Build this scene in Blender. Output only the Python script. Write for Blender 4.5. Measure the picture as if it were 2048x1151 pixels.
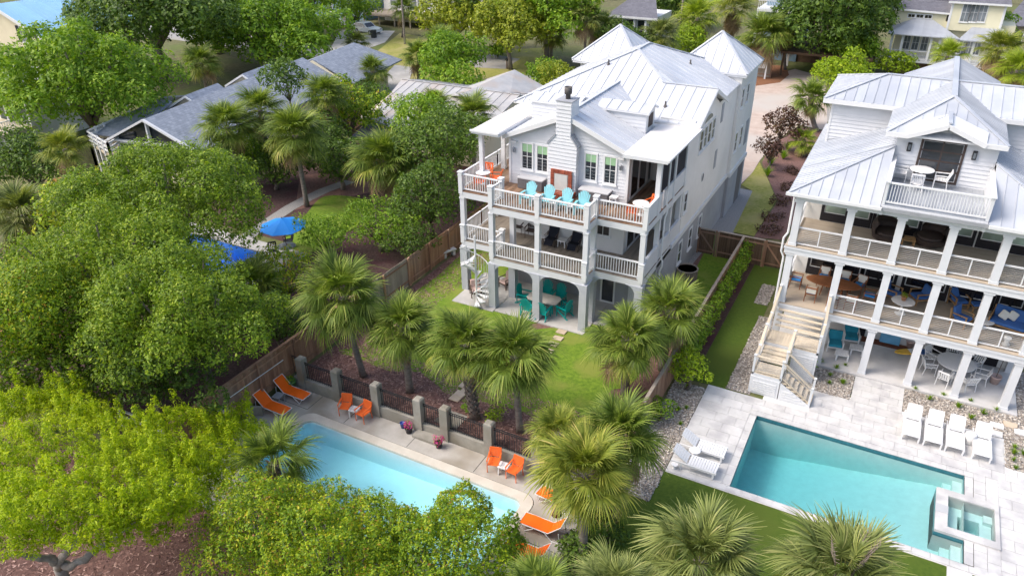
import bpy, bmesh, math, random
import numpy as np
from mathutils import Vector, Matrix
for o in list(bpy.data.objects): bpy.data.objects.remove(o)
SC = bpy.context.scene
COL = SC.collection
# ------------------------------------------------------------------ camera
PITCH, YAW, ROLL, FPX, CAMZ = math.radians(29.3316), math.radians(-28.304), math.radians(-.5445), 1497.7, 22.0
fw = Vector((math.sin(YAW)*math.cos(PITCH), math.cos(YAW)*math.cos(PITCH), -math.sin(PITCH)))
rt = Vector((math.cos(YAW), -math.sin(YAW), 0)); upv = rt.cross(fw)
rt2 = rt*math.cos(ROLL)+upv*math.sin(ROLL); up2 = -rt*math.sin(ROLL)+upv*math.cos(ROLL)
cam = bpy.data.cameras.new('camera'); camo = bpy.data.objects.new('camera', cam); COL.objects.link(camo)
camo.matrix_world = Matrix(((rt2.x, up2.x, -fw.x, 0), (rt2.y, up2.y, -fw.y, 0), (rt2.z, up2.z, -fw.z, CAMZ), (0, 0, 0, 1)))
cam.sensor_width = 36; cam.lens = FPX/2048*36; cam.clip_start = .5; cam.clip_end = 3000
SC.camera = camo
# ------------------------------------------------------------------ light
SUN_EL, SUN_AZ = math.radians(50), math.radians(236)          # azimuth clockwise from +y
W = bpy.data.worlds.new('World'); SC.world = W; W.use_nodes = True
nt = W.node_tree; bg = nt.nodes['Background']
sky = nt.nodes.new('ShaderNodeTexSky'); sky.sky_type = 'NISHITA'; sky.sun_disc = False
sky.sun_elevation = SUN_EL; sky.sun_rotation = SUN_AZ; sky.air_density = 1.0; sky.dust_density = 4.0; sky.ozone_density = .8
nt.links.new(sky.outputs[0], bg.inputs[0]); bg.inputs[1].default_value = .15
sl = bpy.data.lights.new('sun', 'SUN'); sl.energy = 1.05; sl.angle = math.radians(22); sl.color = (1, .96, .9)
so = bpy.data.objects.new('sun', sl); COL.objects.link(so)
sd = Vector((math.sin(SUN_AZ)*math.cos(SUN_EL), math.cos(SUN_AZ)*math.cos(SUN_EL), math.sin(SUN_EL)))
so.rotation_euler = (-sd).to_track_quat('-Z', 'Y').to_euler(); so.location = (-20, -20, 60)
SC.view_settings.view_transform = 'Standard'; SC.view_settings.look = 'None'
SC.view_settings.exposure = 1.0; SC.view_settings.gamma = 1; SC.view_settings.use_curve_mapping = False
SC.render.resolution_x = 1024; SC.render.resolution_y = 575
SC.cycles.transparent_max_bounces = 24
# ------------------------------------------------------------------ helpers
def G(u, v, z=0.0):
    "point at height z that the photograph shows at pixel u, v"
    d = rt2*((u-1024)/FPX)+up2*((575.5-v)/FPX)+fw
    t = (z-CAMZ)/d.z
    return Vector((d.x*t, d.y*t, z))
def GX(u, v, x):
    d = rt2*((u-1024)/FPX)+up2*((575.5-v)/FPX)+fw; t = x/d.x
    return Vector((x, d.y*t, CAMZ+d.z*t))
def GY(u, v, y):
    d = rt2*((u-1024)/FPX)+up2*((575.5-v)/FPX)+fw; t = y/d.y
    return Vector((d.x*t, y, CAMZ+d.z*t))
WL = {}
def tag(o, label=None, cat=None, group=None, kind=None):
    if label: o['label'] = label
    if cat: o['category'] = cat
    if group: o['group'] = group
    if kind: o['kind'] = kind
    return o
def add(name, me, parent=None, loc=(0, 0, 0), rot=None, scale=None):
    o = bpy.data.objects.new(name, me); COL.objects.link(o)
    loc = Vector(loc)
    if parent is not None:
        o.parent = parent; o.location = loc-WL.get(parent, Vector((0, 0, 0)))
    else: o.location = loc
    WL[o] = loc
    if rot is not None: o.rotation_euler = rot
    if scale is not None: o.scale = scale if hasattr(scale, '__len__') else (scale,)*3
    return o
def thing(name, label, cat, loc=(0, 0, 0), rz=0, group=None, s=1):
    o = add(name, None, None, loc, (0, 0, rz), s); o.empty_display_size = .2
    return tag(o, label, cat, group)
def children_of():
    d = {}
    for o in COL.objects:
        if o.parent: d.setdefault(o.parent, []).append(o)
    return d
class Proto:
    "keeps the tree of a thing so that copies are quick"
    def __init__(s, root): s.root = root; s.used = False; s.tree = None
    def place(s, loc, rz, label, group=None, scale=1):
        if not s.used:
            s.used = True; r = s.root
        else:
            if s.tree is None:
                s.tree = children_of()
            r = s._copy(s.root, None)
        r.location = loc; r.rotation_euler = (0, 0, rz); r.scale = scale if hasattr(scale, '__len__') else (scale,)*3
        r['label'] = label
        if group: r['group'] = group
        WL[r] = Vector(loc)
        return r
    def _copy(s, o, p):
        c = o.copy(); COL.objects.link(c); c.parent = p
        for ch in s.tree.get(o, []): s._copy(ch, c)
        return c
class MB:
    def __init__(s): s.v = []; s.f = []
    def add(s, vs, fs):
        n = len(s.v); s.v += [tuple(v) for v in vs]; s.f += [tuple(i+n for i in f) for f in fs]; return s
    def box(s, x0, x1, y0, y1, z0, z1):
        return s.add([(x0, y0, z0), (x1, y0, z0), (x1, y1, z0), (x0, y1, z0), (x0, y0, z1), (x1, y0, z1), (x1, y1, z1), (x0, y1, z1)],
                     [(0, 3, 2, 1), (4, 5, 6, 7), (0, 1, 5, 4), (1, 2, 6, 5), (2, 3, 7, 6), (3, 0, 4, 7)])
    def cbox(s, c, sx, sy, sz): return s.box(c[0]-sx/2, c[0]+sx/2, c[1]-sy/2, c[1]+sy/2, c[2]-sz/2, c[2]+sz/2)
    def bar(s, a, b, w, h=None, up=(0, 0, 1)):
        a = Vector(a); b = Vector(b); h = h or w; d = (b-a).normalized(); u = Vector(up)
        if abs(d.dot(u)) > .98: u = Vector((1, 0, 0))
        r = d.cross(u).normalized()*(w/2); u = r.cross(d).normalized()*(h/2)
        p = [a-r-u, a+r-u, a+r+u, a-r+u, b-r-u, b+r-u, b+r+u, b-r+u]
        return s.add(p, [(0, 1, 2, 3), (7, 6, 5, 4), (0, 4, 5, 1), (1, 5, 6, 2), (2, 6, 7, 3), (3, 7, 4, 0)])
    def prism(s, poly, off):
        "poly: 3d points, extruded by the vector off"
        n = len(poly); off = Vector(off); p = [Vector(q) for q in poly]
        return s.add(p+[q+off for q in p], [tuple(range(n-1, -1, -1)), tuple(range(n, 2*n))]+[(i, (i+1) % n, (i+1) % n+n, i+n) for i in range(n)])
    def poly(s, pts): return s.add(pts, [tuple(range(len(pts)))])
    def tube(s, pts, r, n=8, caps=True):
        pts = [Vector(p) for p in pts]; m = len(pts); rs = r if hasattr(r, '__len__') else [r]*m
        vs = []; fs = []; u = None
        for i, p in enumerate(pts):
            d = (pts[min(i+1, m-1)]-pts[max(i-1, 0)]).normalized()
            if u is None: u = d.orthogonal().normalized()
            u = (u-d*u.dot(d)).normalized(); w = d.cross(u)
            for k in range(n):
                a = 2*math.pi*k/n; vs.append(p+(u*math.cos(a)+w*math.sin(a))*rs[i])
        for i in range(m-1):
            for k in range(n):
                fs.append((i*n+k, i*n+(k+1) % n, (i+1)*n+(k+1) % n, (i+1)*n+k))
        if caps: fs += [tuple(range(n-1, -1, -1)), tuple(range((m-1)*n, m*n))]
        return s.add(vs, fs)
    def lathe(s, prof, n=16, c=(0, 0, 0)):
        vs = []; fs = []
        for r, z in prof:
            for k in range(n):
                a = 2*math.pi*k/n; vs.append((c[0]+r*math.cos(a), c[1]+r*math.sin(a), c[2]+z))
        m = len(prof)
        for i in range(m-1):
            for k in range(n): fs.append((i*n+k, i*n+(k+1) % n, (i+1)*n+(k+1) % n, (i+1)*n+k))
        fs += [tuple(range(n-1, -1, -1)), tuple(range((m-1)*n, m*n))]
        return s.add(vs, fs)
    def mesh(s, name, mat, smooth=False, center=None):
        me = bpy.data.meshes.new(name)
        vs = s.v if center is None else [(x-center[0], y-center[1], z-center[2]) for x, y, z in s.v]
        me.from_pydata(vs, [], s.f)
        if mat: me.materials.append(MAT[mat] if isinstance(mat, str) else mat)
        if smooth: me.polygons.foreach_set('use_smooth', [True]*len(me.polygons))
        me.update(); return me
    def build(s, name, mat, parent=None, smooth=False):
        a = np.array(s.v); c = (a.min(0)+a.max(0))/2
        return add(name, s.mesh(name, mat, smooth, c), parent, c)
def mesh_np(name, V, quads, mats, tint=None, midx=None):
    me = bpy.data.meshes.new(name); n = len(V); q = np.asarray(quads, np.int32); m, k = q.shape
    me.vertices.add(n); me.vertices.foreach_set('co', np.asarray(V, np.float32).ravel())
    me.loops.add(m*k); me.loops.foreach_set('vertex_index', q.ravel())
    me.polygons.add(m); me.polygons.foreach_set('loop_start', np.arange(0, m*k, k, dtype=np.int32))
    if tint is not None:
        at = me.attributes.new('tint', 'FLOAT', 'POINT'); at.data.foreach_set('value', np.asarray(tint, np.float32))
    for t in mats: me.materials.append(MAT[t])
    if midx is not None: me.polygons.foreach_set('material_index', np.asarray(midx, np.int32))
    me.update(calc_edges=True); return me
def clip(poly, b0, b1):
    "poly: list of (a, b) ; keep b0 <= b <= b1"
    for lim, sg in ((b0, 1), (b1, -1)):
        out = []
        for i in range(len(poly)):
            p, q = poly[i], poly[(i+1) % len(poly)]
            ip = (p[1]-lim)*sg >= -1e-9; iq = (q[1]-lim)*sg >= -1e-9
            if ip: out.append(p)
            if ip != iq:
                t = (lim-p[1])/(q[1]-p[1]); out.append((p[0]+t*(q[0]-p[0]), lim))
        poly = out
        if len(poly) < 3: return []
    return poly
def parea(p): return abs(sum(p[i][0]*p[(i+1) % len(p)][1]-p[(i+1) % len(p)][0]*p[i][1] for i in range(len(p))))/2
def strips(poly, axis, width, name, mat, parent, thick=.02, gap=.004, rib=None, lap=None, cut=None, minarea=.004, jit=0, stagger=None):
    """splits a flat 3d polygon into strips that run along axis; every strip is an object of its own.
    rib=(w,h) adds a standing seam; lap=(lo,hi) makes each strip a sloping clapboard; cut=length splits strips into planks"""
    P = [Vector(p) for p in poly]
    n = Vector((0, 0, 0))
    for i in range(len(P)): n += (P[i]-P[0]).cross(P[(i+1) % len(P)]-P[0])
    n.normalize()
    if n.z < -.01 or (abs(n.z) < .01 and n.dot(Vector((0, 0, CAMZ))-P[0]) < 0): n = -n
    a = Vector(axis); a = (a-n*a.dot(n)).normalized(); b = n.cross(a)
    if lap and b.z < 0: b = -b; a = b.cross(n)
    loc = [((p-P[0]).dot(a), (p-P[0]).dot(b)) for p in P]
    lo = min(q[1] for q in loc); hi = max(q[1] for q in loc); k = 0; out = []
    N = max(1, round((hi-lo)/width)); w = (hi-lo)/N
    for i in range(N):
        s0, s1 = lo+i*w, lo+(i+1)*w
        c = clip(loc, s0+gap/2, s1-gap/2)
        if not c: continue
        pieces = [c]
        if cut:
            amin = min(q[0] for q in c); amax = max(q[0] for q in c); pieces = []
            o = -((i % 2)*.5 if stagger is None else random.random())*cut
            t = amin+o
            while t < amax:
                cc = [(y, x) for x, y in clip([(y, x) for x, y in c], t+gap/2, t+cut-gap/2)]
                if cc: pieces.append(cc)
                t += cut
        for c in pieces:
            if parea(c) < minarea: continue
            mb = MB(); J = random.uniform(-jit, jit)
            def th(q): return thick+J if not lap else lap[0]+(lap[1]-lap[0])*(1-(q[1]-s0)/w)
            bot = [P[0]+a*q[0]+b*q[1] for q in c]; top = [p+n*th(q) for p, q in zip(bot, c)]
            m = len(c); mb.add(bot+top, [tuple(range(m-1, -1, -1)), tuple(range(m, 2*m))]+[(j, (j+1) % m, (j+1) % m+m, j+m) for j in range(m)])
            if rib:
                r = clip(loc, s0, s0+rib[0])
                if r and parea(r) > .0005:
                    mb.prism([P[0]+a*q[0]+b*q[1]+n*thick*.5 for q in r], n*rib[1])
            o = mb.build(name, mat, parent); out.append(o)
    return out
# ------------------------------------------------------------------ materials
MAT = {}
def new_mat(name):
    m = bpy.data.materials.new(name); m.use_nodes = True; MAT[name] = m
    return m, m.node_tree, m.node_tree.nodes['Principled BSDF']
def node(t, kind, **kw):
    n = t.nodes.new(kind)
    for k, v in kw.items(): setattr(n, k, v)
    return n
def ramp(t, stops, fac):
    r = node(t, 'ShaderNodeValToRGB'); e = r.color_ramp.elements
    while len(e) < len(stops): e.new(.5)
    for i, (p, c) in enumerate(stops): e[i].position = p; e[i].color = (*c, 1)
    t.links.new(fac, r.inputs[0]); return r.outputs[0]
def pos(t): return node(t, 'ShaderNodeNewGeometry').outputs['Position']
def noise(t, scale, detail=4, rough=.6, vec=None, stretch=None):
    n = node(t, 'ShaderNodeTexNoise'); n.inputs['Scale'].default_value = scale; n.inputs['Detail'].default_value = detail; n.inputs['Roughness'].default_value = rough
    v = vec or pos(t)
    if stretch:
        mp = node(t, 'ShaderNodeMapping'); mp.inputs['Scale'].default_value = stretch; t.links.new(v, mp.inputs[0]); v = mp.outputs[0]
    t.links.new(v, n.inputs['Vector']); return n.outputs['Fac']
def mixc(t, f, a, b, mode='MIX'):
    m = node(t, 'ShaderNodeMix', data_type='RGBA', blend_type=mode)
    for s, x in ((m.inputs[0], f), (m.inputs[6], a), (m.inputs[7], b)):
        if hasattr(x, 'links'): t.links.new(x, s)
        elif hasattr(x, '__len__'): s.default_value = (*x, 1)
        else: s.default_value = x
    return m.outputs[2]
def bump(t, h, strength, dist=.02):
    b = node(t, 'ShaderNodeBump'); b.inputs['Strength'].default_value = strength; b.inputs['Distance'].default_value = dist
    t.links.new(h, b.inputs['Height']); return b.outputs[0]
def orand(t): return node(t, 'ShaderNodeObjectInfo').outputs['Random']
def surf(name, c1, c2, scale=2, rough=.7, bs=.2, bscale=20, per_obj=0, spec=.3, c3=None, big=.25, metal=0, stretch=None):
    "two-tone noisy surface with fine relief; per_obj varies tone from piece to piece"
    m, t, p = new_mat(name)
    f = noise(t, scale, 6, .65, stretch=stretch)
    col = ramp(t, [(.3, c1), (.7, c2)], f)
    if c3:
        f2 = noise(t, big, 3, .5); col = mixc(t, ramp(t, [(.48, (0, 0, 0)), (.66, (1, 1, 1))], f2), col, c3)
    if per_obj:
        mm = node(t, 'ShaderNodeMapRange'); mm.inputs[3].default_value = 1-per_obj; mm.inputs[4].default_value = 1+per_obj
        t.links.new(orand(t), mm.inputs[0])
        cv = node(t, 'ShaderNodeCombineColor'); [t.links.new(mm.outputs[0], cv.inputs[i]) for i in range(3)]
        col = mixc(t, 1.0, col, cv.outputs[0], 'MULTIPLY')
    t.links.new(col, p.inputs['Base Color']); p.inputs['Roughness'].default_value = rough
    p.inputs['Specular IOR Level'].default_value = spec; p.inputs['Metallic'].default_value = metal
    if bs: t.links.new(bump(t, noise(t, bscale, 5, .7, stretch=stretch), bs), p.inputs['Normal'])
    return m
def sc(c, k): return tuple(x*k for x in c)
def plain(name, c, rough=.6, var=.12, spec=.4, per_obj=0, scale=3): return surf(name, sc(c, 1-var), sc(c, 1+var), scale, rough, .05, 30, per_obj, spec)
def leafmat(name, stops, tr=.35, clump=1.3, hue=.48):
    m, t, p = new_mat(name)
    a = node(t, 'ShaderNodeAttribute', attribute_name='tint').outputs['Fac']
    f = noise(t, clump, 3, .6)
    ad = node(t, 'ShaderNodeMath', operation='MULTIPLY_ADD'); t.links.new(f, ad.inputs[0]); ad.inputs[1].default_value = hue*2
    s2 = node(t, 'ShaderNodeMath', operation='SUBTRACT'); t.links.new(a, s2.inputs[0]); s2.inputs[1].default_value = hue
    t.links.new(s2.outputs[0], ad.inputs[2])
    o2 = node(t, 'ShaderNodeMath', operation='MULTIPLY_ADD'); t.links.new(orand(t), o2.inputs[0]); o2.inputs[1].default_value = .16; t.links.new(ad.outputs[0], o2.inputs[2])
    o3 = node(t, 'ShaderNodeMath', operation='SUBTRACT'); t.links.new(o2.outputs[0], o3.inputs[0]); o3.inputs[1].default_value = .08
    col = ramp(t, stops, o3.outputs[0])
    t.links.new(col, p.inputs['Base Color']); p.inputs['Roughness'].default_value = .55; p.inputs['Specular IOR Level'].default_value = .35
    tl = node(t, 'ShaderNodeBsdfTranslucent'); t.links.new(mixc(t, 1.0, col, (1.1, 1.15, .5), 'MULTIPLY'), tl.inputs[0])
    mx = node(t, 'ShaderNodeMixShader'); mx.inputs[0].default_value = tr
    t.links.new(p.outputs[0], mx.inputs[1]); t.links.new(tl.outputs[0], mx.inputs[2])
    t.links.new(mx.outputs[0], t.nodes['Material Output'].inputs[0]); return m
# buildings
plain('white_paint', (.63, .64, .655), .5, .03); plain('trim_white', (.68, .685, .69), .45, .02)
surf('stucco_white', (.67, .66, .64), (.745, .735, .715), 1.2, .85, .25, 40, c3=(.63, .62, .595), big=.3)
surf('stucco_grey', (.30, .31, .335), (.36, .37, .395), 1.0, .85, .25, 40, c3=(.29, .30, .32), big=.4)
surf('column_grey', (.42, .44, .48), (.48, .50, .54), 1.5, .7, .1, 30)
surf('clapboard', (.59, .60, .625), (.65, .66, .68), 1.5, .6, .05, 30, per_obj=.03)
surf('roof_metal', (.50, .515, .545), (.59, .605, .625), .9, .45, .02, 8, per_obj=.07, spec=.45, c3=(.46, .485, .53), big=.35)
surf('roof_pale_metal', (.40, .425, .465), (.49, .51, .545), .9, .42, .02, 8, per_obj=.06, spec=.45, c3=(.37, .395, .44), big=.35)
surf('roof_grey_metal', (.30, .32, .355), (.38, .40, .43), .8, .45, .02, 8, per_obj=.05, spec=.5)
surf('roof_old_metal', (.33, .33, .33), (.45, .44, .43), .9, .55, .04, 8, per_obj=.08, spec=.4, c3=(.40, .35, .31), big=.5)
surf('roof_flat', (.64, .61, .575), (.70, .68, .655), .7, .8, .05, 20, c3=(.66, .60, .54), big=.5)
surf('blue_metal', (.24, .46, .68), (.29, .52, .74), .5, .45, .02, 8, per_obj=.04, spec=.5)
surf('cream_siding', (.66, .58, .42), (.72, .64, .47), 1, .7, .05, 20, per_obj=.03)
surf('yellow_siding', (.66, .62, .44), (.72, .68, .5), 1, .7, .05, 20, per_obj=.03)
surf('blue_siding', (.16, .24, .32), (.19, .28, .36), 1, .7, .05, 20, per_obj=.03)
plain('black_frame', (.018, .016, .02), .4, .1); plain('dark_metal', (.02, .021, .024), .45, .15); plain('grey_metal', (.30, .31, .33), .4, .1)
plain('cable_steel', (.45, .46, .47), .35, .05)
def glass(name, c, rough=.06):
    m, t, p = new_mat(name); f = noise(t, .7, 3, .5); t.links.new(ramp(t, [(.35, sc(c, .6)), (.65, sc(c, 1.4))], f), p.inputs['Base Color'])
    p.inputs['Roughness'].default_value = rough; p.inputs['Specular IOR Level'].default_value = .8; return m
glass('glass_dark', (.03, .034, .04)); glass('glass_black', (.012, .012, .016)); glass('glass_grey', (.16, .18, .2), .1); glass('glass_green', (.34, .44, .36), .12)
plain('shade_green', (.28, .46, .27), .7, .12)
def shingle(name, c1, c2, c3):
    m, t, p = new_mat(name)
    b = node(t, 'ShaderNodeTexBrick'); b.inputs['Scale'].default_value = 1; b.inputs['Brick Width'].default_value = .34; b.inputs['Row Height'].default_value = .24; b.inputs['Mortar Size'].default_value = .012
    b.inputs['Color1'].default_value = (*c1, 1); b.inputs['Color2'].default_value = (*c2, 1); b.inputs['Mortar'].default_value = (*c3, 1); b.inputs['Bias'].default_value = -.1
    uv = node(t, 'ShaderNodeTexCoord').outputs['UV']; t.links.new(uv, b.inputs['Vector'])
    col = mixc(t, .5, b.outputs[0], ramp(t, [(.3, c1), (.7, c2)], noise(t, 1.2, 6, .7)))
    t.links.new(col, p.inputs['Base Color']); p.inputs['Roughness'].default_value = .9
    t.links.new(bump(t, noise(t, 14, 4, .7), .4), p.inputs['Normal'])
shingle('shingle_grey', (.17, .195, .24), (.33, .365, .425), (.09, .10, .12)); shingle('shingle_dark', (.10, .10, .12), (.17, .17, .2), (.06, .06, .07))
# wood
surf('deck_wood', (.15, .085, .05), (.30, .19, .12), 3, .75, .2, 30, per_obj=.22, stretch=(1, .12, 1), c3=(.26, .2, .15), big=.6)
surf('deck_weathered', (.20, .165, .13), (.32, .275, .22), 3, .8, .2, 30, per_obj=.15, stretch=(1, .12, 1))
surf('deck_tan', (.40, .33, .25), (.46, .385, .30), 1.5, .75, .1, 30, per_obj=.04)
surf('deck_cream', (.52, .44, .33), (.62, .54, .42), 2, .75, .1, 30, per_obj=.06)
surf('fence_wood', (.22, .115, .07), (.40, .235, .15), 2.2, .85, .3, 30, per_obj=.22, stretch=(1, 1, .2), c3=(.28, .19, .14), big=.5)
surf('fence_grey', (.24, .2, .16), (.38, .32, .26), 2, .85, .3, 30, per_obj=.15, stretch=(1, 1, .2))
surf('fence_dark', (.09, .055, .035), (.16, .10, .065), 2.2, .85, .3, 30, per_obj=.2, stretch=(1, 1, .2))
surf('teak', (.20, .075, .03), (.30, .125, .055), 3, .5, .05, 20, per_obj=.1); surf('rattan', (.30, .17, .07), (.44, .26, .12), 8, .6, .3, 40, per_obj=.05)
plain('dark_wicker', (.055, .038, .032), .7, .25, per_obj=.1); plain('brown_metal', (.09, .06, .045), .5, .15)
# hard ground
surf('concrete', (.36, .345, .32), (.50, .485, .46), .8, .85, .25, 30, c3=(.33, .32, .30), big=.35)
surf('concrete_stained', (.38, .355, .32), (.52, .495, .46), 1.1, .85, .25, 30, c3=(.30, .265, .215), big=.45)
surf('wall_concrete', (.25, .235, .20), (.38, .36, .32), 1.4, .9, .35, 25, c3=(.22, .20, .16), big=.7)
surf('coping', (.55, .50, .43), (.64, .60, .53), 1.6, .8, .2, 30, c3=(.5, .45, .38), big=.6)
surf('paver_white', (.50, .49, .47), (.61, .60, .59), 1.1, .6, .12, 25, per_obj=.055, c3=(.44, .43, .43), big=1.3)
surf('marble_floor', (.50, .485, .47), (.60, .585, .575), .8, .5, .05, 25, c3=(.44, .43, .42), big=.9)
surf('driveway', (.40, .31, .26), (.52, .43, .37), 1.2, .9, .3, 25, c3=(.46, .42, .38), big=.12)
surf('asphalt', (.26, .25, .24), (.34, .33, .32), 1.5, .95, .3, 40, c3=(.30, .28, .24), big=.2)
surf('stone_slab', (.46, .36, .26), (.58, .48, .37), 2, .85, .3, 20, per_obj=.1)
surf('brick', (.24, .06, .035), (.36, .10, .055), 6, .85, .3, 30, per_obj=.25); plain('mortar', (.42, .33, .28), .9)
surf('pebble', (.30, .26, .22), (.62, .57, .51), 6, .8, .2, 30)
surf('gravel', (.16, .14, .125), (.50, .46, .42), 16, .9, .8, 18, c3=(.26, .23, .2), big=.8)
surf('gravel_path', (.17, .165, .16), (.36, .35, .34), 14, .9, .6, 18)
# soil and grass
surf('mulch', (.095, .05, .042), (.27, .155, .13), 7, .95, 1.0, 11, c3=(.17, .092, .078), big=.7)
surf('soil_brown', (.05, .026, .022), (.19, .105, .088), 6, .95, 1.0, 9, c3=(.11, .058, .048), big=.8)
surf('tile_band', (.03, .13, .16), (.06, .2, .24), 6, .3, .05, 20)
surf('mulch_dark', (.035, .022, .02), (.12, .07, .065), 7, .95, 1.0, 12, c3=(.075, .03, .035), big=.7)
surf('pine_straw', (.16, .07, .035), (.27, .13, .07), 8, .95, .8, 14)
surf('lawn', (.075, .15, .010), (.19, .28, .025), 5, .95, .8, 45, c3=(.20, .235, .04), big=.6)
surf('lawn_dry', (.17, .19, .03), (.33, .31, .09), 3.5, .95, .8, 40, c3=(.34, .30, .12), big=.3)
surf('turf', (.045, .085, .006), (.085, .13, .012), 6, .9, .6, 50, c3=(.075, .11, .012), big=.3)
surf('ground_soil', (.075, .08, .03), (.18, .165, .08), 1.5, .95, .6, 20, c3=(.10, .14, .03), big=.12)
# furniture
plain('plastic_white', (.72, .72, .72), .4, .02); plain('plastic_orange', (.82, .155, .03), .45, .06); plain('sling_orange', (.95, .145, .0), .6, .05)
plain('plastic_teal', (.0, .30, .28), .45, .08); plain('plastic_aqua', (.24, .55, .60), .45, .05); plain('storage_grey', (.14, .13, .135), .7, .1); plain('lid_grey', (.50, .50, .51), .6, .05)
plain('cushion_teal', (.02, .235, .33), .9, .12); plain('cushion_blue', (.05, .135, .36), .9, .12); plain('cushion_bright', (.04, .25, .62), .9, .1); plain('fabric_cream', (.68, .65, .58), .9, .05); plain('navy_sling', (.008, .010, .02), .8, .2)
plain('stone_white', (.66, .65, .63), .7, .06); plain('terracotta', (.50, .24, .12), .8, .1); plain('pot_pink', (.58, .42, .38), .6, .08); plain('pot_green', (.06, .20, .06), .3, .15, .6); plain('pot_black', (.02, .02, .03), .4); plain('pot_blue', (.02, .06, .32), .3, .1, .6)
plain('umbrella_blue', (.02, .27, .78), .7, .06); plain('tile_table', (.52, .49, .45), .5, .08); plain('board_yellow', (.70, .42, .04), .4); plain('board_blue', (.15, .4, .62), .4)
plain('stainless', (.55, .54, .51), .3, .08, .6); plain('chimney_cap', (.10, .09, .085), .6, .3); plain('rug', (.16, .055, .03), .95, .3); plain('tire', (.015, .015, .015), .8); plain('car_white', (.74, .76, .78), .25, .02, .6); plain('car_silver', (.42, .48, .52), .25, .03, .6); plain('light_yellow', (.7, .6, .35), .4)
plain('bin_dark', (.03, .035, .035), .6)
# plants
surf('bark', (.11, .09, .075), (.24, .205, .175), 3, .95, .8, 12, stretch=(1, 1, .25)); surf('bark_pale', (.15, .125, .105), (.36, .32, .285), 5, .95, 1.0, 9, c3=(.22, .185, .16), big=2.0)
surf('palm_trunk', (.13, .105, .09), (.27, .235, .21), 4, .95, .8, 14, stretch=(1, 1, 2.5)); surf('palm_boot', (.16, .115, .095), (.32, .26, .22), 5, .95, .6, 14)
leafmat('leaf_oak', [(0, (.055, .10, .007)), (.34, (.14, .235, .013)), (.68, (.27, .38, .02)), (1, (.44, .50, .045))], .36)
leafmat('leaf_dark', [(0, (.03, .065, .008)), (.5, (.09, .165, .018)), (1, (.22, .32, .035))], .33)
leafmat('leaf_mid', [(0, (.07, .15, .009)), (.45, (.18, .32, .017)), (1, (.38, .50, .035))], .36)
leafmat('leaf_bright', [(0, (.11, .18, .008)), (.5, (.29, .42, .014)), (1, (.50, .58, .04))], .38)
leafmat('leaf_vine', [(0, (.055, .115, .006)), (.36, (.18, .30, .011)), (.64, (.36, .46, .013)), (.82, (.54, .52, .018)), (.92, (.46, .26, .04)), (1, (.36, .15, .05))], .36)
leafmat('leaf_cedar', [(0, (.10, .16, .003)), (.36, (.29, .41, .003)), (.72, (.48, .58, .004)), (1, (.62, .66, .01))], .4)
leafmat('leaf_yellow', [(0, (.121, .162, .011)), (.5, (.270, .324, .019)), (1, (.459, .459, .041))], .3)
leafmat('leaf_bronze', [(0, (.046, .018, .013)), (.6, (.111, .052, .029)), (1, (.156, .130, .039))], .25)
leafmat('frond_green', [(0, (.055, .09, .01)), (.42, (.135, .20, .024)), (.75, (.26, .325, .05)), (1, (.46, .43, .12))], .34, .9, .28)
leafmat('frond_yellow', [(0, (.09, .13, .013)), (.45, (.215, .26, .032)), (.8, (.37, .37, .06)), (1, (.56, .46, .14))], .34, .9, .28)
leafmat('frond_grey', [(0, (.075, .10, .025)), (.42, (.165, .205, .05)), (.75, (.29, .32, .09)), (1, (.46, .42, .17))], .3, .9, .25)
leafmat('frond_bright', [(0, (.125, .188, .013)), (.5, (.275, .362, .025)), (1, (.475, .500, .075))], .35, .9, .2)
leafmat('frond_dead', [(0, (.192, .120, .060)), (1, (.408, .288, .156))], .2, .9, .2)
leafmat('flower_pink', [(0, (.55, .01, .2)), (.5, (.85, .05, .38)), (1, (.9, .25, .55))], .3)
# water
def water(name, absorb, dens):
    m, t, p = new_mat(name); out = t.nodes['Material Output']
    tr = node(t, 'ShaderNodeBsdfTransparent'); gl = node(t, 'ShaderNodeBsdfGlossy'); gl.inputs['Roughness'].default_value = .05
    fr = node(t, 'ShaderNodeFresnel'); fr.inputs[0].default_value = 1.33
    bn = bump(t, noise(t, 2.6, 4, .55), .3, .05); t.links.new(bn, gl.inputs['Normal']); t.links.new(bn, fr.inputs['Normal'])
    mx = node(t, 'ShaderNodeMixShader'); t.links.new(fr.outputs[0], mx.inputs[0]); t.links.new(tr.outputs[0], mx.inputs[1]); t.links.new(gl.outputs[0], mx.inputs[2])
    t.links.new(mx.outputs[0], out.inputs['Surface'])
    va = node(t, 'ShaderNodeVolumeAbsorption'); va.inputs[0].default_value = (*absorb, 1); va.inputs[1].default_value = dens
    t.links.new(va.outputs[0], out.inputs['Volume'])
water('water_pale', (.07, .87, .99), .36); water('water_teal', (.03, .70, .76), .34); water('water_blue', (.03, .5, .95), .5)
plain('plaster', (.82, .85, .85), .7, .03); plain('plaster_teal', (.62, .74, .72), .7, .06); plain('plaster_blue', (.10, .42, .80), .7, .06)
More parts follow.
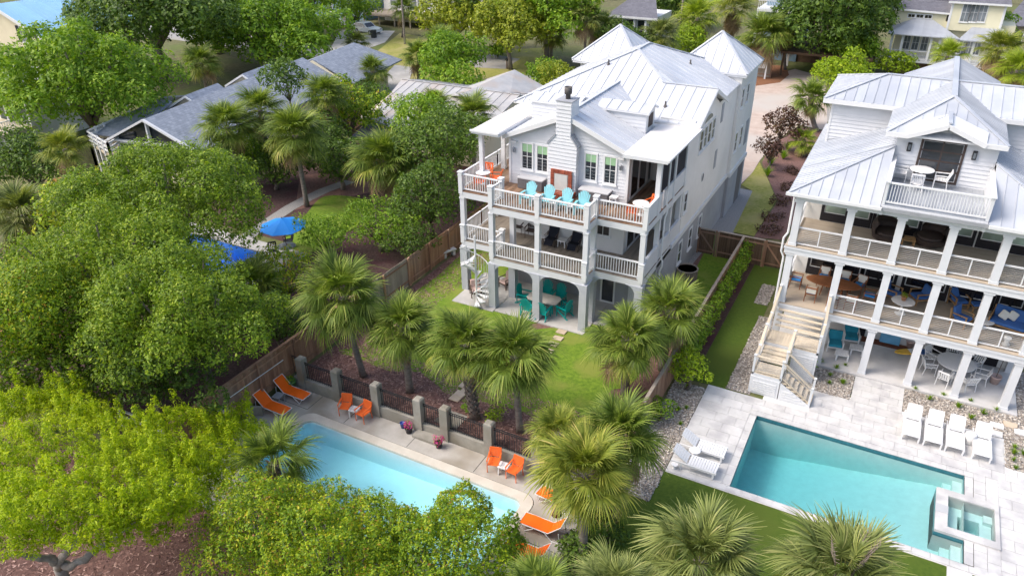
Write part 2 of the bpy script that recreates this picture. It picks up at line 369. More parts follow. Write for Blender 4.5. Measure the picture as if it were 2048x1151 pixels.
# ------------------------------------------------------------------ ground and paving
random.seed(3); rng = np.random.default_rng(5)
def struct(name, mb, mat, parent=None): return tag(mb.build(name, mat, parent), kind='structure') if parent is None else mb.build(name, mat, parent)
POOL1 = (-21.6, -10.2, 15.3, 19.82); POOL2 = (-2.97, 5.42, 24.03, 29.07); SPA = (4.85, 6.45, 25.6, 27.4); POOL3 = (-42.5, -35.2, 26.2, 31.2)
def ground():
    hole = [(-24.35, -6.3, -60, 21.62), (-70, -24.35, -60, 14.3), (POOL2[0]-.02, POOL2[1]+.02, POOL2[2]-.02, POOL2[3]+.02), (SPA[0]-.02, SPA[1]+.02, SPA[2]-.02, SPA[3]+.02), (POOL3[0]-.02, POOL3[1]+.02, POOL3[2]-.02, POOL3[3]+.02)]
    xs = sorted(set([-900, 900, -120, 80]+[h[0] for h in hole]+[h[1] for h in hole])); ys = sorted(set([-60, 1400, 120]+[h[2] for h in hole]+[h[3] for h in hole]))
    mb = MB(); idx = {}
    for i in range(len(xs)-1):
        for j in range(len(ys)-1):
            cx, cy = (xs[i]+xs[i+1])/2, (ys[j]+ys[j+1])/2
            if any(h[0] < cx < h[1] and h[2] < cy < h[3] for h in hole): continue
            mb.poly([(xs[i], ys[j], -.03), (xs[i+1], ys[j], -.03), (xs[i+1], ys[j+1], -.03), (xs[i], ys[j+1], -.03)])
    # lower ground round the old pool, dropping again beside its retaining wall
    for x0, x1, y0, y1, z in ((-24.35, POOL1[0]-.3, -60, 21.62, -.55), (POOL1[1]+.3, -7.8, -60, 21.62, -.55), (POOL1[0]-.3, POOL1[1]+.3, -60, POOL1[2]-.3, -.55), (POOL1[0]-.3, POOL1[1]+.3, POOL1[3]+.3, 21.62, -.55)):
        mb.poly([(x0, y0, z), (x1, y0, z), (x1, y1, z), (x0, y1, z)])
    mb.poly([(-7.8, -60, -1.2), (-7.1, -60, -1.2), (-7.1, 21.62, -1.2), (-7.8, 21.62, -1.2)])
    mb.poly([(-7.1, -60, -1.2), (-6.3, -60, -.03), (-6.3, 21.62, -.03), (-7.1, 21.62, -1.2)])
    mb.poly([(-7.8, 21.62, -1.2), (-6.3, 21.62, -1.2), (-6.3, 21.62, -.03), (-7.8, 21.62, -.03)])
    mb.poly([(-24.35, 14.3, -.55), (-24.35, 21.62, -.55), (-24.35, 21.62, -.03), (-24.35, 14.3, -.03)]); mb.poly([(-70, -60, -.55), (-24.35, -60, -.55), (-24.35, 14.3, -.55), (-70, 14.3, -.55)]); mb.poly([(-70, 14.3, -.55), (-24.35, 14.3, -.55), (-24.35, 14.3, -.03), (-70, 14.3, -.03)])
    return struct('ground', mb, 'ground_soil')
ground()
def sheet(name, pts, z, mat, t=None):
    mb = MB(); pts = [Vector((p[0], p[1], z)) for p in pts]
    n = sum((pts[i].x*pts[(i+1) % len(pts)].y-pts[(i+1) % len(pts)].x*pts[i].y) for i in range(len(pts)))
    if n < 0: pts.reverse()
    if t: mb.prism([p-Vector((0, 0, t)) for p in pts], (0, 0, t))
    else: mb.poly(pts)
    return struct(name, mb, mat)
def rect(x0, x1, y0, y1): return [(x0, y0), (x1, y0), (x1, y1), (x0, y1)]
def px(*uv): return [G(u, v)[:2] for u, v in uv]
def smooth(pts, n=4):
    "closed Catmull-Rom through the points"
    out = []; m = len(pts)
    for i in range(m):
        p0, p1, p2, p3 = [Vector(pts[(i+k) % m][:2]) for k in (-1, 0, 1, 2)]
        for k in range(n):
            t = k/n; out.append(.5*((2*p1)+(p2-p0)*t+(2*p0-5*p1+4*p2-p3)*t*t+(3*p1-p0-3*p2+p3)*t**3))
    return [(p.x, p.y) for p in out]
# house one's garden
sheet('mulch_bed', rect(-24.0, -7.3, 21.72, 44.2), -.012, 'mulch')
sheet('lawn', smooth(px((724, 690), (733, 722), (780, 741), (835, 744), (868, 764), (890, 785), (930, 803), (985, 808), (1040, 822), (1105, 850), (1160, 850), (1200, 812), (1222, 780), (1262, 768), (1310, 700), (1360, 640)))+px((1395, 600), (1300, 560), (960, 470), (925, 505), (880, 548), (835, 580), (780, 625)), .004, 'lawn')
sheet('side_lawn', px((1357, 640), (1380, 560), (1412, 498), (1475, 505), (1395, 640)), .016, 'lawn')
sheet('side_gravel_strip', px((1318, 590), (1403, 488), (1415, 492), (1362, 556), (1335, 610)), .02, 'gravel_path')
for i, (u, v) in enumerate(((930, 772), (935, 781), (921, 788), (911, 797), (1123, 664), (1116, 677), (1106, 689), (1098, 701))):
    c = G(u, v); mb = MB(); s = .27
    mb.prism([(c.x-s, c.y-s*.7, .012), (c.x+s*.9, c.y-s*.75, .012), (c.x+s, c.y+s*.7, .012), (c.x-s*.95, c.y+s*.75, .012)], (0, 0, .05))
    tag(mb.build('stepping_stone', 'stone_slab'), 'tan stepping stone near the '+('iron gate' if i < 4 else 'teal dining patio')+', '+('first', 'second', 'third', 'fourth')[i % 4]+' from the house', 'stepping stone', 'stepping stones in the lawn')
c = G(893, 815); sheet('gate_landing', rect(-15.9, -14.7, 21.9, 22.9), .02, 'wall_concrete')
patio = struct('patio', MB().box(-21.0, -10.3, 33.0, 35.4, -.1, .02), 'concrete'); patio2 = patio
xs = [-20.95, -18.2, -15.45, -12.75]
MB().box(-20.95, -18.22, 31.5, 33.0, -.06, .05).build('slab', 'concrete', patio); MB().box(-18.18, -15.47, 31.62, 35.39, -.06, .05).build('slab', 'concrete', patio)
MB().box(-15.43, -12.72, 31.62, 35.39, -.06, .05).build('slab', 'concrete', patio); MB().box(-12.68, -10.3, 32.9, 35.39, -.06, .05).build('slab', 'concrete', patio); MB().box(-20.95, -18.22, 33.03, 35.39, -.06, .05).build('slab', 'concrete', patio)
# the old pool and its concrete deck, z = -.45
def rounded(x0, x1, y0, y1, r, n=5):
    out = []
    for cx, cy, a0 in ((x1-r, y0+r, -90), (x1-r, y1-r, 0), (x0+r, y1-r, 90), (x0+r, y0+r, 180)):
        for k in range(n+1):
            a = math.radians(a0+90*k/n); out.append((cx+r*math.cos(a), cy+r*math.sin(a)))
    return out
def ring(name, outer, inner, z, mat, t, parent=None):
    "flat ring between two loops with the same number of points"
    mb = MB(); n = len(outer)
    vs = [(x, y, z) for x, y in outer]+[(x, y, z) for x, y in inner]+[(x, y, z-t) for x, y in outer]+[(x, y, z-t) for x, y in inner]
    fs = []
    for i in range(n):
        j = (i+1) % n
        fs += [(i, j, n+j, n+i), (2*n+i, 2*n+j, j, i), (n+i, n+j, 3*n+j, 3*n+i)]
    mb.add(vs, fs); return struct(name, mb, mat, parent)
ZD = -.45
D1 = (-24.1, -7.78, 13.6, 21.45)
inner = rounded(*POOL1, .42); cop = rounded(POOL1[0]-.42, POOL1[1]+.42, POOL1[2]-.42, POOL1[3]+.42, .6)
deck = ring('pool_deck', rounded(*D1, .002), [(x, y) for x, y in rounded(POOL1[0]-.45, POOL1[1]+.45, POOL1[2]-.45, POOL1[3]+.45, .62)], ZD, 'concrete_stained', .15)
for (a, b) in ((( -22.1, 20.3), (-23.9, 20.3)), ((-16.35, 20.3), (-16.35, 21.4)), ((-19.9, 20.3), (-19.9, 21.4)), ((-12.9, 20.3), (-12.9, 21.4)), ((-9.7, 20.1), (-9.7, 21.4)), ((-9.75, 18), (-7.9, 18)), ((-22.08, 20.3), (-22.08, 21.4)), ((-22.08, 17.6), (-24, 17.6))):
    tag(MB().bar((*a, ZD+.001), (*b, ZD+.001), .025, .006).build('deck_joint', 'bin_dark', deck))
ring('pool_coping', cop, [(x, y) for x, y in rounded(POOL1[0]+.03, POOL1[1]-.03, POOL1[2]+.03, POOL1[3]-.03, .4)], ZD+.012, 'coping', .12)
def basin(name, loop, zt, zf, mat):
    "walls and floor; zf(x, y) gives the floor height"
    mb = MB(); n = len(loop)
    mb.add([(x, y, zt) for x, y in loop]+[(x, y, zf(x, y)) for x, y in loop], [(i, (i+1) % n, n+(i+1) % n, n+i) for i in range(n)])
    return mb
bs = basin('b', inner, ZD-.1, lambda x, y: -1.75+(x+21)*.035, 'plaster')
bs.poly([(x, y, -1.75+(x+21)*.035) for x, y in inner]); struct('pool_basin', bs, 'plaster')
o2 = rounded(POOL1[0]-.03, POOL1[1]+.03, POOL1[2]-.03, POOL1[3]+.03, .44)
struct('pool_water', MB().prism([(x, y, -2.2) for x, y in o2], (0, 0, 1.57)), 'water_pale')
# retaining wall on the right of the old pool
tag(MB().box(-7.78, -7.45, 13.6, 21.5, -1.4, -.41).build('retaining_wall', 'wall_concrete'), 'low concrete retaining wall along the right edge of the old pool deck', 'wall')
# house two's garden
sheet('turf', rect(-6.35, -4.55, 30.4, 45.3), -.012, 'turf'); sheet('turf', rect(-6.3, 12, 5, 23.62), -.012, 'turf')
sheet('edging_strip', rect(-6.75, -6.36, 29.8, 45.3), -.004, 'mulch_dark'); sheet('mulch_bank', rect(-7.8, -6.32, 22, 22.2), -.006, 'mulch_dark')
GRAVEL = [rect(-7.1, -5.6, 21.7, 30.0), rect(-4.75, -3.62, 30.5, 38.0), rect(-5.35, -4.6, 39.3, 41.8), rect(-1.6, .62, 32.25, 34.35), rect(2.88, 7.4, 32.5, 34.35), rect(6.95, 9.5, 30.4, 38.5)]
for i, p in enumerate(GRAVEL): sheet('gravel_bed', p, .002+.001*i, 'gravel')
def pebbles(name, rects, dens, s0, s1, seed, mat='pebble'):
    r = np.random.default_rng(seed); octv = np.array([(1, 0, 0), (-1, 0, 0), (0, 1, 0), (0, -1, 0), (0, 0, 1), (0, 0, -1)], float)
    octf = np.array([(0, 2, 4), (2, 1, 4), (1, 3, 4), (3, 0, 4), (2, 0, 5), (1, 2, 5), (3, 1, 5), (0, 3, 5)])
    V = []; Fq = []; n0 = 0
    for q in rects:
        x0, x1 = q[0][0], q[1][0]; y0, y1 = q[0][1], q[2][1]; n = int((x1-x0)*(y1-y0)*dens)
        c = np.stack([r.uniform(x0, x1, n), r.uniform(y0, y1, n), r.uniform(.0, .03, n)], 1)
        s = r.uniform(s0, s1, (n, 1))*np.stack([r.uniform(.8, 1.5, n), r.uniform(.7, 1.1, n), r.uniform(.4, .8, n)], 1)
        a = r.uniform(0, 6.28, n); ca, sa = np.cos(a), np.sin(a)
        v = octv[None]*s[:, None, :]*(1+r.uniform(-.25, .25, (n, 6, 1))); vx = v[..., 0]*ca[:, None]-v[..., 1]*sa[:, None]; vy = v[..., 0]*sa[:, None]+v[..., 1]*ca[:, None]
        v = np.stack([vx, vy, v[..., 2]], -1)+c[:, None, :]
        V.append(v.reshape(-1, 3)); Fq.append((octf[None]+(np.arange(n)*6)[:, None, None]).reshape(-1, 3)+n0); n0 += n*6
    me = mesh_np(name, np.concatenate(V), np.concatenate(Fq), [mat]); return me
m, t, p = new_mat('pebbles'); 
cc = ramp(t, [(.2, (.10, .085, .07)), (.45, (.30, .26, .22)), (.62, (.55, .50, .44)), (.8, (.70, .67, .63))], noise(t, 9, 2, .5)); t.links.new(cc, p.inputs['Base Color']); p.inputs['Roughness'].default_value = .8
tag(add('pebble_cover', pebbles('pebble_cover', GRAVEL, 210, .035, .075, 4, 'pebbles')), 'loose river pebbles covering the beds beside the stone pool deck', 'pebbles', kind='stuff')
# bark chips on the mulch
def chips(seed, n, x0, x1, y0, y1):
    r = np.random.default_rng(seed); c = np.stack([r.uniform(x0, x1, n), r.uniform(y0, y1, n), r.uniform(.0, .02, n)], 1); a = r.uniform(0, 6.28, n); L = r.uniform(.03, .09, n); w = r.uniform(.012, .03, n)
    d = np.stack([np.cos(a), np.sin(a), r.uniform(-.25, .25, n)], 1)*L[:, None]; e = np.stack([-np.sin(a), np.cos(a), r.uniform(-.3, .3, n)], 1)*w[:, None]
    V = np.stack([c-d-e, c+d-e, c+d+e, c-d+e], 1).reshape(-1, 3); return V, r.uniform(0, 1, n).repeat(4)
V1, t1 = chips(1, 9000, -23.9, -7.4, 21.8, 25.6); V2, t2 = chips(2, 2500, -23.9, -21.5, 25, 38); V3, t3 = chips(3, 9000, -34, -12, 6.5, 13.5); V3[:, 2] -= .54; V = np.concatenate([V1, V2, V3]); t2 = np.concatenate([t2, t3])
leafmat('bark_chip', [(0, (.06, .025, .02)), (.5, (.17, .085, .07)), (1, (.36, .22, .18))], .0)
tag(add('bark_mulch', mesh_np('bark_mulch', V, np.arange(len(V)).reshape(-1, 4), ['bark_chip'], np.concatenate([t1, t2]))), 'reddish bark chips scattered over the planting bed behind the iron fence', 'mulch', kind='stuff')
pd = struct('stone_deck', MB().box(-5.57, POOL2[0]-.03, 23.66, 30.4, -.12, -.005).box(POOL2[0]-.03, 9.5, POOL2[3]+.03, 32.48, -.12, -.005).box(POOL2[0]-.03, 9.5, 23.66, POOL2[2]-.03, -.12, -.005)
            .box(6.6, 9.5, POOL2[2]-.03, POOL2[3]+.03, -.12, -.005).box(.66, 2.86, 32.48, 34.4, -.12, -.005), 'stone_white')
def pave(r, w, cutl, ax): strips([(x, y, -.004) for x, y in r], ax, w, 'paver', 'paver_white', pd, thick=.026, gap=.012, cut=cutl, jit=.003)
pave(rect(-5.57, -3.3, 24.0, 30.38), .61, .92, (1, 0, 0)); pave(rect(-3.3, -.95, 29.4, 30.38), .49, .92, (1, 0, 0)); pave(rect(-.95, 6.9, 29.4, 32.2), .61, .92, (1, 0, 0))
pave(rect(.66, 2.86, 32.2, 34.38), .61, .8, (1, 0, 0)); pave(rect(6.62, 9.5, 23.7, 29.5), .61, .92, (1, 0, 0)); pave(rect(5.75, 6.62, 27.75, 29.4), .43, .8, (0, 1, 0)); pave(rect(5.75, 6.62, 23.7, 25.25), .43, .8, (0, 1, 0))
pave(rect(6.9, 9.5, 29.5, 30.3), .4, .9, (1, 0, 0))
# coping stones round the newer pool and the spa
pave(rect(-3.3, 5.75, 29.07, 29.39), .32, .62, (1, 0, 0)); pave(rect(-5.57, 9.5, 23.68, 24.0), .32, .62, (1, 0, 0)); pave(rect(-3.29, -2.97, 24.03, 29.05), .32, .62, (0, 1, 0)); pave(rect(5.43, 5.74, 27.75, 29.05), .31, .62, (0, 1, 0)); pave(rect(5.43, 5.74, 24.03, 25.25), .31, .62, (0, 1, 0))
MB().box(4.9, 5.7, 23.1, 23.66, -.12, .02).build('paver', 'paver_white', pd)
# newer pool: floor slopes up to the right, steps at both right corners
x0, x1, y0, y1 = POOL2; sh = 4.45
bs = MB(); zfl = lambda x: -1.95+max(0, x-(x0+1.2))*.16
prof = [x0, x0+1.2, sh+.04]
for a, b in zip(prof[:-1], prof[1:]):
    bs.poly([(a, y0, zfl(a)), (b, y0, zfl(b)), (b, y1, zfl(b)), (a, y1, zfl(a))])
    for y in (y0, y1): bs.poly([(a, y, zfl(a)), (b, y, zfl(b)), (b, y, -.02), (a, y, -.02)])
bs.poly([(x0, y0, zfl(x0)), (x0, y1, zfl(x0)), (x0, y1, -.02), (x0, y0, -.02)])
for ya, yb in ((y0, 25.24), (27.76, y1)):
    for k in range(3):
        bs.box(sh+.02+k*.31, x1-.004, ya+.004+.001*k, yb-.001*k, -1.6, -.95+k*.27)
[bs.poly([(sh+.04, y, -1.6), (x1, y, -1.6), (x1, y, -.02), (sh+.04, y, -.02)]) for y in (y0, y1)]; bs.poly([(x1, y0, -1.6), (x1, y1, -1.6), (x1, y1, -.02), (x1, y0, -.02)])
struct('pool_basin', bs, 'plaster_teal')
struct('pool_water', MB().prism([(x0-.03, y0-.03, -2.3), (x1+.03, y0-.03, -2.3), (x1+.03, 25.27, -2.3), (sh-.02, 25.27, -2.3), (sh-.02, 27.73, -2.3), (x1+.03, 27.73, -2.3), (x1+.03, y1+.03, -2.3), (x0-.03, y1+.03, -2.3)], (0, 0, 2.18)), 'water_teal')
spa = tag(add('spa', None, None, (5.5, 26.5, 0)), 'square raised spa set into the right end of the teal pool', 'spa')
mb = MB(); mb.box(4.43, 4.85, 25.25, 27.75, -1.9, .1).box(6.45, 6.6, 25.25, 27.75, -.3, .1).box(4.85, 6.45, 25.25, 25.6, -1.9, .1).box(4.85, 6.45, 27.4, 27.75, -1.9, .1); mb.build('spa_wall', 'paver_white', spa)
mb = MB(); mb.box(4.85, 6.45, 25.6, 27.4, -1.1, -.95).box(4.85, 5.3, 25.6, 27.4, -1.0, -.42).box(6.05, 6.45, 25.6, 27.4, -1.0, -.42).box(5.3, 6.05, 26.95, 27.4, -1.0, -.421).box(5.3, 6.05, 25.6, 26.0, -1.0, -.421).box(6.15, 6.45, 26.9, 27.3, -1., -.25); mb.build('spa_seat', 'plaster_teal', spa)
MB().box(4.84, 6.46, 25.59, 27.41, -1.05, .04).build('spa_water', 'water_teal', spa)
MB().box(4.42, 4.86, 26.3, 26.75, .05, .112).build('spillway', 'cable_steel', spa)
MB().box(5.62, 5.72, 26.15, 26.6, -.949, -.93).build('spa_drain', 'plastic_white', spa)
tag(MB().box(-1.45, -1.33, 25.4, 26.2, zfl(-1.4)-.02, zfl(-1.4)+.02).build('pool_drain', 'plastic_white'), 'long white drain cover on the deep floor of the teal pool', 'drain')
# waterline tiles, just proud of the pool walls
def band(name, pts, z0, z1, mat):
    mb = MB(); n = len(pts)
    for a, b in zip(pts[:-1], pts[1:]): mb.poly([(*a, z0), (*b, z0), (*b, z1), (*a, z1)])
    struct(name, mb, mat)
e_ = .006
band('waterline_tiles', [(POOL2[0]+e_, POOL2[2]+e_), (POOL2[0]+e_, POOL2[3]-e_), (POOL2[1]-e_, POOL2[3]-e_), (POOL2[1]-e_, 27.76), (4.42, 27.76), (4.42, 25.24), (POOL2[1]-e_, 25.24), (POOL2[1]-e_, POOL2[2]+e_), (POOL2[0]+e_, POOL2[2]+e_)], -.2, -.01, 'tile_band')
# house two's ground floor
struct('porch_floor', MB().box(-3.7, 7.5, 34.4, 38.4, -.1, .09), 'marble_floor')
# beyond the side gates
sheet('driveway', px((1478, 372), (1490, 300), (1508, 170), (1545, 150), (1590, 138), (1650, 155), (1656, 262), (1600, 250), (1560, 275), (1520, 320), (1505, 345)), .0, 'driveway')
sheet('road', rect(-300, 200, 78, 85), -.018, 'asphalt')
sheet('side_gravel', px((1402, 462), (1440, 418), (1478, 376), (1507, 382), (1468, 466)), .008, 'gravel_path')
sheet('side_grass', px((1519, 324), (1533, 352), (1553, 400), (1508, 472), (1466, 464), (1505, 382), (1483, 370), (1505, 345)), .012, 'lawn_dry')
sheet('side_bed', px((1524, 325), (1540, 290), (1600, 255), (1650, 262), (1640, 320), (1570, 480), (1508, 474), (1556, 402), (1536, 355)), .004, 'mulch')
sheet('pine_straw_bed', px((1500, 165), (1512, 172), (1560, 165), (1578, 150), (1572, 132), (1500, 128)), .012, 'pine_straw')
sheet('grass_verge', px((735, 118), (800, 66), (880, 80), (960, 104), (1090, 95), (1110, 130), (1070, 165), (1020, 185), (900, 180), (800, 175)), -.006, 'lawn_dry')
sheet('gravel_drive', px((925, 118), (985, 108), (1040, 118), (1010, 138), (950, 135)), .004, 'asphalt')
sheet('path', px((1042, 165), (1062, 140), (1085, 150), (1060, 185)), .004, 'concrete'); sheet('parking_pad', px((755, 165), (790, 130), (830, 135), (800, 200), (740, 215)), .004, 'concrete'); sheet('parking_pad', px((660, 100), (680, 60), (790, 62), (770, 85), (700, 110)), .004, 'concrete')
# neighbour on the left: lawn, path, blue pool
sheet('neighbour_lawn', smooth(px((572, 470), (612, 428), (650, 392), (728, 398), (748, 425), (650, 490), (590, 515))), .0, 'lawn')
pl = [G(u, v) for u, v in ((470, 490), (530, 448), (580, 415), (612, 398), (650, 380), (700, 362))]
mb = MB()
for a, b in zip(pl[:-1], pl[1:]): mb.poly([(a.x-.55, a.y, .006), (a.x+.55, a.y, .006), (b.x+.55, b.y, .006), (b.x-.55, b.y, .006)])
struct('garden_path', mb, 'gravel_path')
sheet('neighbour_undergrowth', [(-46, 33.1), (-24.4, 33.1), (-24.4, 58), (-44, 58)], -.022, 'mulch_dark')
sheet('neighbour_mulch', px((590, 420), (600, 350), (720, 340), (760, 380), (690, 395)), -.01, 'mulch')
x0, x1, y0, y1 = POOL3
struct('pool_patio', MB().box(x0-1.5, x0, y0-1.5, y1+1.2, -.1, .015).box(x1, x1+2.6, y0-1.5, y1+1.2, -.1, .015).box(x0, x1, y1, y1+1.2, -.1, .015).box(x0, x1, y0-1.5, y0, -.1, .015), 'concrete')
mb = MB(); [mb.poly(q) for q in ([(x0, y0, -1.3), (x1, y0, -1.3), (x1, y1, -1.3), (x0, y1, -1.3)], [(x0, y1, -1.3), (x1, y1, -1.3), (x1, y1, 0), (x0, y1, 0)], [(x0, y0, -1.3), (x0, y1, -1.3), (x0, y1, 0), (x0, y0, 0)], [(x1, y0, -1.3), (x1, y1, -1.3), (x1, y1, 0), (x1, y0, 0)], [(x0, y0, -1.3), (x1, y0, -1.3), (x1, y0, 0), (x0, y0, 0)])]
struct('pool_basin', mb, 'plaster_blue'); struct('pool_water', MB().box(x0-.05, x1+.05, y0-.05, y1+.05, -1.6, -.08), 'water_blue')
# ------------------------------------------------------------------ fences and walls
def board_fence(name, a, b, h, mat, label, w=.145, rails=True, face=1, postmat='fence_wood', zb=0, cap=None):
    a = Vector((*a, zb)); b = Vector((*b, zb)); d = (b-a); L = d.length; d.normalize(); nrm = Vector((-d.y, d.x, 0))*face
    r = thing(name, label, 'fence', (a+b)/2)
    ang = math.atan2(d.y, d.x); bm_ = MB().box(-w/2+.004, w/2-.004, -.011, .011, 0, h).mesh('board', mat)
    for i in range(int(L/w)):
        p = a+d*(w*(i+.5)); add('board', bm_, r, p+nrm*.0+Vector((0, 0, random.uniform(-.012, .012))), (0, 0, ang))
    n = max(1, round(L/2.4))
    for i in range(n+1):
        p = a+d*(L*i/n)+nrm*.075; mb = MB(); mb.cbox((p.x, p.y, zb+h/2), .1, .1, h+.02); mb.build('post', postmat, r)
    for z in (.35, h-.25): mb = MB(); mb.bar(a+nrm*.035+Vector((0, 0, z)), b+nrm*.035+Vector((0, 0, z)), .04, .09); mb.build('rail', postmat, r)
    if cap: mb = MB(); mb.bar(a+Vector((0, 0, h+.03)), b+Vector((0, 0, h+.03)), .15, .04); mb.build('cap_rail', cap, r)
    return r
board_fence('wood_fence', (-24.25, 14.8), (-24.25, 27.0), 1.9, 'fence_wood', 'reddish brown board fence on the left of the old pool with orange loungers', face=-1, zb=-.05, cap='fence_wood')
board_fence('wood_fence', (-24.25, 27.1), (-24.25, 31.9), 1.85, 'fence_grey', 'paler weathered board fence stretch behind the two palms by the left garden bed', face=-1)
board_fence('wood_fence', (-24.25, 32.0), (-24.25, 43.0), 1.85, 'fence_wood', 'brown board fence running past the stone bench beside the house', face=-1)
board_fence('wood_fence', (-7.25, 25.4), (-7.25, 44.0), 1.75, 'fence_wood', 'long board fence with pale cap dividing the two gardens beside the green hedge', face=1, cap='fence_grey')
r = board_fence('wood_fence', (-8.8, 44.15), (-5.95, 44.15), 1.75, 'fence_dark', 'dark board fence panel closing the passage between the two houses', face=-1, cap='fence_grey')
def gate(x0, x1, y, label):
    r = thing('wood_gate', label, 'gate', ((x0+x1)/2, y, 0)); w = .14; bm_ = MB().box(-.066, .066, -.011, .011, .06, 1.7).mesh('board', 'fence_dark')
    for i in range(int((x1-x0)/w)): add('board', bm_, r, (x0+w*(i+.5), y, 0))
    mb = MB(); mb.bar((x0, y-.04, .25), (x1, y-.04, .25), .09, .04, (0, 1, 0)).bar((x0, y-.04, 1.55), (x1, y-.04, 1.55), .09, .04, (0, 1, 0)); mb.build('rail', 'fence_wood', r)
    MB().bar((x0+.05, y-.042, 1.5), (x1-.05, y-.042, .3), .1, .03, (0, 1, 0)).build('brace', 'fence_wood', r)
    for x in (x0, x1): MB().box(x-.05, x+.05, y-.09, y+.0, 0, 1.8).build('post', 'fence_wood', r)
    MB().bar((x0, y, 1.77), (x1, y, 1.77), .14, .04).build('cap_rail', 'fence_grey', r)
gate(-10.05, -8.95, 44.15, 'dark plank gate with diagonal brace against the grey side of the white house'); gate(-5.85, -4.75, 44.15, 'dark plank gate with diagonal brace beside the corner of the right hand house')
# concrete garden wall with iron panels
wl = thing('garden_wall', 'concrete wall with square posts and black iron panels above the old pool deck', 'wall', (-17, 21.6, ZD))
PX = [-23.35, -21.15, -18.83, -16.45, -15.05, -12.8, -10.5]
mb = MB(); mb.box(-23.9, -16.45, 21.48, 21.72, ZD-.1, .12).box(-15.05, -8.2, 21.48, 21.72, ZD-.1, .12); mb.build('base_wall', 'wall_concrete', wl)
MB().box(-16.45, -15.05, 21.48, 21.72, ZD-.1, .0).build('base_wall', 'wall_concrete', wl)
pk = MB().box(-.011, .011, -.011, .011, 0, 1).mesh('picket', 'dark_metal')
for x in PX+[-8.3]:
    mb = MB(); mb.box(x-.2, x+.2, 21.4, 21.8, ZD-.05, 1.3); mb.add([(x-.2, 21.4, 1.3), (x+.2, 21.4, 1.3), (x+.2, 21.8, 1.3), (x-.2, 21.8, 1.3), (x-.13, 21.47, 1.36), (x+.13, 21.47, 1.36), (x+.13, 21.73, 1.36), (x-.13, 21.73, 1.36)], [(4, 5, 6, 7), (0, 1, 5, 4), (1, 2, 6, 5), (2, 3, 7, 6), (3, 0, 4, 7)]); mb.build('post', 'wall_concrete', wl)
def iron(x0, x1, z0, z1, nm):
    mb = MB(); [mb.box(x0, x1, 21.585, 21.615, z, z+.035) for z in (z0+.06, z1-.14, z1-.04)]; p = mb.build(nm, 'dark_metal', wl)
    n = round((x1-x0)/.115)
    for i in range(n): add('picket', pk, p, (x0+(x1-x0)*(i+.5)/n, 21.6, z0), None, (1, 1, z1-z0))
for a, b in zip(PX[:-1]+[PX[-1]], PX[1:]+[-8.3]):
    if a == -16.45: iron(a+.22, b-.22, .04, 1.12, 'iron_gate')
    else: iron(a+.21, b-.21, .16, 1.14, 'iron_panel')
iron(-23.95, -23.56, -.05, 1.3, 'iron_panel')
tag(MB().box(-16.5, -15.2, 20.95, 21.47, ZD-.02, ZD+.13).build('gate_step', 'wall_concrete'), 'low concrete step below the iron gate between two pink flower pots', 'step')

for (u, v), l in (((1993, 852), 'grey stone slab in the right pebble bed, nearest the fourth white lounger'), ((2020, 851), 'orange tinted stone slab in the right pebble bed'), ((1990, 868), 'grey stone slab in the right pebble bed, front row'), ((2042, 866), 'pale stone slab at the right edge of the pebble bed')):
    c = G(u, v); tag(MB().prism([(c.x-.28, c.y-.2, .03), (c.x+.26, c.y-.21, .03), (c.x+.28, c.y+.2, .03), (c.x-.27, c.y+.19, .03)], (0, 0, .05)).build('stepping_stone', 'stone_slab' if 'orange' in l else 'stone_white'), l, 'stepping stone', 'stone slabs in the right pebble bed')
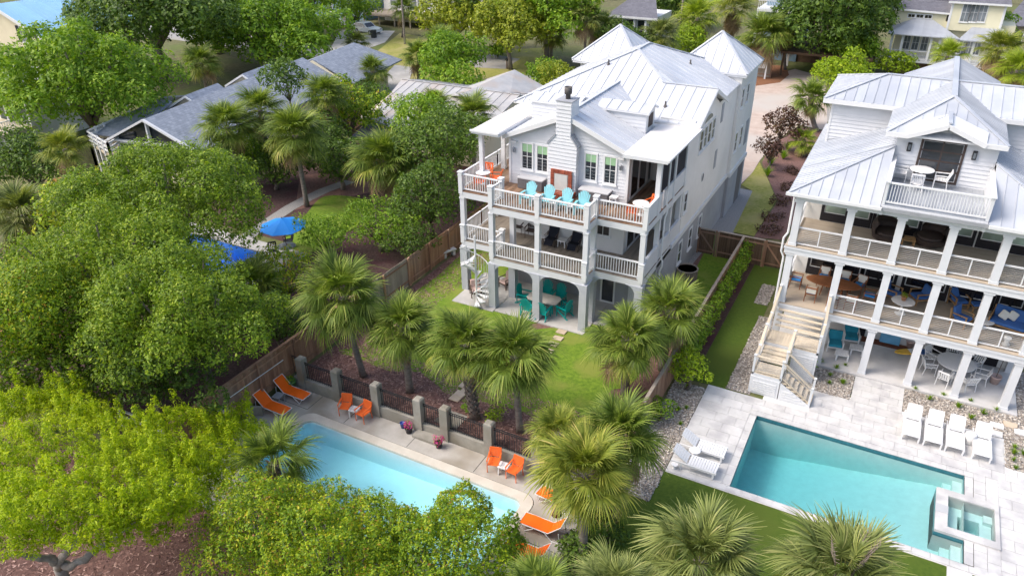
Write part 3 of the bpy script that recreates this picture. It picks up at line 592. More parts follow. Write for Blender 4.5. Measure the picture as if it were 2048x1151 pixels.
# ------------------------------------------------------------------ building helpers
def obox(mb, o, r, n, a0, a1, z0, z1, c0, c1):
    "box on a wall: a along r, z up, c out along n (o = point on the wall plane at z=0)"
    r = Vector(r); n = Vector(n); o = Vector(o); u = Vector((0, 0, 1))
    P = lambda a, z, c: o+r*a+u*z+n*c
    vs = [P(a0, z0, c0), P(a1, z0, c0), P(a1, z0, c1), P(a0, z0, c1), P(a0, z1, c0), P(a1, z1, c0), P(a1, z1, c1), P(a0, z1, c1)]
    return mb.add(vs, [(0, 3, 2, 1), (4, 5, 6, 7), (0, 1, 5, 4), (1, 2, 6, 5), (2, 3, 7, 6), (3, 0, 4, 7)])
FY = ((1, 0, 0), (0, -1, 0)); FX = ((0, 1, 0), (1, 0, 0)); FL = ((0, -1, 0), (-1, 0, 0))
def window(root, plane, face, a0, a1, z0, z1, frame='trim_white', glassm='glass_dark', nx=1, nz=2, cas=.09, shade=None, sill=True, name='window', mun=.035, depth=.05, lower=None):
    "plane: coordinate of the wall; a0..a1 along the wall; each window is a part with pane sub-parts"
    r, n = face; o = (0, plane, 0) if face is FY else (plane, 0, 0)
    sg = 1 if face is not FL else -1
    if face is FL: a0, a1 = -a1, -a0
    mb = MB(); B = lambda *q: obox(mb, o, r, n, *q)
    B(a0-cas, a0, z0-cas, z1+cas, 0, depth); B(a1, a1+cas, z0-cas, z1+cas, 0, depth); B(a0, a1, z1, z1+cas, 0, depth); B(a0, a1, z0-cas, z0, 0, depth)
    if sill: B(a0-cas-.04, a1+cas+.04, z0-cas-.05, z0-cas, 0, depth+.05)
    w = mb.build(name, frame, root)
    for i in range(nx):
        for k in range(nz):
            x0 = a0+(a1-a0)*i/nx; x1 = a0+(a1-a0)*(i+1)/nx; y0 = z0+(z1-z0)*k/nz; y1 = z0+(z1-z0)*(k+1)/nz
            mb = MB(); B(x0+mun/2, x1-mun/2, y0+mun/2, y1-mun/2, .004, .016+.006*k); mb.build('pane', lower if (lower and k == 0) else glassm, w)
    mb = MB()
    for i in range(1, nx): x = a0+(a1-a0)*i/nx; B(x-mun/2, x+mun/2, z0, z1, .003, .034)
    for k in range(1, nz): z = z0+(z1-z0)*k/nz; B(a0, a1, z-mun/2, z+mun/2, .003, .036)
    if mb.v: mb.build('sash_bar', frame, w)
    if shade: mb = MB(); B(a0+.01, a1-.01, z0+(z1-z0)*(1-shade), z1-.01, .024, .03); mb.build('window_shade', 'shade_green', w)
    return w
def roof(root, faces, panel, mat, seam=(.028, .038), name='roof', caps=(), cap_mat=None, base=None, capw=.17):
    "every face is a flat polygon; its metal panels are sub-parts of the roof"
    mb = MB()
    for f in faces:
        P = [Vector(p) for p in f]; n = Vector((0, 0, 0))
        for i in range(len(P)): n += (P[i]-P[0]).cross(P[(i+1) % len(P)]-P[0])
        if n.z < 0: P.reverse()
        mb.prism([p-Vector((0, 0, .09)) for p in P], (0, 0, .085))
    r = mb.build(name, base or 'trim_white', root)
    for f in faces:
        P = [Vector(p) for p in f]; n = Vector((0, 0, 0))
        for i in range(len(P)): n += (P[i]-P[0]).cross(P[(i+1) % len(P)]-P[0])
        n.normalize(); n = n if n.z > 0 else -n
        ax = Vector((0, 0, 1))-n*n.z
        if ax.length < .05: ax = Vector((0, 1, 0))
        strips(f, ax, panel, 'roof_panel', mat, r, thick=.012, gap=.0, rib=seam, minarea=.01)
    for a, b in caps:
        mb = MB(); a = Vector(a); b = Vector(b); mb.bar(a+Vector((0, 0, .045)), b+Vector((0, 0, .045)), capw, .05); mb.build('ridge_cap', cap_mat or mat, r)
    return r
def railing(root, a, b, z, h, sp=.14, joined=False, mat='trim_white', name='railing', bw=.035):
    a = Vector((*a[:2], z)); b = Vector((*b[:2], z)); d = b-a; L = d.length; U = Vector((0, 0, 1))
    r = MB().bar(a+U*(h-.03), b+U*(h-.03), .11, .06).build(name, mat, root); MB().bar(a+U*.12, b+U*.12, .06, .07).build('bottom_rail', mat, r)
    n = int(L/sp); me = MESHES.setdefault(('bal', h, bw), MB().box(-bw/2, bw/2, -bw/2, bw/2, .14, h-.05).mesh('baluster', mat))
    if joined:
        mb = MB()
        for i in range(n): p = a+d*((i+.5)/n); mb.box(p.x-bw/2, p.x+bw/2, p.y-bw/2, p.y+bw/2, z+.14, z+h-.05)
        if mb.v: tag(mb.build('baluster_row', mat, r), kind='stuff')
    else:
        for i in range(n): add('baluster', me, r, a+d*((i+.5)/n))
    return r
MESHES = {}
def post(root, x, y, z0, z1, w, mat='white_paint', cap=True, name='column'):
    mb = MB(); mb.box(x-w/2, x+w/2, y-w/2, y+w/2, z0, z1)
    if cap: mb.box(x-w/2-.03, x+w/2+.03, y-w/2-.03, y+w/2+.03, z1-.1, z1-.02).box(x-w/2-.02, x+w/2+.02, y-w/2-.02, y+w/2+.02, z0+.01, z0+.22)
    return mb.build(name, mat, root)
def newel(root, x, y, z, h=1.12, w=.24):
    mb = MB(); mb.box(x-w/2, x+w/2, y-w/2, y+w/2, z-.18, z+h).box(x-w/2-.035, x+w/2+.035, y-w/2-.035, y+w/2+.035, z+h, z+h+.06).box(x-w/2-.02, x+w/2+.02, y-w/2-.02, y+w/2+.02, z+h-.14, z+h-.1); return mb.build('newel_post', 'trim_white', root)
# ------------------------------------------------------------------ house one (white, three levels of decks)
random.seed(11)
H1 = thing('beach_house', 'large white beach house with stacked porches and pale standing seam metal roofs in the centre', 'house', (-15.7, 44, 0))
ZA, ZB = 3.27, 6.3
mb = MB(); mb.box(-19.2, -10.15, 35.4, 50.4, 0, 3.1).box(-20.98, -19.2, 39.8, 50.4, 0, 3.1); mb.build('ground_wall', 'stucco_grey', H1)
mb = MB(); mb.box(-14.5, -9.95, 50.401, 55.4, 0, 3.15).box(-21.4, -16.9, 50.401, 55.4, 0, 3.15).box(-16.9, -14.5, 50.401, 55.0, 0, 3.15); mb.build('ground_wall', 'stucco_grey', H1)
MB().box(-19.15, -12.15, 35.5, 40.2, 3.1, 9.2).build('wall', 'stucco_white', H1)
mb = MB(); mb.box(-21.0, -10.155, 39.5, 50.4, 3.1, 9.42); mb.build('wall', 'stucco_white', H1)
mb = MB(); mb.box(-14.5, -9.955, 50.41, 55.39, 3.15, 10.05).box(-21.4, -16.9, 50.41, 55.39, 3.15, 10.05).box(-16.9, -14.5, 50.41, 54.99, 3.15, 9.4); mb.build('wall', 'stucco_white', H1)
mb = MB(); mb.box(-10.2, -10.06, 37.8, 50.41, 3.02, 3.3).box(-10.1, -9.86, 50.38, 55.45, 3.05, 3.35); mb.build('belt_course', 'white_paint', H1)
MB().prism([(-10.153, 40.6, 9.42), (-10.153, 45.8, 9.42), (-10.153, 43.2, 10.7)], (-.3, 0, 0)).build('gable_wall', 'stucco_white', H1)
# front gable with clapboards
gx = -15.65; gz = 10.66
gable = [(-19.15, 35.495, 6.3), (-12.15, 35.495, 6.3), (-12.15, 35.495, 9.18), (gx, 35.495, gz-.05), (-19.15, 35.495, 9.18)]
gw = MB().prism([(x, 35.7, z) for x, y, z in gable[2:]]+[], (0, 4, 0)).build('gable_wall', 'stucco_white', H1)
strips(gable, (1, 0, 0), .19, 'clapboard', 'clapboard', gw, lap=(.004, .042), gap=0)
mb = MB(); [mb.box(x-.07, x+.07, 35.43, 35.6, 6.3, 9.15) for x in (-19.13, -12.17)]; mb.build('corner_board', 'trim_white', H1)
# chimney with sloping shoulders
yc = 35.04; cw = [(-16.58, 6.3), (-14.92, 6.3), (-14.92, 9.15), (-15.3, 9.65), (-15.3, 11.42), (-16.15, 11.42), (-16.15, 9.65), (-16.58, 9.15)]
ch = MB().prism([(x, yc+.012, z) for x, z in cw], (0, .98, 0)).build('chimney', 'clapboard', H1)
strips([(x, yc+.012, z) for x, z in cw[:3]+[cw[7]]], (1, 0, 0), .2, 'clapboard', 'clapboard', ch, lap=(.003, .036), gap=0); strips([(x, yc+.012, z) for x, z in cw[2:4]+cw[6:]], (1, 0, 0), .17, 'clapboard', 'clapboard', ch, lap=(.003, .036), gap=0); strips([(x, yc+.012, z) for x, z in cw[3:7]], (1, 0, 0), .2, 'clapboard', 'clapboard', ch, lap=(.003, .036), gap=0)
mb = MB(); mb.box(-16.2, -15.25, yc-.03, yc+1.02, 11.42, 11.47); mb.build('chimney_crown', 'stucco_grey', ch)
mb = MB(); mb.lathe([(.13, 0), (.13, .24), (.2, .26), (.21, .62), (.17, .62), (.17, .5)], 14, (-15.72, yc+.5, 11.47)); mb.build('flue_cap', 'chimney_cap', ch, True)
for s, x0, x1 in ((1, -15.3, -14.86), (-1, -16.15, -16.64)): roof(ch, [[(x0, yc-.05, 9.69), (x1, yc-.05, 9.12), (x1, yc+.5, 9.12), (x0, yc+.5, 9.69)]], .16, 'roof_grey_metal', (.03, .03), 'shoulder_roof', base='roof_grey_metal')
# brick fireplace
fp = MB().box(-16.35, -15.1, yc-.13, yc+.0, 6.35, 7.75).build('fireplace', 'mortar', H1)
bmh = MB().box(-.032, .032, -.055, .035, -.1, .1).mesh('brick', 'brick'); bmf = MB().box(-.1, .1, -.05, .04, -.03, .03).mesh('brick', 'brick')
for i in range(17): add('brick', bmh, fp, (-16.3+i*.072, yc-.1, 7.66))
for k in range(18):
    for x in (-16.25, -15.2): add('brick', bmf, fp, (x, yc-.1, 6.42+k*.066))
MB().box(-16.1, -15.35, yc-.16, yc-.12, 6.62, 7.52).build('fire_screen', 'stainless', fp)
he = MB().box(-16.5, -14.95, 34.42, yc-.13, 6.3, 6.6).build('hearth', 'mortar', H1)
for k in range(4):
    for i in range(7): add('brick', bmf, he, (-16.38+i*.22+(.05 if k % 2 else 0), 34.41, 6.36+k*.072))
    for i in range(3): add('brick', bmf, he, (-14.94, 34.52+i*.22, 6.36+k*.072), (0, 0, math.pi/2))
for i in range(7):
    for j in range(3): add('brick', bmf, he, (-16.38+i*.22, 34.5+j*.21, 6.61), (math.pi/2, 0, 0))
# windows on the front
for x0, x1 in ((-18.35, -17.75), (-17.42, -16.82)): window(H1, 35.47, FY, x0, x1, 7.3, 8.72, shade=.32, nx=2, mun=.03)
for x0, x1 in ((-14.55, -13.95), (-13.45, -12.85)): window(H1, 35.47, FY, x0, x1, 7.3, 8.72, shade=.3, nx=2, mun=.03)
for x in (-18.85, -12.55):
    l = MB().lathe([(.03, -.17), (.09, -.12), (.09, .1), (.03, .15)], 10, (x, 35.36, 8.3)).build('wall_lamp', 'grey_metal', H1); MB().lathe([(.07, -.1), (.07, .08)], 8, (x, 35.33, 8.3)).build('lamp_glass', 'glass_grey', l)
    MB().box(x-.16, x+.16, 35.3, 35.46, 8.72, 8.82).build('floodlight', 'trim_white', H1)
# middle floor openings
window(H1, 35.5, FY, -13.75, -13.0, 4.2, 5.5, nx=2); window(H1, 35.5, FY, -15.6, -14.7, 4.2, 5.5, nx=2)
for a in (36.0, 37.3): window(H1, -12.15, FX, a, a+1.15, 3.4, 5.5, glassm='glass_black', nz=1, name='sliding_door', sill=False); window(H1, -12.15, FX, a, a+1.15, 6.42, 8.6, glassm='glass_black', nz=1, name='sliding_door', sill=False)
window(H1, -12.15, FX, 38.75, 39.3, 6.42, 8.6, glassm='glass_black', nz=1, name='sliding_door', sill=False)
# ground floor: door, window, shutter
window(H1, 35.4, FY, -13.2, -12.5, .15, 2.1, nz=1, name='door', sill=False, lower=None); window(H1, 35.4, FY, -17.9, -15.5, 1.1, 2.0, nx=3, nz=1)
sh = MB().box(-11.6, -10.7, 35.3, 35.36, .1, 2.3).build('louver_door', 'trim_white', H1)
for i in range(8): MB().box(-11.55+i*.105, -11.49+i*.105, 35.26, 35.3, .15, 2.25).build('slat', 'white_paint', sh)
# right side windows
for i in range(4): window(H1, -10.155, FX, 41.75+i*.88, 42.35+i*.88, 7.5, 8.7, glassm='glass_grey' if i % 2 else 'glass_dark')
mb = MB(); mb.prism([(-10.155, 43.2+1.0*math.cos(a), 9.0+.42*math.sin(a)) for a in [math.pi*k/10 for k in range(11)]], (.05, 0, 0)); aw = mb.build('arched_window', 'trim_white', H1)
MB().prism([(-10.1, 43.2+.85*math.cos(a), 9.04+.33*math.sin(a)) for a in [math.pi*k/10 for k in range(11)]], (.01, 0, 0)).build('pane', 'glass_grey', aw)
for y, z0, z1 in ((46.45, 7.95, 9.15), (46.1, 5.05, 6.25)): MB().box(-10.16, -10.13, y, y+.5, z0, z1).build('blind_window', 'stucco_grey', H1)
mb = MB(); mb.prism([(-10.15, 43.45+.24*math.cos(a), 5.43+.32*math.sin(a)) for a in [2*math.pi*k/16 for k in range(16)]], (.04, 0, 0)); ov = mb.build('oval_window', 'trim_white', H1)
MB().prism([(-10.115, 43.45+.18*math.cos(a), 5.43+.26*math.sin(a)) for a in [2*math.pi*k/16 for k in range(16)]], (.01, 0, 0)).build('pane', 'glass_grey', ov)
window(H1, -10.155, FX, 39.75, 40.25, 4.5, 5.6)
for y in (39.6, 41.75, 43.85): window(H1, -10.15, FX, y, y+.6, 1.25, 2.55, glassm='glass_grey', lower='glass_dark')
for y in (50.9, 52.4): window(H1, -9.955, FX, y, y+.6, 7.8, 9.0, glassm='glass_grey'); window(H1, -9.955, FX, y-.2, y+.4, 4.8, 6.05, glassm='glass_grey')
MB().box(-9.96, -9.93, 53.3, 54.7, .0, 2.9).build('garage_opening', 'storage_grey', H1); MB().box(-9.96, -9.93, 53.9, 54.8, 4.3, 6.1).build('blind_window', 'stucco_grey', H1)
mb = MB(); mb.tube([(-10.02, 35.75, 9.2), (-10.02, 35.75, 6.6), (-9.96, 35.75, 6.4), (-9.96, 35.75, 6.05), (-10.05, 35.75, 5.8), (-10.05, 35.75, 3.5), (-9.95, 35.75, 3.2), (-9.95, 35.75, 2.9), (-10.05, 35.75, 2.6), (-10.05, 35.75, .3)], .05, 8); mb.build('downspout', 'trim_white', H1)
# decks: boards, fascia and beams for both levels
BAY = [(-18.5, 31.95), (-12.88, 31.95), (-12.88, 33.1), (-10.2, 33.1), (-10.2, 39.45), (-12.13, 39.45), (-12.13, 35.46), (-19.2, 35.46), (-19.2, 39.45), (-21.05, 39.45), (-21.05, 33.1), (-18.5, 33.1)]
rects = [(-18.5, -12.88, 31.95, 35.42), (-12.86, -10.2, 33.1, 35.42), (-12.1, -10.2, 35.42, 39.4), (-21.05, -18.52, 33.1, 35.42), (-21.05, -19.22, 35.42, 39.4)]
for z, wood in ((ZA, 'deck_weathered'), (ZB, 'deck_wood')):
    mb = MB()
    for x0, x1, y0, y1 in rects: mb.box(x0+.02, x1-.02, y0+.02, y1, z-.3, z-.035)
    f = mb.build('deck_frame', 'white_paint', H1)
    for x0, x1, y0, y1 in rects: strips([(x, y, z-.034) for x, y in rect(x0-(.04 if x0 < -20 else 0), x1+(.04 if x1 > -11 else 0), y0-(.05 if y0 < 34 else 0), y1)], (0, 1, 0), .142, 'deck_board', wood, f, thick=.03, gap=.008)
    for (a, b) in zip(BAY[:5]+BAY[9:], BAY[1:5]+[BAY[5]]+BAY[10:]+[BAY[0]]):
        if a[1] > 39 and b[1] > 39: continue
        mb = MB(); mb.bar((*a, z-.22), (*b, z-.22), .1, .34); mb.build('fascia', 'white_paint', H1)
    # railings
    hh = 1.0
    segs = [((-21.0, 33.15), (-18.55, 33.15)), ((-18.45, 32.0), (-15.68, 32.0)), ((-15.68, 32.0), (-12.93, 32.0)), ((-12.88, 33.15), (-10.25, 33.15))]
    for a, b in segs: railing(H1, (a[0]+.13, a[1]), (b[0]-.13, b[1]), z, hh)
    for a, b in (((-18.45, 32.1), (-18.45, 33.1)), ((-12.93, 32.1), (-12.93, 33.1))): railing(H1, a, b, z, hh, .14, True)
    for k in range(3): railing(H1, (-21.0, 33.3+k*2.05), (-21.0, 35.2+k*2.05), z, hh, .14, True)
    for x, y in ((-21.0, 33.15), (-18.45, 32.0), (-15.68, 32.0), (-12.93, 32.0), (-10.25, 33.15)): newel(H1, x, y, z, 1.06 if z == ZB else .9)
    newel(H1, -18.45, 33.15, z); newel(H1, -12.93, 33.15, z)
    # solid panels on the right porch
    for y0, y1 in ((33.3, 35.3), (35.6, 37.2), (37.5, 39.4)): mb = MB(); mb.box(-10.24, -10.16, y0, y1, z+.06, z+1.02).box(-10.27, -10.12, y0, y1, z+1.02, z+1.08); mb.build('porch_panel', 'white_paint', H1)
# columns of the upper porch roofs, then middle, then ground level
for x, y in ((-10.25, 34.75), (-10.25, 37.35), (-10.25, 39.4), (-20.55, 34.75), (-20.55, 37.3)): post(H1, x, y, ZB, 9.24, .24)
for y0, y1 in ((35.0, 37.2), (37.5, 39.25)): MB().box(-10.23, -10.2, y0, y1, ZB+1.1, 9.1).build('insect_screen', 'navy_sling', H1)
COLS = [(-18.45, 32.05), (-15.68, 32.05), (-12.93, 32.05), (-20.95, 33.2), (-10.3, 33.2), (-18.0, 33.6), (-13.0, 33.2)]
for x, y in COLS: post(H1, x, y, ZA, ZB-.38, .27)
for y in (35.45, 37.35, 39.2): post(H1, -10.3, y, ZA, ZB-.38, .25)
post(H1, -20.95, 37.0, ZA, ZB-.38, .25)
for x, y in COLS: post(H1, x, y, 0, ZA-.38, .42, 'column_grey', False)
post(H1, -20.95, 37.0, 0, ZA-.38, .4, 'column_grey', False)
def spandrel(x, y, dx, dy, r=.55, z=ZA-.39, t=.36):
    "quarter-round bracket that turns the opening into an arch"
    pts = [(0, 0), (r, 0)]+[(r-r*math.sin(a), -r+r*math.cos(a)) for a in [math.pi/2*k/6 for k in range(7)]][1:]
    mb = MB(); ax = Vector((dx, dy, 0)); pr = Vector((-dy, dx, 0))
    mb.prism([Vector((x, y, z))+ax*(.2+a)+Vector((0, 0, b))-pr*t/2 for a, b in pts], pr*t); mb.build('arch_bracket', 'column_grey', H1)
for x, y, dirs in ((-18.45, 32.05, ((1, 0), (0, 1))), (-15.68, 32.05, ((1, 0), (-1, 0))), (-12.93, 32.05, ((-1, 0), (0, 1))), (-20.95, 33.2, ((1, 0), (0, 1))), (-10.3, 33.2, ((-1, 0), (0, 1))), (-13.0, 33.2, ((1, 0),))):
    for d in dirs: spandrel(x, y, *d)
# roofs
fl = []
for x0, x1 in ((-20.95, -19.2), (-12.1, -9.75)):
    mb = MB(); mb.box(x0, x1, 34.3, 40.2, 9.24, 9.42); f = mb.build('porch_roof', 'white_paint', H1); MB().box(x0+.06, x1-.06, 34.36, 40.2, 9.42, 9.45).build('roof_membrane', 'roof_flat', f)
    mb = MB(); mb.bar((x0-.05, 34.3, 9.4), (x1, 34.3, 9.4), .12, .1) if x0 < -15 else mb.bar((-9.72, 34.25, 9.4), (-9.72, 40.1, 9.4), .12, .1); mb.build('gutter', 'trim_white', H1)
MB().box(-12.1, -10.1, 40.2, 40.5, 9.4, 9.75).build('parapet', 'stucco_white', H1)
ye = 35.15
roof(H1, [[(-19.45, ye, 9.12), (gx, ye, gz+.06), (gx, 43.6, gz+.06), (-19.45, 40.3, 9.12)], [(-11.9, ye, 9.12), (gx, ye, gz+.06), (gx, 43.6, gz+.06), (-11.9, 40.3, 9.12)]], .62, 'roof_metal', caps=[((gx, ye, gz+.07), (gx, 43.5, gz+.07))], name='front_gable_roof')
for s in ((-19.45, 9.1), (-11.9, 9.1)): MB().bar((s[0], ye-.02, s[1]-.08), (gx, ye-.02, gz-.04), .06, .24).build('rake_board', 'trim_white', H1)
P1, P2 = (gx, 45.9, 12.05), (gx, 48.0, 12.05); el, er = -21.3, -10.05; ez = 9.55
fs = [[(el, 40.0, ez), (er, 40.0, ez), P1], [(el, 40.0, ez), P1, P2, (el, 53.9, ez)], [(er, 46.0, ez), (-13.05, 43.15, 10.86), P1, P2, (er, 53.9, ez)], [(el, 53.9, ez), P2, (er, 53.9, ez)]]
fs[0] = [(el, 40.0, ez), (er, 40.35, ez+.12), (-9.8, 40.3, ez+.12), (-9.8, 43.15, 10.86), (-13.05, 43.15, 10.86), P1]
fs[0] = [(el, 40.0, ez), (-9.8, 40.0, ez), (-9.8, 43.15, ez+3.15*(2.5/5.9)), (-12.97, 43.15, ez+3.15*(2.5/5.9)), P1]
zr = ez+3.15*(2.5/5.9)
fs[2] = [(er, 46.3, ez), (-12.97, 43.15, zr), P1, P2, (er, 53.9, ez)]
fs.append([(-9.8, 43.15, zr), (-9.8, 46.3, ez), (er, 46.3, ez), (-12.97, 43.15, zr)])
roof(H1, fs, .62, 'roof_metal', caps=[((el, 40.0, ez), P1), (P1, P2), (P1, (-12.97, 43.15, zr)), ((-12.97, 43.15, zr), (-9.8, 43.15, zr)), (P2, (er, 53.9, ez))], name='main_roof')
for a, b in (((-9.78, 40.0, ez-.1), (-9.78, 43.15, zr-.1)), ((-9.78, 46.3, ez-.1), (-9.78, 43.15, zr-.1))): MB().bar(a, b, .06, .22).build('rake_board', 'trim_white', H1)
def pyramid(cx, cy, h, z, zp):
    q = [(cx-h, cy-h, z), (cx+h, cy-h, z), (cx+h, cy+h, z), (cx-h, cy+h, z)]; a = (cx, cy, zp)
    roof(H1, [[q[i], q[(i+1) % 4], a] for i in range(4)], .6, 'roof_metal', caps=[(q[i], a) for i in range(4)], name='tower_roof')
    MB().box(cx-h+.05, cx+h-.05, cy-h+.05, cy+h-.05, z-.22, z-.1).build('eave', 'trim_white', H1)
pyramid(-12.15, 52.75, 2.5, 10.15, 12.25); pyramid(-19.25, 52.3, 2.55, 10.1, 12.2)
# dormers across the front gable
def dormer(x0, x1, xe, yf, yb, zt, sgn):
    zm = lambda x: 9.12+(1-abs(x-gx)/3.75)*1.6
    d = MB().prism([(x0, yf, zm(x0)-.25), (xe, yf, 9.15), (xe, yf, zt), (x0, yf, zt)], (0, yb-yf, 0)).build('dormer', 'stucco_white', H1)
    strips([(x0, yf-.002, zm(x0)-.2), (xe, yf-.002, 9.2), (xe, yf-.002, zt), (x0, yf-.002, zt)], (1, 0, 0), .19, 'clapboard', 'clapboard', d, lap=(.003, .036), gap=0)
    o = .18*sgn
    roof(d, [[(x0, yf-.15, zt+.02), (xe+o, yf-.15, zt+.02), (xe+o, (yf+yb)/2+.1, zt+.3), (x0, (yf+yb)/2+.1, zt+.3)], [(x0, yb+.1, zt+.02), (xe+o, yb+.1, zt+.02), (xe+o, (yf+yb)/2+.1, zt+.3), (x0, (yf+yb)/2+.1, zt+.3)]], .6, 'roof_metal', name='dormer_roof')
    return d
d = dormer(-15.3, -12.25, -12.25, 38.3, 39.6, 10.42, 1) if False else dormer(-15.2, -12.3, -12.3, 38.3, 39.7, 10.42, 1)
MB().box(-12.31, -12.27, 38.65, 39.35, 9.55, 10.25).build('louver', 'dark_wicker', d)
dormer(-16.1, -19.05, -19.05, 38.0, 39.4, 10.42, -1)
for u, v in ((1217, 117), (1374, 132), (1323, 199)):
    p = {1217: (-16.9, 44.2, 11.35), 1374: (-13.0, 48.6, 10.85), 1323: (-12.2, 41.2, 10.1)}[u]
    mb = MB(); mb.lathe([(.14, -.1), (.1, .0), (.05, .12), (.05, .28)], 8, p); mb.build('vent_pipe', 'chimney_cap', H1)
# spiral stair beside the left front column
ss = thing('spiral_stair', 'white metal spiral staircase at the left front corner of the white house', 'staircase', (-19.55, 31.9, 0))
cx, cy = -19.55, 32.0
MB().tube([(cx, cy, 0), (cx, cy, 4.3)], .06, 8).build('pole', 'trim_white', ss)
N = 15; pr = []
for i in range(N):
    a = math.radians(-70+i*24); b = math.radians(-70+(i+1)*24); z = .2+i*.205
    mb = MB(); mb.prism([(cx+.06*math.cos(a), cy+.06*math.sin(a), z), (cx+.85*math.cos(a), cy+.85*math.sin(a), z), (cx+.85*math.cos(b), cy+.85*math.sin(b), z), (cx+.06*math.cos(b), cy+.06*math.sin(b), z)], (0, 0, .05)); mb.build('step', 'trim_white', ss)
    for q in (a, (a+b)/2): mb = MB(); mb.tube([(cx+.83*math.cos(q), cy+.83*math.sin(q), z+.02), (cx+.83*math.cos(q), cy+.83*math.sin(q), z+.95+(.1 if q != a else 0))], .014, 5); mb.build('baluster', 'trim_white', ss)
    pr.append((cx+.84*math.cos(a), cy+.84*math.sin(a), z+.95))
MB().tube(pr, .03, 6).build('handrail', 'trim_white', ss)
# ------------------------------------------------------------------ house two (white, right)
random.seed(12)
H2 = thing('beach_house', 'white beach house with cable railed porches and roof terrace at the right edge', 'house', (1.8, 42, 0))
Z1, Z2, ZE = 3.05, 6.15, 8.85; yf = 34.75; CX = [-3.45, -1.2, .87, 2.92, 4.92, 6.92]
mb = MB(); mb.box(-3.55, 7.3, 38.3, 50, 0, 9.0); mb.build('wall', 'stucco_white', H2)
for zf, z0 in ((0.09, Z1), (Z1, Z2), (Z2, ZE)):
    for i, x in enumerate(CX):
        if zf < 1 and i == 0: x = -3.45
        mb = MB(); mb.box(x-.16, x+.16, yf-.16, yf+.16, zf, z0-.4).box(x-.22, x+.22, yf-.2, yf+.2, z0-.5, z0-.4).box(x-.19, x+.19, yf-.18, yf+.18, zf, zf+.12); mb.build('column', 'white_paint', H2)
    for yy in (36.5, 38.1): mb = MB(); mb.box(7.1, 7.35, yy-.15, yy+.15, zf, z0-.4); mb.build('column', 'white_paint', H2)
for z in (Z1, Z2):
    mb = MB(); mb.box(-3.68, 7.4, yf-.1, 38.3, z-.3, z-.03); f = mb.build('deck_frame', 'white_paint', H2)
    strips([(x, y, z-.029) for x, y in rect(-3.72, 7.44, yf-.24, 38.29)], (1, 0, 0), .14, 'deck_board', 'deck_tan', f, thick=.026, gap=.006)
    mb = MB(); mb.box(-3.74, 7.46, yf-.2, yf-.1, z-.42, z-.031).box(-3.74, -3.64, yf-.1, 38.3, z-.42, z-.031).box(-3.78, 7.5, yf-.24, yf-.2, z-.16, z-.05); mb.build('fascia', 'white_paint', H2)
def cable_rail(a, b, z, mid=True):
    a = Vector((*a, z)); b = Vector((*b, z)); U = Vector((0, 0, 1)); mb = MB(); mb.bar(a+U*.92, b+U*.92, .1, .05).bar(a+U*.1, b+U*.1, .06, .05)
    if mid: m = (a+b)/2; mb.bar(m+U*.1, m+U*.9, .05)
    r = mb.build('railing', 'trim_white', H2)
    for k in range(8): p = U*(.19+k*.09); mb = MB(); mb.bar(a+p, b+p, .012); mb.build('cable', 'cable_steel', r)
for z in (Z1, Z2):
    for i, (a, b) in enumerate(zip(CX[:-1], CX[1:])):
        if z == Z1 and i == 0: continue
        cable_rail((a+.17, yf), (b-.17, yf), z)
    cable_rail((-3.5, yf+.2), (-3.5, 38.2), z)
# porch doors: dark frames
def fdoor(x0, x1, z0, z1, n, gm, nz=3, plane=38.3):
    w = window(H2, plane, FY, x0, x1, z0, z1, 'black_frame', gm, n, nz, .14, sill=False, name='french_door', mun=.11)
    MB().box(x0-.14, x1+.14, plane-.06, plane-.002, z0-.42, z0-.141).build('kick_panel', 'black_frame', w); return w
for x0, x1 in ((-2.6, -.5), (-.2, 1.7), (2.2, 4.0), (4.35, 6.2)): fdoor(x0, x1, Z2+.45, Z2+2.3, 2, 'glass_green')
for x0, x1 in ((-2.75, -.3), (-.1, 1.3), (1.8, 3.6), (4.0, 5.6), (5.9, 6.9)): fdoor(x0, x1, Z1+.45, Z1+2.25, 2, 'glass_black')
for x0, x1 in ((-.1, .5), (4.0, 4.9), (5.4, 6.6)): fdoor(x0, x1, .52, 2.2, 1, 'glass_black')
mb = MB(); mb.tube([(-3.75, yf+.1, ZE), (-3.75, yf+.1, Z2+.5), (-3.9, yf+.1, Z2+.2), (-3.9, yf+.1, Z2-.5), (-3.75, yf+.1, Z2-.8), (-3.75, yf+.1, .2)], .05, 8); mb.build('downspout', 'trim_white', H2)
mb = MB(); mb.lathe([(.05, -.12), (.1, -.08), (.06, .1)], 8, (-3.1, 38.22, 5.0)); mb.build('wall_lamp', 'black_frame', H2)
# main roof skirt: front and left slopes
e0, e1, ye2 = -4.0, 7.6, 34.25; pit = .42
zz = lambda d: ZE+d*pit
beam = MB().box(-3.65, 7.45, yf-.18, yf+.18, ZE-.4, ZE-.06).build('beam', 'white_paint', H2)
MB().box(e0+.03, e1, ye2+.03, 38.4, ZE-.06, ZE-.02).build('soffit', 'white_paint', H2); MB().box(e0-.08, -.05, ye2-.1, ye2+.02, ZE-.08, ZE+.05).build('gutter', 'trim_white', H2); MB().box(4.05, e1, ye2-.1, ye2+.02, ZE-.08, ZE+.05).build('gutter', 'trim_white', H2); MB().box(-.05, 4.05, ye2-.02, ye2+.1, ZE-.1, ZE+.06).build('fascia', 'grey_metal', H2)
D = 3.85
fr = [(e0, ye2, ZE), (-.12, ye2, ZE), (-.12, ye2+3.88, zz(3.88))]
lf = [(e0, ye2, ZE), (-.12, ye2+3.88, zz(3.88)), (-.12, 46, zz(3.88)), (e0, 46, ZE)]
fr2 = [(4.02, ye2, ZE), (e1, ye2, ZE), (4.02, ye2+3.58, zz(3.58))]
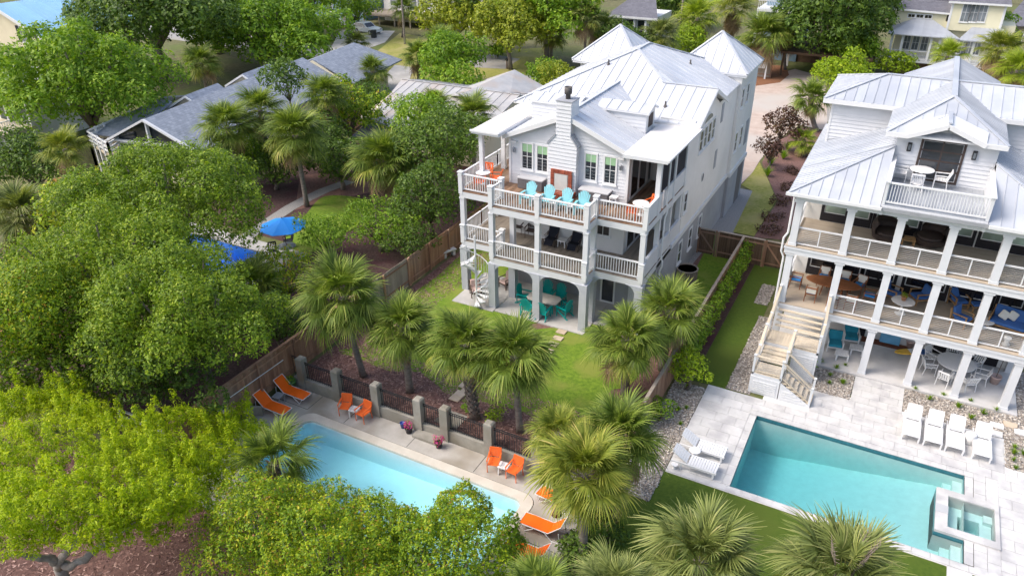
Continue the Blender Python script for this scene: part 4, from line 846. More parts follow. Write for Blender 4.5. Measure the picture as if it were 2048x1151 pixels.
rt_ = [(e1, ye2, ZE), (4.02, ye2+3.58, zz(3.58)), (4.02, 46, zz(3.58)), (e1, 46, ZE)]
mr = roof(H2, [fr, fr2], .44, 'roof_pale_metal', name='porch_roof', caps=[((e0, ye2, ZE), fr[2]), ((e1, ye2, ZE), fr2[2])], capw=.12)
roof(H2, [lf, rt_], .3, 'roof_pale_metal', name='side_roof', caps=[((e0+.1, 37.9, ZE+.05), (-.12, 38.4, zz(3.88)))], capw=.09)
# roof terrace
tr = thing  # alias unused
ZT = 9.0
tf = MB().box(-.1, 4.0, ye2+.1, 38.3, 8.9, ZT-.03).build('terrace_frame', 'white_paint', H2)
strips([(x, y, ZT-.03) for x, y in rect(-.08, 3.98, ye2+.12, 38.28)], (0, 1, 0), .14, 'deck_board', 'roof_grey_metal', tf, thick=.03, gap=.008)
railing(H2, (-.02, ye2+.2), (3.92, ye2+.2), ZT, 1.02, .115, bw=.03)
for x in (-.04, 3.94): mb = MB(); mb.box(x-.06, x+.06, ye2+.15, 38.2, ZT-.5, ZT+1.0).box(x-.1, x+.1, ye2+.1, 38.2, ZT+1.0, ZT+1.05); mb.build('terrace_parapet', 'white_paint', H2)
# terrace gable
CXr = 1.8; tw = [(-.12, 38.19, 8.9), (4.0, 38.19, 8.9), (4.0, 38.19, 11.1), (CXr, 38.19, 11.72), (-.12, 38.19, 11.1)]
MB().prism([(x, y+.02, z) for x, y, z in tw], (0, 8, 0)).build('wall', 'stucco_white', H2)
gw = MB().box(-.12, 4.0, 38.16, 38.2, 8.86, 8.9).build('terrace_wall', 'white_paint', H2); strips([(x, 38.205, z) for x, y, z in tw], (1, 0, 0), .2, 'clapboard', 'clapboard', gw, lap=(.004, .04), gap=0)
w = window(H2, 38.18, FY, .98, 2.62, 9.15, 10.95, 'dark_wicker', 'glass_dark', 2, 4, .1, sill=False, name='french_door', mun=.07)
for x in (.45, 3.1): l = MB().box(x-.09, x+.09, 38.05, 38.17, 10.35, 10.75).build('wall_lamp', 'dark_metal', H2); MB().box(x-.05, x+.05, 38.03, 38.05, 10.42, 10.68).build('lamp_glass', 'glass_grey', l)
ez2, yg = 11.2, 37.65; rz = 12.32
zs = lambda x: ez2+(1-abs(x-CXr)/2.45)*.62
roof(H2, [[(CXr-1.6, yg, ez2+.02), (CXr, yg, 11.9), (CXr, 39.6, 11.9), (CXr-1.6, 38.4, ez2+.02+.35)], [(CXr+1.6, yg, ez2+.02), (CXr, yg, 11.9), (CXr, 39.6, 11.9), (CXr+1.6, 38.4, ez2+.02+.35)]], .28, 'roof_pale_metal', name='small_gable_roof', caps=[((CXr, yg, 11.92), (CXr, 39.6, 11.92))])
for s in (-1, 1): MB().bar((CXr+s*2.45, yg+.06, ez2-.06), (CXr+s*1.5, yg+.02, ez2-.04), .08, .2).bar((CXr+s*1.6, yg-.02, ez2-.06), (CXr, yg-.02, 11.8), .06, .2).build('rake_board', 'trim_white', H2)
FP = (CXr, 40.9, rz+.05)
roof(H2, [[(CXr-2.45, yg+.1, ez2), (CXr+2.45, yg+.1, ez2), FP]], .44, 'roof_pale_metal', name='hip_roof', caps=[((CXr-2.45, yg+.1, ez2), FP), ((CXr+2.45, yg+.1, ez2), FP)])
yb = 50.2
roof(H2, [[(CXr-2.45, yg+.1, ez2), FP, (CXr, yb, rz+.05), (CXr-2.45, yb, ez2)], [(CXr+2.45, yg+.1, ez2), FP, (CXr, yb, rz+.05), (CXr+2.45, yb, ez2)]], .27, 'roof_pale_metal', name='centre_roof', caps=[(FP, (CXr, yb, rz+.05))], capw=.26)
# upper side block with hip roof
MB().box(-3.55, 7.3, 42.1, 47.0, 8.9, 11.35).build('wall', 'stucco_white', H2)
cwl = MB().box(-3.56, -3.45, 42.05, 42.12, 9.0, 11.35).build('corner_board', 'trim_white', H2)
strips([(-3.55, 42.095, 9.2), (-.1, 42.095, 9.9), (-.1, 42.095, 11.3), (-3.55, 42.095, 11.3)], (1, 0, 0), .2, 'clapboard', 'clapboard', cwl, lap=(.004, .04), gap=0)
strips([(3.9, 42.095, 9.9), (7.3, 42.095, 9.2), (7.3, 42.095, 11.3), (3.9, 42.095, 11.3)], (1, 0, 0), .2, 'clapboard', 'clapboard', cwl, lap=(.004, .04), gap=0)
q0, q1, q2, q3 = (-3.95, 41.65, 11.42), (7.7, 41.65, 11.42), (7.7, 47.1, 11.42), (-3.95, 47.1, 11.42); ra, rb = (-1.35, 44.4, rz), (5.1, 44.4, rz)
roof(H2, [[q0, q1, rb, ra], [q2, q3, ra, rb]], .46, 'roof_pale_metal', name='upper_roof', caps=[(ra, rb), (q0, ra), (q3, ra)], capw=.16); roof(H2, [[q3, q0, ra], [q1, q2, rb]], .3, 'roof_pale_metal', name='upper_hip_roof')
MB().box(-3.98, 7.73, 41.6, 41.7, 11.2, 11.42).build('fascia', 'trim_white', H2); MB().box(-3.98, -3.9, 41.7, 47.1, 11.2, 11.42).build('fascia', 'trim_white', H2)
# timber stair down from the porch
st = thing('porch_stair', 'pale timber stair with white louvred base leading down to the pool deck', 'staircase', (-2.4, 32.4, 0))
def flight(x0, x1, ya, za, yb_, zb, n, along='y', tm='deck_cream'):
    for i in range(n):
        t0, t1 = i/n, (i+1)/n; z = za+(zb-za)*(i+.5)/n
        mb = MB()
        if along == 'y': y0, y1 = ya+(yb_-ya)*t0, ya+(yb_-ya)*t1; mb.box(x0, x1, min(y0, y1)-.015, max(y0, y1), z-.05, z)
        else: xa, xb = x0+(x1-x0)*t0, x0+(x1-x0)*t1; mb.box(min(xa, xb), max(xa, xb)+.02, ya, yb_, z-.05, z)
        mb.build('step', tm, st)
flight(-3.45, -1.35, yf-.25, Z1-.2, 33.95, 1.95, 4)
def landing(x0, x1, y0, y1, z): 
    MB().box(x0, x1, y0, y1, z-.2, z-.03).build('landing_frame', 'white_paint', st); strips([(x, y, z-.03) for x, y in rect(x0, x1, y0, y1)], (0, 1, 0), .14, 'deck_board', 'deck_cream', st, thick=.03, gap=.006)
landing(-3.7, -2.35, 32.75, 33.95, 1.75); landing(-2.33, -1.15, 32.75, 33.95, 1.76)
flight(-3.62, -2.42, 32.7, 1.62, 31.75, 1.25, 4)
landing(-3.75, -2.4, 30.75, 31.75, 1.15)
flight(-2.38, -.95, 30.78, 1.0, 31.7, .12, 6, 'x')
def louver(x0, x1, y, z0, z1, f=FY):
    mb = MB(); obox(mb, (0, y, 0) if f is FY else (y, 0, 0), *f, x0, x1, z0, z1, -.04, 0); b = mb.build('base_panel', 'white_paint', st)
    n = int((z1-z0-.2)/.11)
    for i in range(n): mb = MB(); obox(mb, (0, y, 0) if f is FY else (y, 0, 0), *f, x0+.12, x1-.12, z0+.12+i*.11, z0+.19+i*.11, 0, .025); mb.build('louver_slat', 'trim_white', b)
louver(-3.75, -2.42, 30.72, .0, .95); louver(-2.3, -1.15, 32.72, .0, 1.55); louver(30.75, 32.7, -3.76, 0, .95, FL) if False else None
MB().box(-3.77, -3.72, 30.75, 33.9, 0, .95).build('base_panel', 'white_paint', st)
mb = MB(); mb.prism([(-2.38, 30.75, 0), (-.95, 30.75, 0), (-.95, 30.75, .1), (-2.38, 30.75, .95)], (0, -.05, 0)); sp = mb.build('stringer', 'white_paint', st)
for i in range(4): MB().box(-2.25, -1.45-.0+(.25-.2*i), 30.675, 30.7, .12+i*.13, .19+i*.13).build('louver_slat', 'trim_white', sp)
mb = MB(); mb.prism([(-2.38, 31.75, 0), (-.95, 31.75, 0), (-.95, 31.75, .1), (-2.38, 31.75, .95)], (0, .05, 0)); mb.build('stringer', 'white_paint', st)
def srail(pts, n=6, h=.9):
    U = Vector((0, 0, 1)); r = None
    for a, b in zip(pts[:-1], pts[1:]):
        a, b = Vector(a), Vector(b); mb = MB(); mb.bar(a+U*h, b+U*h, .12, .05).bar(a+U*.08, b+U*.08, .05, .05); r = mb.build('handrail', 'deck_cream', st)
        for k in range(n): p = U*(.18+k*.11); MB().bar(a+p, b+p, .01).build('cable', 'cable_steel', r)
    for a in pts: a = Vector(a); mb = MB(); mb.box(a.x-.05, a.x+.05, a.y-.05, a.y+.05, a.z-.1, a.z+h+.02).box(a.x-.07, a.x+.07, a.y-.07, a.y+.07, a.z+h+.02, a.z+h+.06); mb.build('newel_post', 'white_paint', st)
srail([(-3.55, yf-.2, Z1), (-3.68, 33.9, 1.8), (-3.68, 32.75, 1.75), (-3.7, 31.75, 1.15), (-3.7, 30.8, 1.15), (-2.42, 30.8, 1.15), (-1.0, 30.8, .12)])
srail([(-1.25, yf-.2, Z1), (-1.2, 33.9, 1.8), (-1.2, 32.8, 1.75), (-2.36, 32.78, 1.75), (-2.4, 31.72, 1.15), (-1.0, 31.68, .12)])
# ------------------------------------------------------------------ palms
def frond_mesh(name, seed, mat, pet=.75, blade=.95, droop=.5, nl=34, spread=150, fold=.35):
    "fan leaf: arching stalk, then narrow leaflets that fan out and hang at the tips"
    r = np.random.default_rng(seed); V = []; Q = []; T = []; k = 0
    def quad(a, b, c, d, t0, t1):
        nonlocal k
        V.extend((a, b, c, d)); T.extend((t0, t0, t1, t1)); Q.append((k, k+1, k+2, k+3)); k += 4
    P = lambda t: np.array([pet*t, 0, .10*pet*math.sin(t*2.2)])
    for i in range(4):
        a, b = P(i/4), P((i+1)/4); w = np.array([0, .018, 0]); u = np.array([0, 0, .012])
        quad(a-w, a+w, b+w, b-w, .75, .75); quad(a-w-u, a+u, b+u, b-w-u, .6, .6)
    tip0 = P(1)
    for i in range(nl):
        f = (i+.5)/nl*2-1; ang = math.radians(f*spread/1.0*.9); costa = .30*(1-abs(f))
        L = blade*(1-.42*abs(f)**1.5)*r.uniform(.86, 1.1)-costa*.3
        base = tip0+np.array([costa, 0, -.25*costa**2]); d = np.array([math.cos(ang), math.sin(ang), 0])
        d[2] = fold*abs(f)*.7+r.uniform(-.10, .10); n = np.array([-math.sin(ang), math.cos(ang), 0])
        tw = r.uniform(-.35, .35); n = n*math.cos(tw)+np.array([0, 0, 1])*math.sin(tw)
        tt = float(np.clip(r.normal(.42, .16), 0, 1)); dr = droop*r.uniform(.6, 1.5)
        pts = []
        for s in (0, .36, .7, 1.0):
            p = base+d*(L*s); p = p+np.array([0, 0, -dr*L*(max(0, s-.25)**1.8)]); pts.append(p*np.array([1, 1, 1]))
        ws = (.012, .026, .017, .003)
        for j in range(3): quad(pts[j]-n*ws[j], pts[j]+n*ws[j], pts[j+1]+n*ws[j+1], pts[j+1]-n*ws[j+1], tt+.1*j-.1, tt+.12*j)
    return mesh_np(name, np.array(V), Q, [mat], T)
FR = {}
for mi, m in enumerate(('frond_green', 'frond_yellow', 'frond_grey', 'frond_bright', 'frond_dead')):
    FR[m] = [frond_mesh('frond', mi*10+i, m, .72+.08*(i % 3), .95+.05*(i % 2), (.4, .75, 1.05, .6)[i], 44, 150, .3) for i in range(4)]
_tr = {}
def palm(u, v, base, zc, R, label, mat='frond_green', n=42, lean=None, boots=0, tr=.17, low=-36, dead=2, seed=None, old='frond_yellow', droopy=0, spikes=0):
    "base: ground point; crown at height zc above it; R crown radius in metres"
    rnd = random.Random(seed if seed is not None else label); b = Vector(base)
    if lean is not None: top = Vector(lean)
    else: top = Vector((b.x, b.y, b.z+zc))
    root = thing('palm_tree', label, 'palm tree', b, 0, 'cabbage palms around the houses')
    H = (top-b).length; pts = []; rs = []
    for i in range(9):
        t = i/8; pts.append(b.lerp(top, t)+Vector(((top.x-b.x)*.18*math.sin(t*math.pi), 0, 0))); rs.append(tr*(1.25-.3*t) if t < .12 else tr*(1.05-.12*t+(.15 if t > .9 else 0)))
    MB().tube(pts, rs, 10).build('trunk', 'palm_trunk', root, True)
    if boots:
        mb = MB(); L0 = H*(1-boots); z = L0; k = 0
        while z < H-.05:
            t = z/H; c = b.lerp(top, t)+Vector(((top.x-b.x)*.18*math.sin(t*math.pi), 0, 0))
            for j in range(6):
                a = (j+.5*(k % 2))*math.pi/3; d = Vector((math.cos(a), math.sin(a), 0)); s = Vector((-d.y, d.x, 0)); rr = tr*.95
                mb.add([c+d*rr-s*.075, c+d*rr+s*.075, c+d*(rr+.05)+s*.06+Vector((0, 0, .12)), c+d*(rr+.13)+Vector((0, 0, .27)), c+d*(rr+.05)-s*.06+Vector((0, 0, .12)), c+d*(rr*.9)+Vector((0, 0, .2))], [(0, 1, 2, 3), (0, 3, 4), (4, 3, 5), (3, 2, 5)])
            z += .15; k += 1
        tag(mb.build('leaf_bases', 'palm_boot', root), kind='stuff')
    az = rnd.uniform(0, 6.28); sc0 = R/1.72
    for i in range(n):
        f = (i+.5)/n; el = math.radians(86+(low-86)*f**.82+rnd.uniform(-9, 9)); az += 2.39996+rnd.uniform(-.22, .22)
        mm = mat
        if f > .72 and rnd.random() < .45: mm = old
        if i >= n-dead: mm = 'frond_dead'; el = math.radians(low-rnd.uniform(5, 25))
        me = FR[mm][rnd.choice((0, 3) if f < .25 else (0, 1, 2, 3) if f < .6 else (1, 2, 3))]
        s = sc0*rnd.uniform(.86, 1.1)*(1-.22*(f < .12)); off = Vector((math.cos(az), math.sin(az), 0))*tr*.5
        add('frond', me, root, top+off+Vector((0, 0, .12-.35*f)), (rnd.uniform(-.25, .25), -el, az), s)
    for i in range(spikes):
        a = rnd.uniform(0, 6.28); p = top+Vector((math.cos(a)*.2, math.sin(a)*.2, .2)); q = p+Vector((math.cos(a)*.45, math.sin(a)*.45, 1.5)); mb = MB(); mb.tube([p, (p+q)/2+Vector((0, 0, .15)), q], [.02, .015, .005], 5)
        for k in range(7):
            t = .4+.09*k; o = p.lerp(q, t)
            for sgn in (-1, 1): mb.bar(o, o+Vector((-math.sin(a)*sgn*.28*(1.2-t), math.cos(a)*sgn*.28*(1.2-t), .16)), .008)
        mb.build('flower_stalk', 'palm_boot', root)
    return root
def pal(u, v, bu, bv, R, label, z=0, **k):
    "trunk foot seen at bu, bv on the ground; crown centre seen at u, v"
    b = G(bu, bv, z); d = G(u, v, 0)-Vector((0, 0, CAMZ)); o = Vector((0, 0, CAMZ)); hd = Vector((d.x, d.y)); t = (b.x*d.x+b.y*d.y)/(d.x*d.x+d.y*d.y); top = o+d*t
    return palm(u, v, b, 0, R, label, lean=top, **k)
def palz(u, v, zc, R, label, zg=0, **k):
    "only the crown shows: its height is known"
    c = G(u, v, zc); return palm(u, v, (c.x, c.y, zg), zc, R, label, lean=c, **k)
LB = 'palm '
pal(685, 592, 727, 752, 2.15, 'tall leaning palm at the left end of the iron panel fence, nearest the board fence', boots=.12, tr=.15, seed=1, n=40)
pal(806, 655, 820, 783, 1.7, 'palm with bristly trunk second from the left behind the iron fence', boots=.55, tr=.17, seed=2)
pal(930, 690, 950, 836, 1.7, 'palm with criss-cross leaf bases on its trunk beside the gate path', boots=.95, tr=.21, seed=3)
pal(1030, 712, 1040, 863, 1.95, 'slim trunked palm rising behind the right iron panel over the lawn', boots=.15, tr=.15, seed=4, n=40)
pal(1255, 680, 1250, 790, 1.8, 'full palm at the lawn edge in front of the dividing board fence', boots=.6, tr=.2, seed=5, n=40)
palz(1338, 622, 3.4, 1.75, 'palm in front of the grey side wall next to the round bin enclosure', boots=.5, tr=.2, seed=6, n=40)
pal(1168, 945, 1168, 1150, 1.75, 'tall foreground palm beside the retaining wall of the old pool', z=-1.1, low=-24, dead=0, boots=.15, tr=.17, seed=7, n=42, old='frond_yellow', mat='frond_yellow')
palz(1238, 872, 3.6, 1.75, 'palm crown behind the tall foreground palm, over the pebble strip', tr=.2, seed=8, n=40, mat='frond_green')
palz(1118, 868, 4.0, 1.15, 'yellowish palm crown overlapping the right end of the iron fence', tr=.18, seed=81, n=36, mat='frond_yellow')
palz(1402, 1122, 4.6, 1.72, 'large palm crown at the bottom edge left of the flowering one, over turf', tr=.2, seed=9, n=46, mat='frond_grey')
palz(1682, 1158, 5.0, 1.78, 'large palm crown with dark flower stalks at the bottom edge below the teal pool', tr=.2, seed=10, n=46, mat='frond_grey', spikes=5)
palz(1075, 1192, 4.5, 1.2, 'palm top cut by the bottom edge right of the vine covered shrubs', tr=.2, seed=11, n=36)
palz(1230, 1185, 4.2, 1.2, 'palm top cut by the bottom edge below the tall foreground palm', tr=.2, seed=12, n=36, mat='frond_grey')
pal(548, 925, 548, 1005, 1.75, 'palm with thin open crown overhanging the left end of the old pool', z=-.5, tr=.2, seed=13, n=24, dead=5, boots=.4)
pal(772, 322, 775, 420, 2.6, 'wide palm over the neighbour lawn in front of the dark shrubs', seed=14, n=44, boots=.3, mat='frond_green', dead=4)
pal(590, 270, 614, 412, 2.35, 'tall palm leaning over the gravel path by the blue umbrella', seed=15, n=44, boots=.2)
palz(455, 255, 5.5, 2.3, 'palm crown in front of the grey shingle roof, left of the leaning one', seed=16, n=40)
palz(520, 220, 6.0, 2.0, 'palm crown against the middle of the grey shingle roof', seed=116, n=38)
palz(130, 298, 5.2, 1.75, 'palm with orange dead skirt beside the white deck at left', seed=17, n=40, mat='frond_yellow', dead=14, low=-60)
palz(650, 190, 6.0, 2.0, 'palm crown behind the tall leaning palm near the shingle eave', seed=18, n=34)
pal(745, 142, 748, 205, 1.9, 'small upright palm at the right end of the grey shingle house', seed=19, n=34, boots=.5)
pal(838, 112, 836, 170, 2.2, 'palm with rough trunk behind the old metal roof, left of the pair', seed=20, n=36, boots=.6)
pal(882, 85, 880, 165, 2.3, 'palm with rough trunk behind the old metal roof, right of the pair', seed=21, n=36, boots=.6, mat='frond_green')
palz(945, 232, 5.2, 2.0, 'palm crown in front of the old metal roof next to the white house', seed=22, n=38)
palz(870, 215, 4.8, 1.8, 'palm crown half hidden by dark shrubs below the old metal roof', seed=122, n=34)
pal(1104, 72, 1102, 125, 2.3, 'single stemmed palm by the path behind the mailbox', seed=23, n=36, mat='frond_yellow')
pal(1396, 35, 1400, 112, 3.1, 'tall fan palm beside the utility pole behind the white roofs', seed=24, n=34, mat='frond_bright', dead=8, tr=.25, low=-55)
pal(1468, 15, 1462, 95, 3.0, 'tall fan palm cut by the top edge above the right roof tower', seed=25, n=34, mat='frond_yellow', dead=10, tr=.25, low=-60)
pal(1525, 72, 1530, 152, 3.2, 'shaggy palm over the white sign at the end of the driveway', seed=26, n=44, dead=8)
pal(1572, 65, 1570, 140, 2.6, 'shaggy grey palm beside the dark carport entrance', seed=126, n=40, mat='frond_grey', dead=8)
pal(1622, 196, 1633, 262, 2.0, 'palm beside the brick driveway at the left corner of the right house', seed=27, n=38, boots=.6, tr=.22)
pal(1606, 282, 1610, 312, 1.3, 'low yellow green palm in the bed beside the right house', seed=28, n=26, mat='frond_bright', boots=.8)
pal(1716, 62, 1714, 140, 2.6, 'yellow fan palm left of the cream house porch', seed=29, n=32, mat='frond_bright', dead=9, tr=.24, low=-60)
palz(1322, 70, 4.5, 2.3, 'rounded palm crown between the two roof towers', seed=30, n=38, mat='frond_grey')
palz(1895, 112, 4.0, 2.0, 'palm crown in front of the cream house porch railing', seed=31, n=30, mat='frond_bright')
palz(2000, 100, 6.0, 2.3, 'shaggy palm at the right end of the cream house', seed=32, n=42, mat='frond_yellow', dead=8)
palz(2035, 140, 5.0, 2.2, 'yellow palm cut by the right edge below the cream house', seed=33, n=38, mat='frond_bright', dead=6)
pal(808, 18, 805, 75, 2.2, 'palm beside the wooden deck of the pale blue house', seed=34, n=32)
palz(505, 575, 2.2, 1.9, 'low palmetto crown on the far side of the board fence', seed=35, n=34, mat='frond_green', tr=.18)
palz(45, 430, 4.0, 2.3, 'grey green palm crown at the left edge below the white deck', seed=36, n=38, mat='frond_grey')
palz(712, 85, 3.0, 1.8, 'silvery palm beside the parked cars', seed=37, n=34, mat='frond_grey')
palz(402, 125, 4.0, 2.2, 'drooping palm behind the grey shingle ridge', seed=38, n=36, mat='frond_green')
palz(1172, 40, 6.0, 2.4, 'tall palm among dark trees behind the left roof tower', seed=39, n=38, mat='frond_grey', dead=6)
palz(1205, 55, 5.0, 2.2, 'second tall palm among dark trees behind the left roof tower, nearer', seed=139, n=36, mat='frond_green', dead=6)
# ------------------------------------------------------------------ broadleaf trees and shrubs
def leafcloud(seed, lobes, dens, s0, s1, up=.5, thick=.22, tuft=0, aspect=.5, inner=.1, tintsd=.22, clump=None, gapk=.3):
    "lobes: (x, y, z, rx, ry, rz); leaf-sized faces on and just under the surface of every lobe"
    r = np.random.default_rng(seed); Cs = []; Ns = []; clump = clump or max(.22, (10 if s1 < .1 else 7.5)*(s0+s1)/2)
    L = np.array(lobes, float)
    for i, (x, y, z, a, b, c) in enumerate(L):
        area = 4*math.pi*((a*b)**1.6+(a*c)**1.6+(b*c)**1.6)**(1/1.6)/3**(1/1.6); n = int(area*dens)
        d = r.normal(size=(n, 3)); d /= np.linalg.norm(d, axis=1)[:, None]
        # ragged surface: low frequency wobble of the radius
        wob = 1+.2*np.sin(d[:, 0]*5+i)*np.sin(d[:, 1]*4+i*2)+.12*np.sin(d[:, 2]*7+i*3+d[:, 0]*6)+.10*np.sin(d[:, 0]*13+d[:, 1]*11+i)
        rad = wob*np.where(r.random(n) < inner, r.random(n)**.5, 1-thick*r.random(n)**1.5)
        p = d*rad[:, None]*np.array([a, b, c])+np.array([x, y, z])
        kk = 6.283/clump; wv = np.sin(p[:, 0]*kk+.7*np.sin(p[:, 1]*kk*.6))*np.sin(p[:, 1]*kk*1.1+1.3)+np.sin(p[:, 2]*kk*1.2+p[:, 0]*kk*.5)*.8+.5*np.sin(p[:, 0]*kk*2.3+p[:, 1]*kk*1.9+p[:, 2]*kk*2.1)
        p = p+d*(wv*clump*.13)[:, None]
        keep = (wv > -.55) | (r.random(n) < gapk)
        near = np.nonzero(np.linalg.norm(L[:, :3]-np.array([x, y, z]), axis=1) < L[:, 3:].max(1)*.75+max(a, b, c)*1.35)[0]
        for j in near:
            x2, y2, z2, a2, b2, c2 = L[j]
            if j != i:
                q = (p-np.array([x2, y2, z2]))/np.array([a2, b2, c2]); keep &= (q**2).sum(1) > .55
        keep &= ~((d[:, 2] < -.35) & (r.random(n) < .75))
        Cs.append(p[keep]); nn = d/np.array([a, b, c]); nn /= np.linalg.norm(nn, axis=1)[:, None]; Ns.append(nn[keep])
    C = np.concatenate(Cs); N = np.concatenate(Ns); n = len(C)
    N = N*.8+np.array([0, 0, up])+r.normal(size=(n, 3))*.55; N /= np.linalg.norm(N, axis=1)[:, None]
    A = r.normal(size=(n, 3))
    if tuft: A = A*.5+np.array([0, 0, tuft])+np.concatenate(Ns)*.6
    A -= N*(A*N).sum(1)[:, None]; A /= np.linalg.norm(A, axis=1)[:, None]+1e-9; B = np.cross(N, A)
    s = (r.uniform(s0, s1, n)*r.choice([.7, 1, 1, 1.3], n))[:, None]
    V = np.stack([C-A*s, C+B*s*aspect-N*s*.1, C+A*s, C-B*s*aspect-N*s*.1], 1).reshape(-1, 3)
    t = np.clip(r.normal(.45, tintsd, n), 0, 1).repeat(4)
    return V, np.arange(n*4).reshape(-1, 4), t
def make_lobes(rnd, c, R, k, rl, flat=.8, squash=.8):
    "lobes over an ellipsoid crown: c centre, R radii"
    out = []; ga = 2.39996
    for i in range(k):
        f = (i+.5)/k; zz_ = 1-f*1.25; rr = math.sqrt(max(0, 1-min(1, zz_*zz_))); a = i*ga+rnd.uniform(-.3, .3); m = rnd.uniform(.55, 1.08)
        q = rl*rnd.uniform(.55, 1.3)
        out.append((c[0]+R[0]*rr*math.cos(a)*m, c[1]+R[1]*rr*math.sin(a)*m, c[2]+R[2]*zz_*m, q, q, q*squash))
    out.append((c[0], c[1], c[2]-R[2]*.1, R[0]*.5, R[1]*.5, R[2]*.5)); return out
def tree(name, c, R, label, mat, k=16, rl=1.2, dens=55, s0=.07, s1=.13, trunk=True, zg=0, seed=0, cat='tree', group=None, bark='bark', extra=(), **kw):
    rnd = random.Random(seed+77); c = Vector(c)
    root = thing(name, label, cat, (c.x, c.y, zg), 0, group)
    lob = make_lobes(rnd, c, R, k, rl)+list(extra)
    if 'vine' in name:
        for i in range(26):
            a = rnd.uniform(0, 6.28); m = rnd.uniform(.2, 1)*.95; zt = c.z+R[2]*math.sqrt(max(.05, 1-m*m))*1.02+rnd.uniform(-.05, .22); q = rnd.uniform(.1, .24)
            lob.append((c.x+R[0]*m*math.cos(a), c.y+R[1]*m*math.sin(a), zt, q, q, q*rnd.uniform(.7, 1.9)))
    if 'vine' in name: kw.setdefault('gapk', .12); kw.setdefault('clump', .5)
    V, Q, T = leafcloud(seed, lob, dens, s0, s1, **kw); o = np.array([c.x, c.y, c.z])
    add('crown', mesh_np('crown', V-o, Q, [mat], T), root, c)
    if trunk:
        mb = MB(); b = Vector((c.x, c.y, zg)); h = c.z-R[2]*.55; m = Vector((c.x+rnd.uniform(-.3, .3), c.y, max(zg+.4, zg+(h-zg)*.8))); tr = max(.08, R[0]*.055)
        mb.tube([b, b.lerp(m, .5)+Vector((.1, 0, 0)), m], [tr*1.3, tr, tr*.9], 8); mb.build('trunk', bark, root, True)
        for L in lob[:min(len(lob)-1, 9)]:
            e = Vector(L[:3]); md = m.lerp(e, .5)+Vector((0, 0, -.12*R[2])); MB().tube([m, md, e], [tr*.6, tr*.4, tr*.12], 6).build('limb', bark, root, True)
    return root
def tpx(name, u, v, z, R, label, mat, **k): return tree(name, G(u, v, z), R, label, mat, **k)
GT = 'broadleaf trees around the houses'
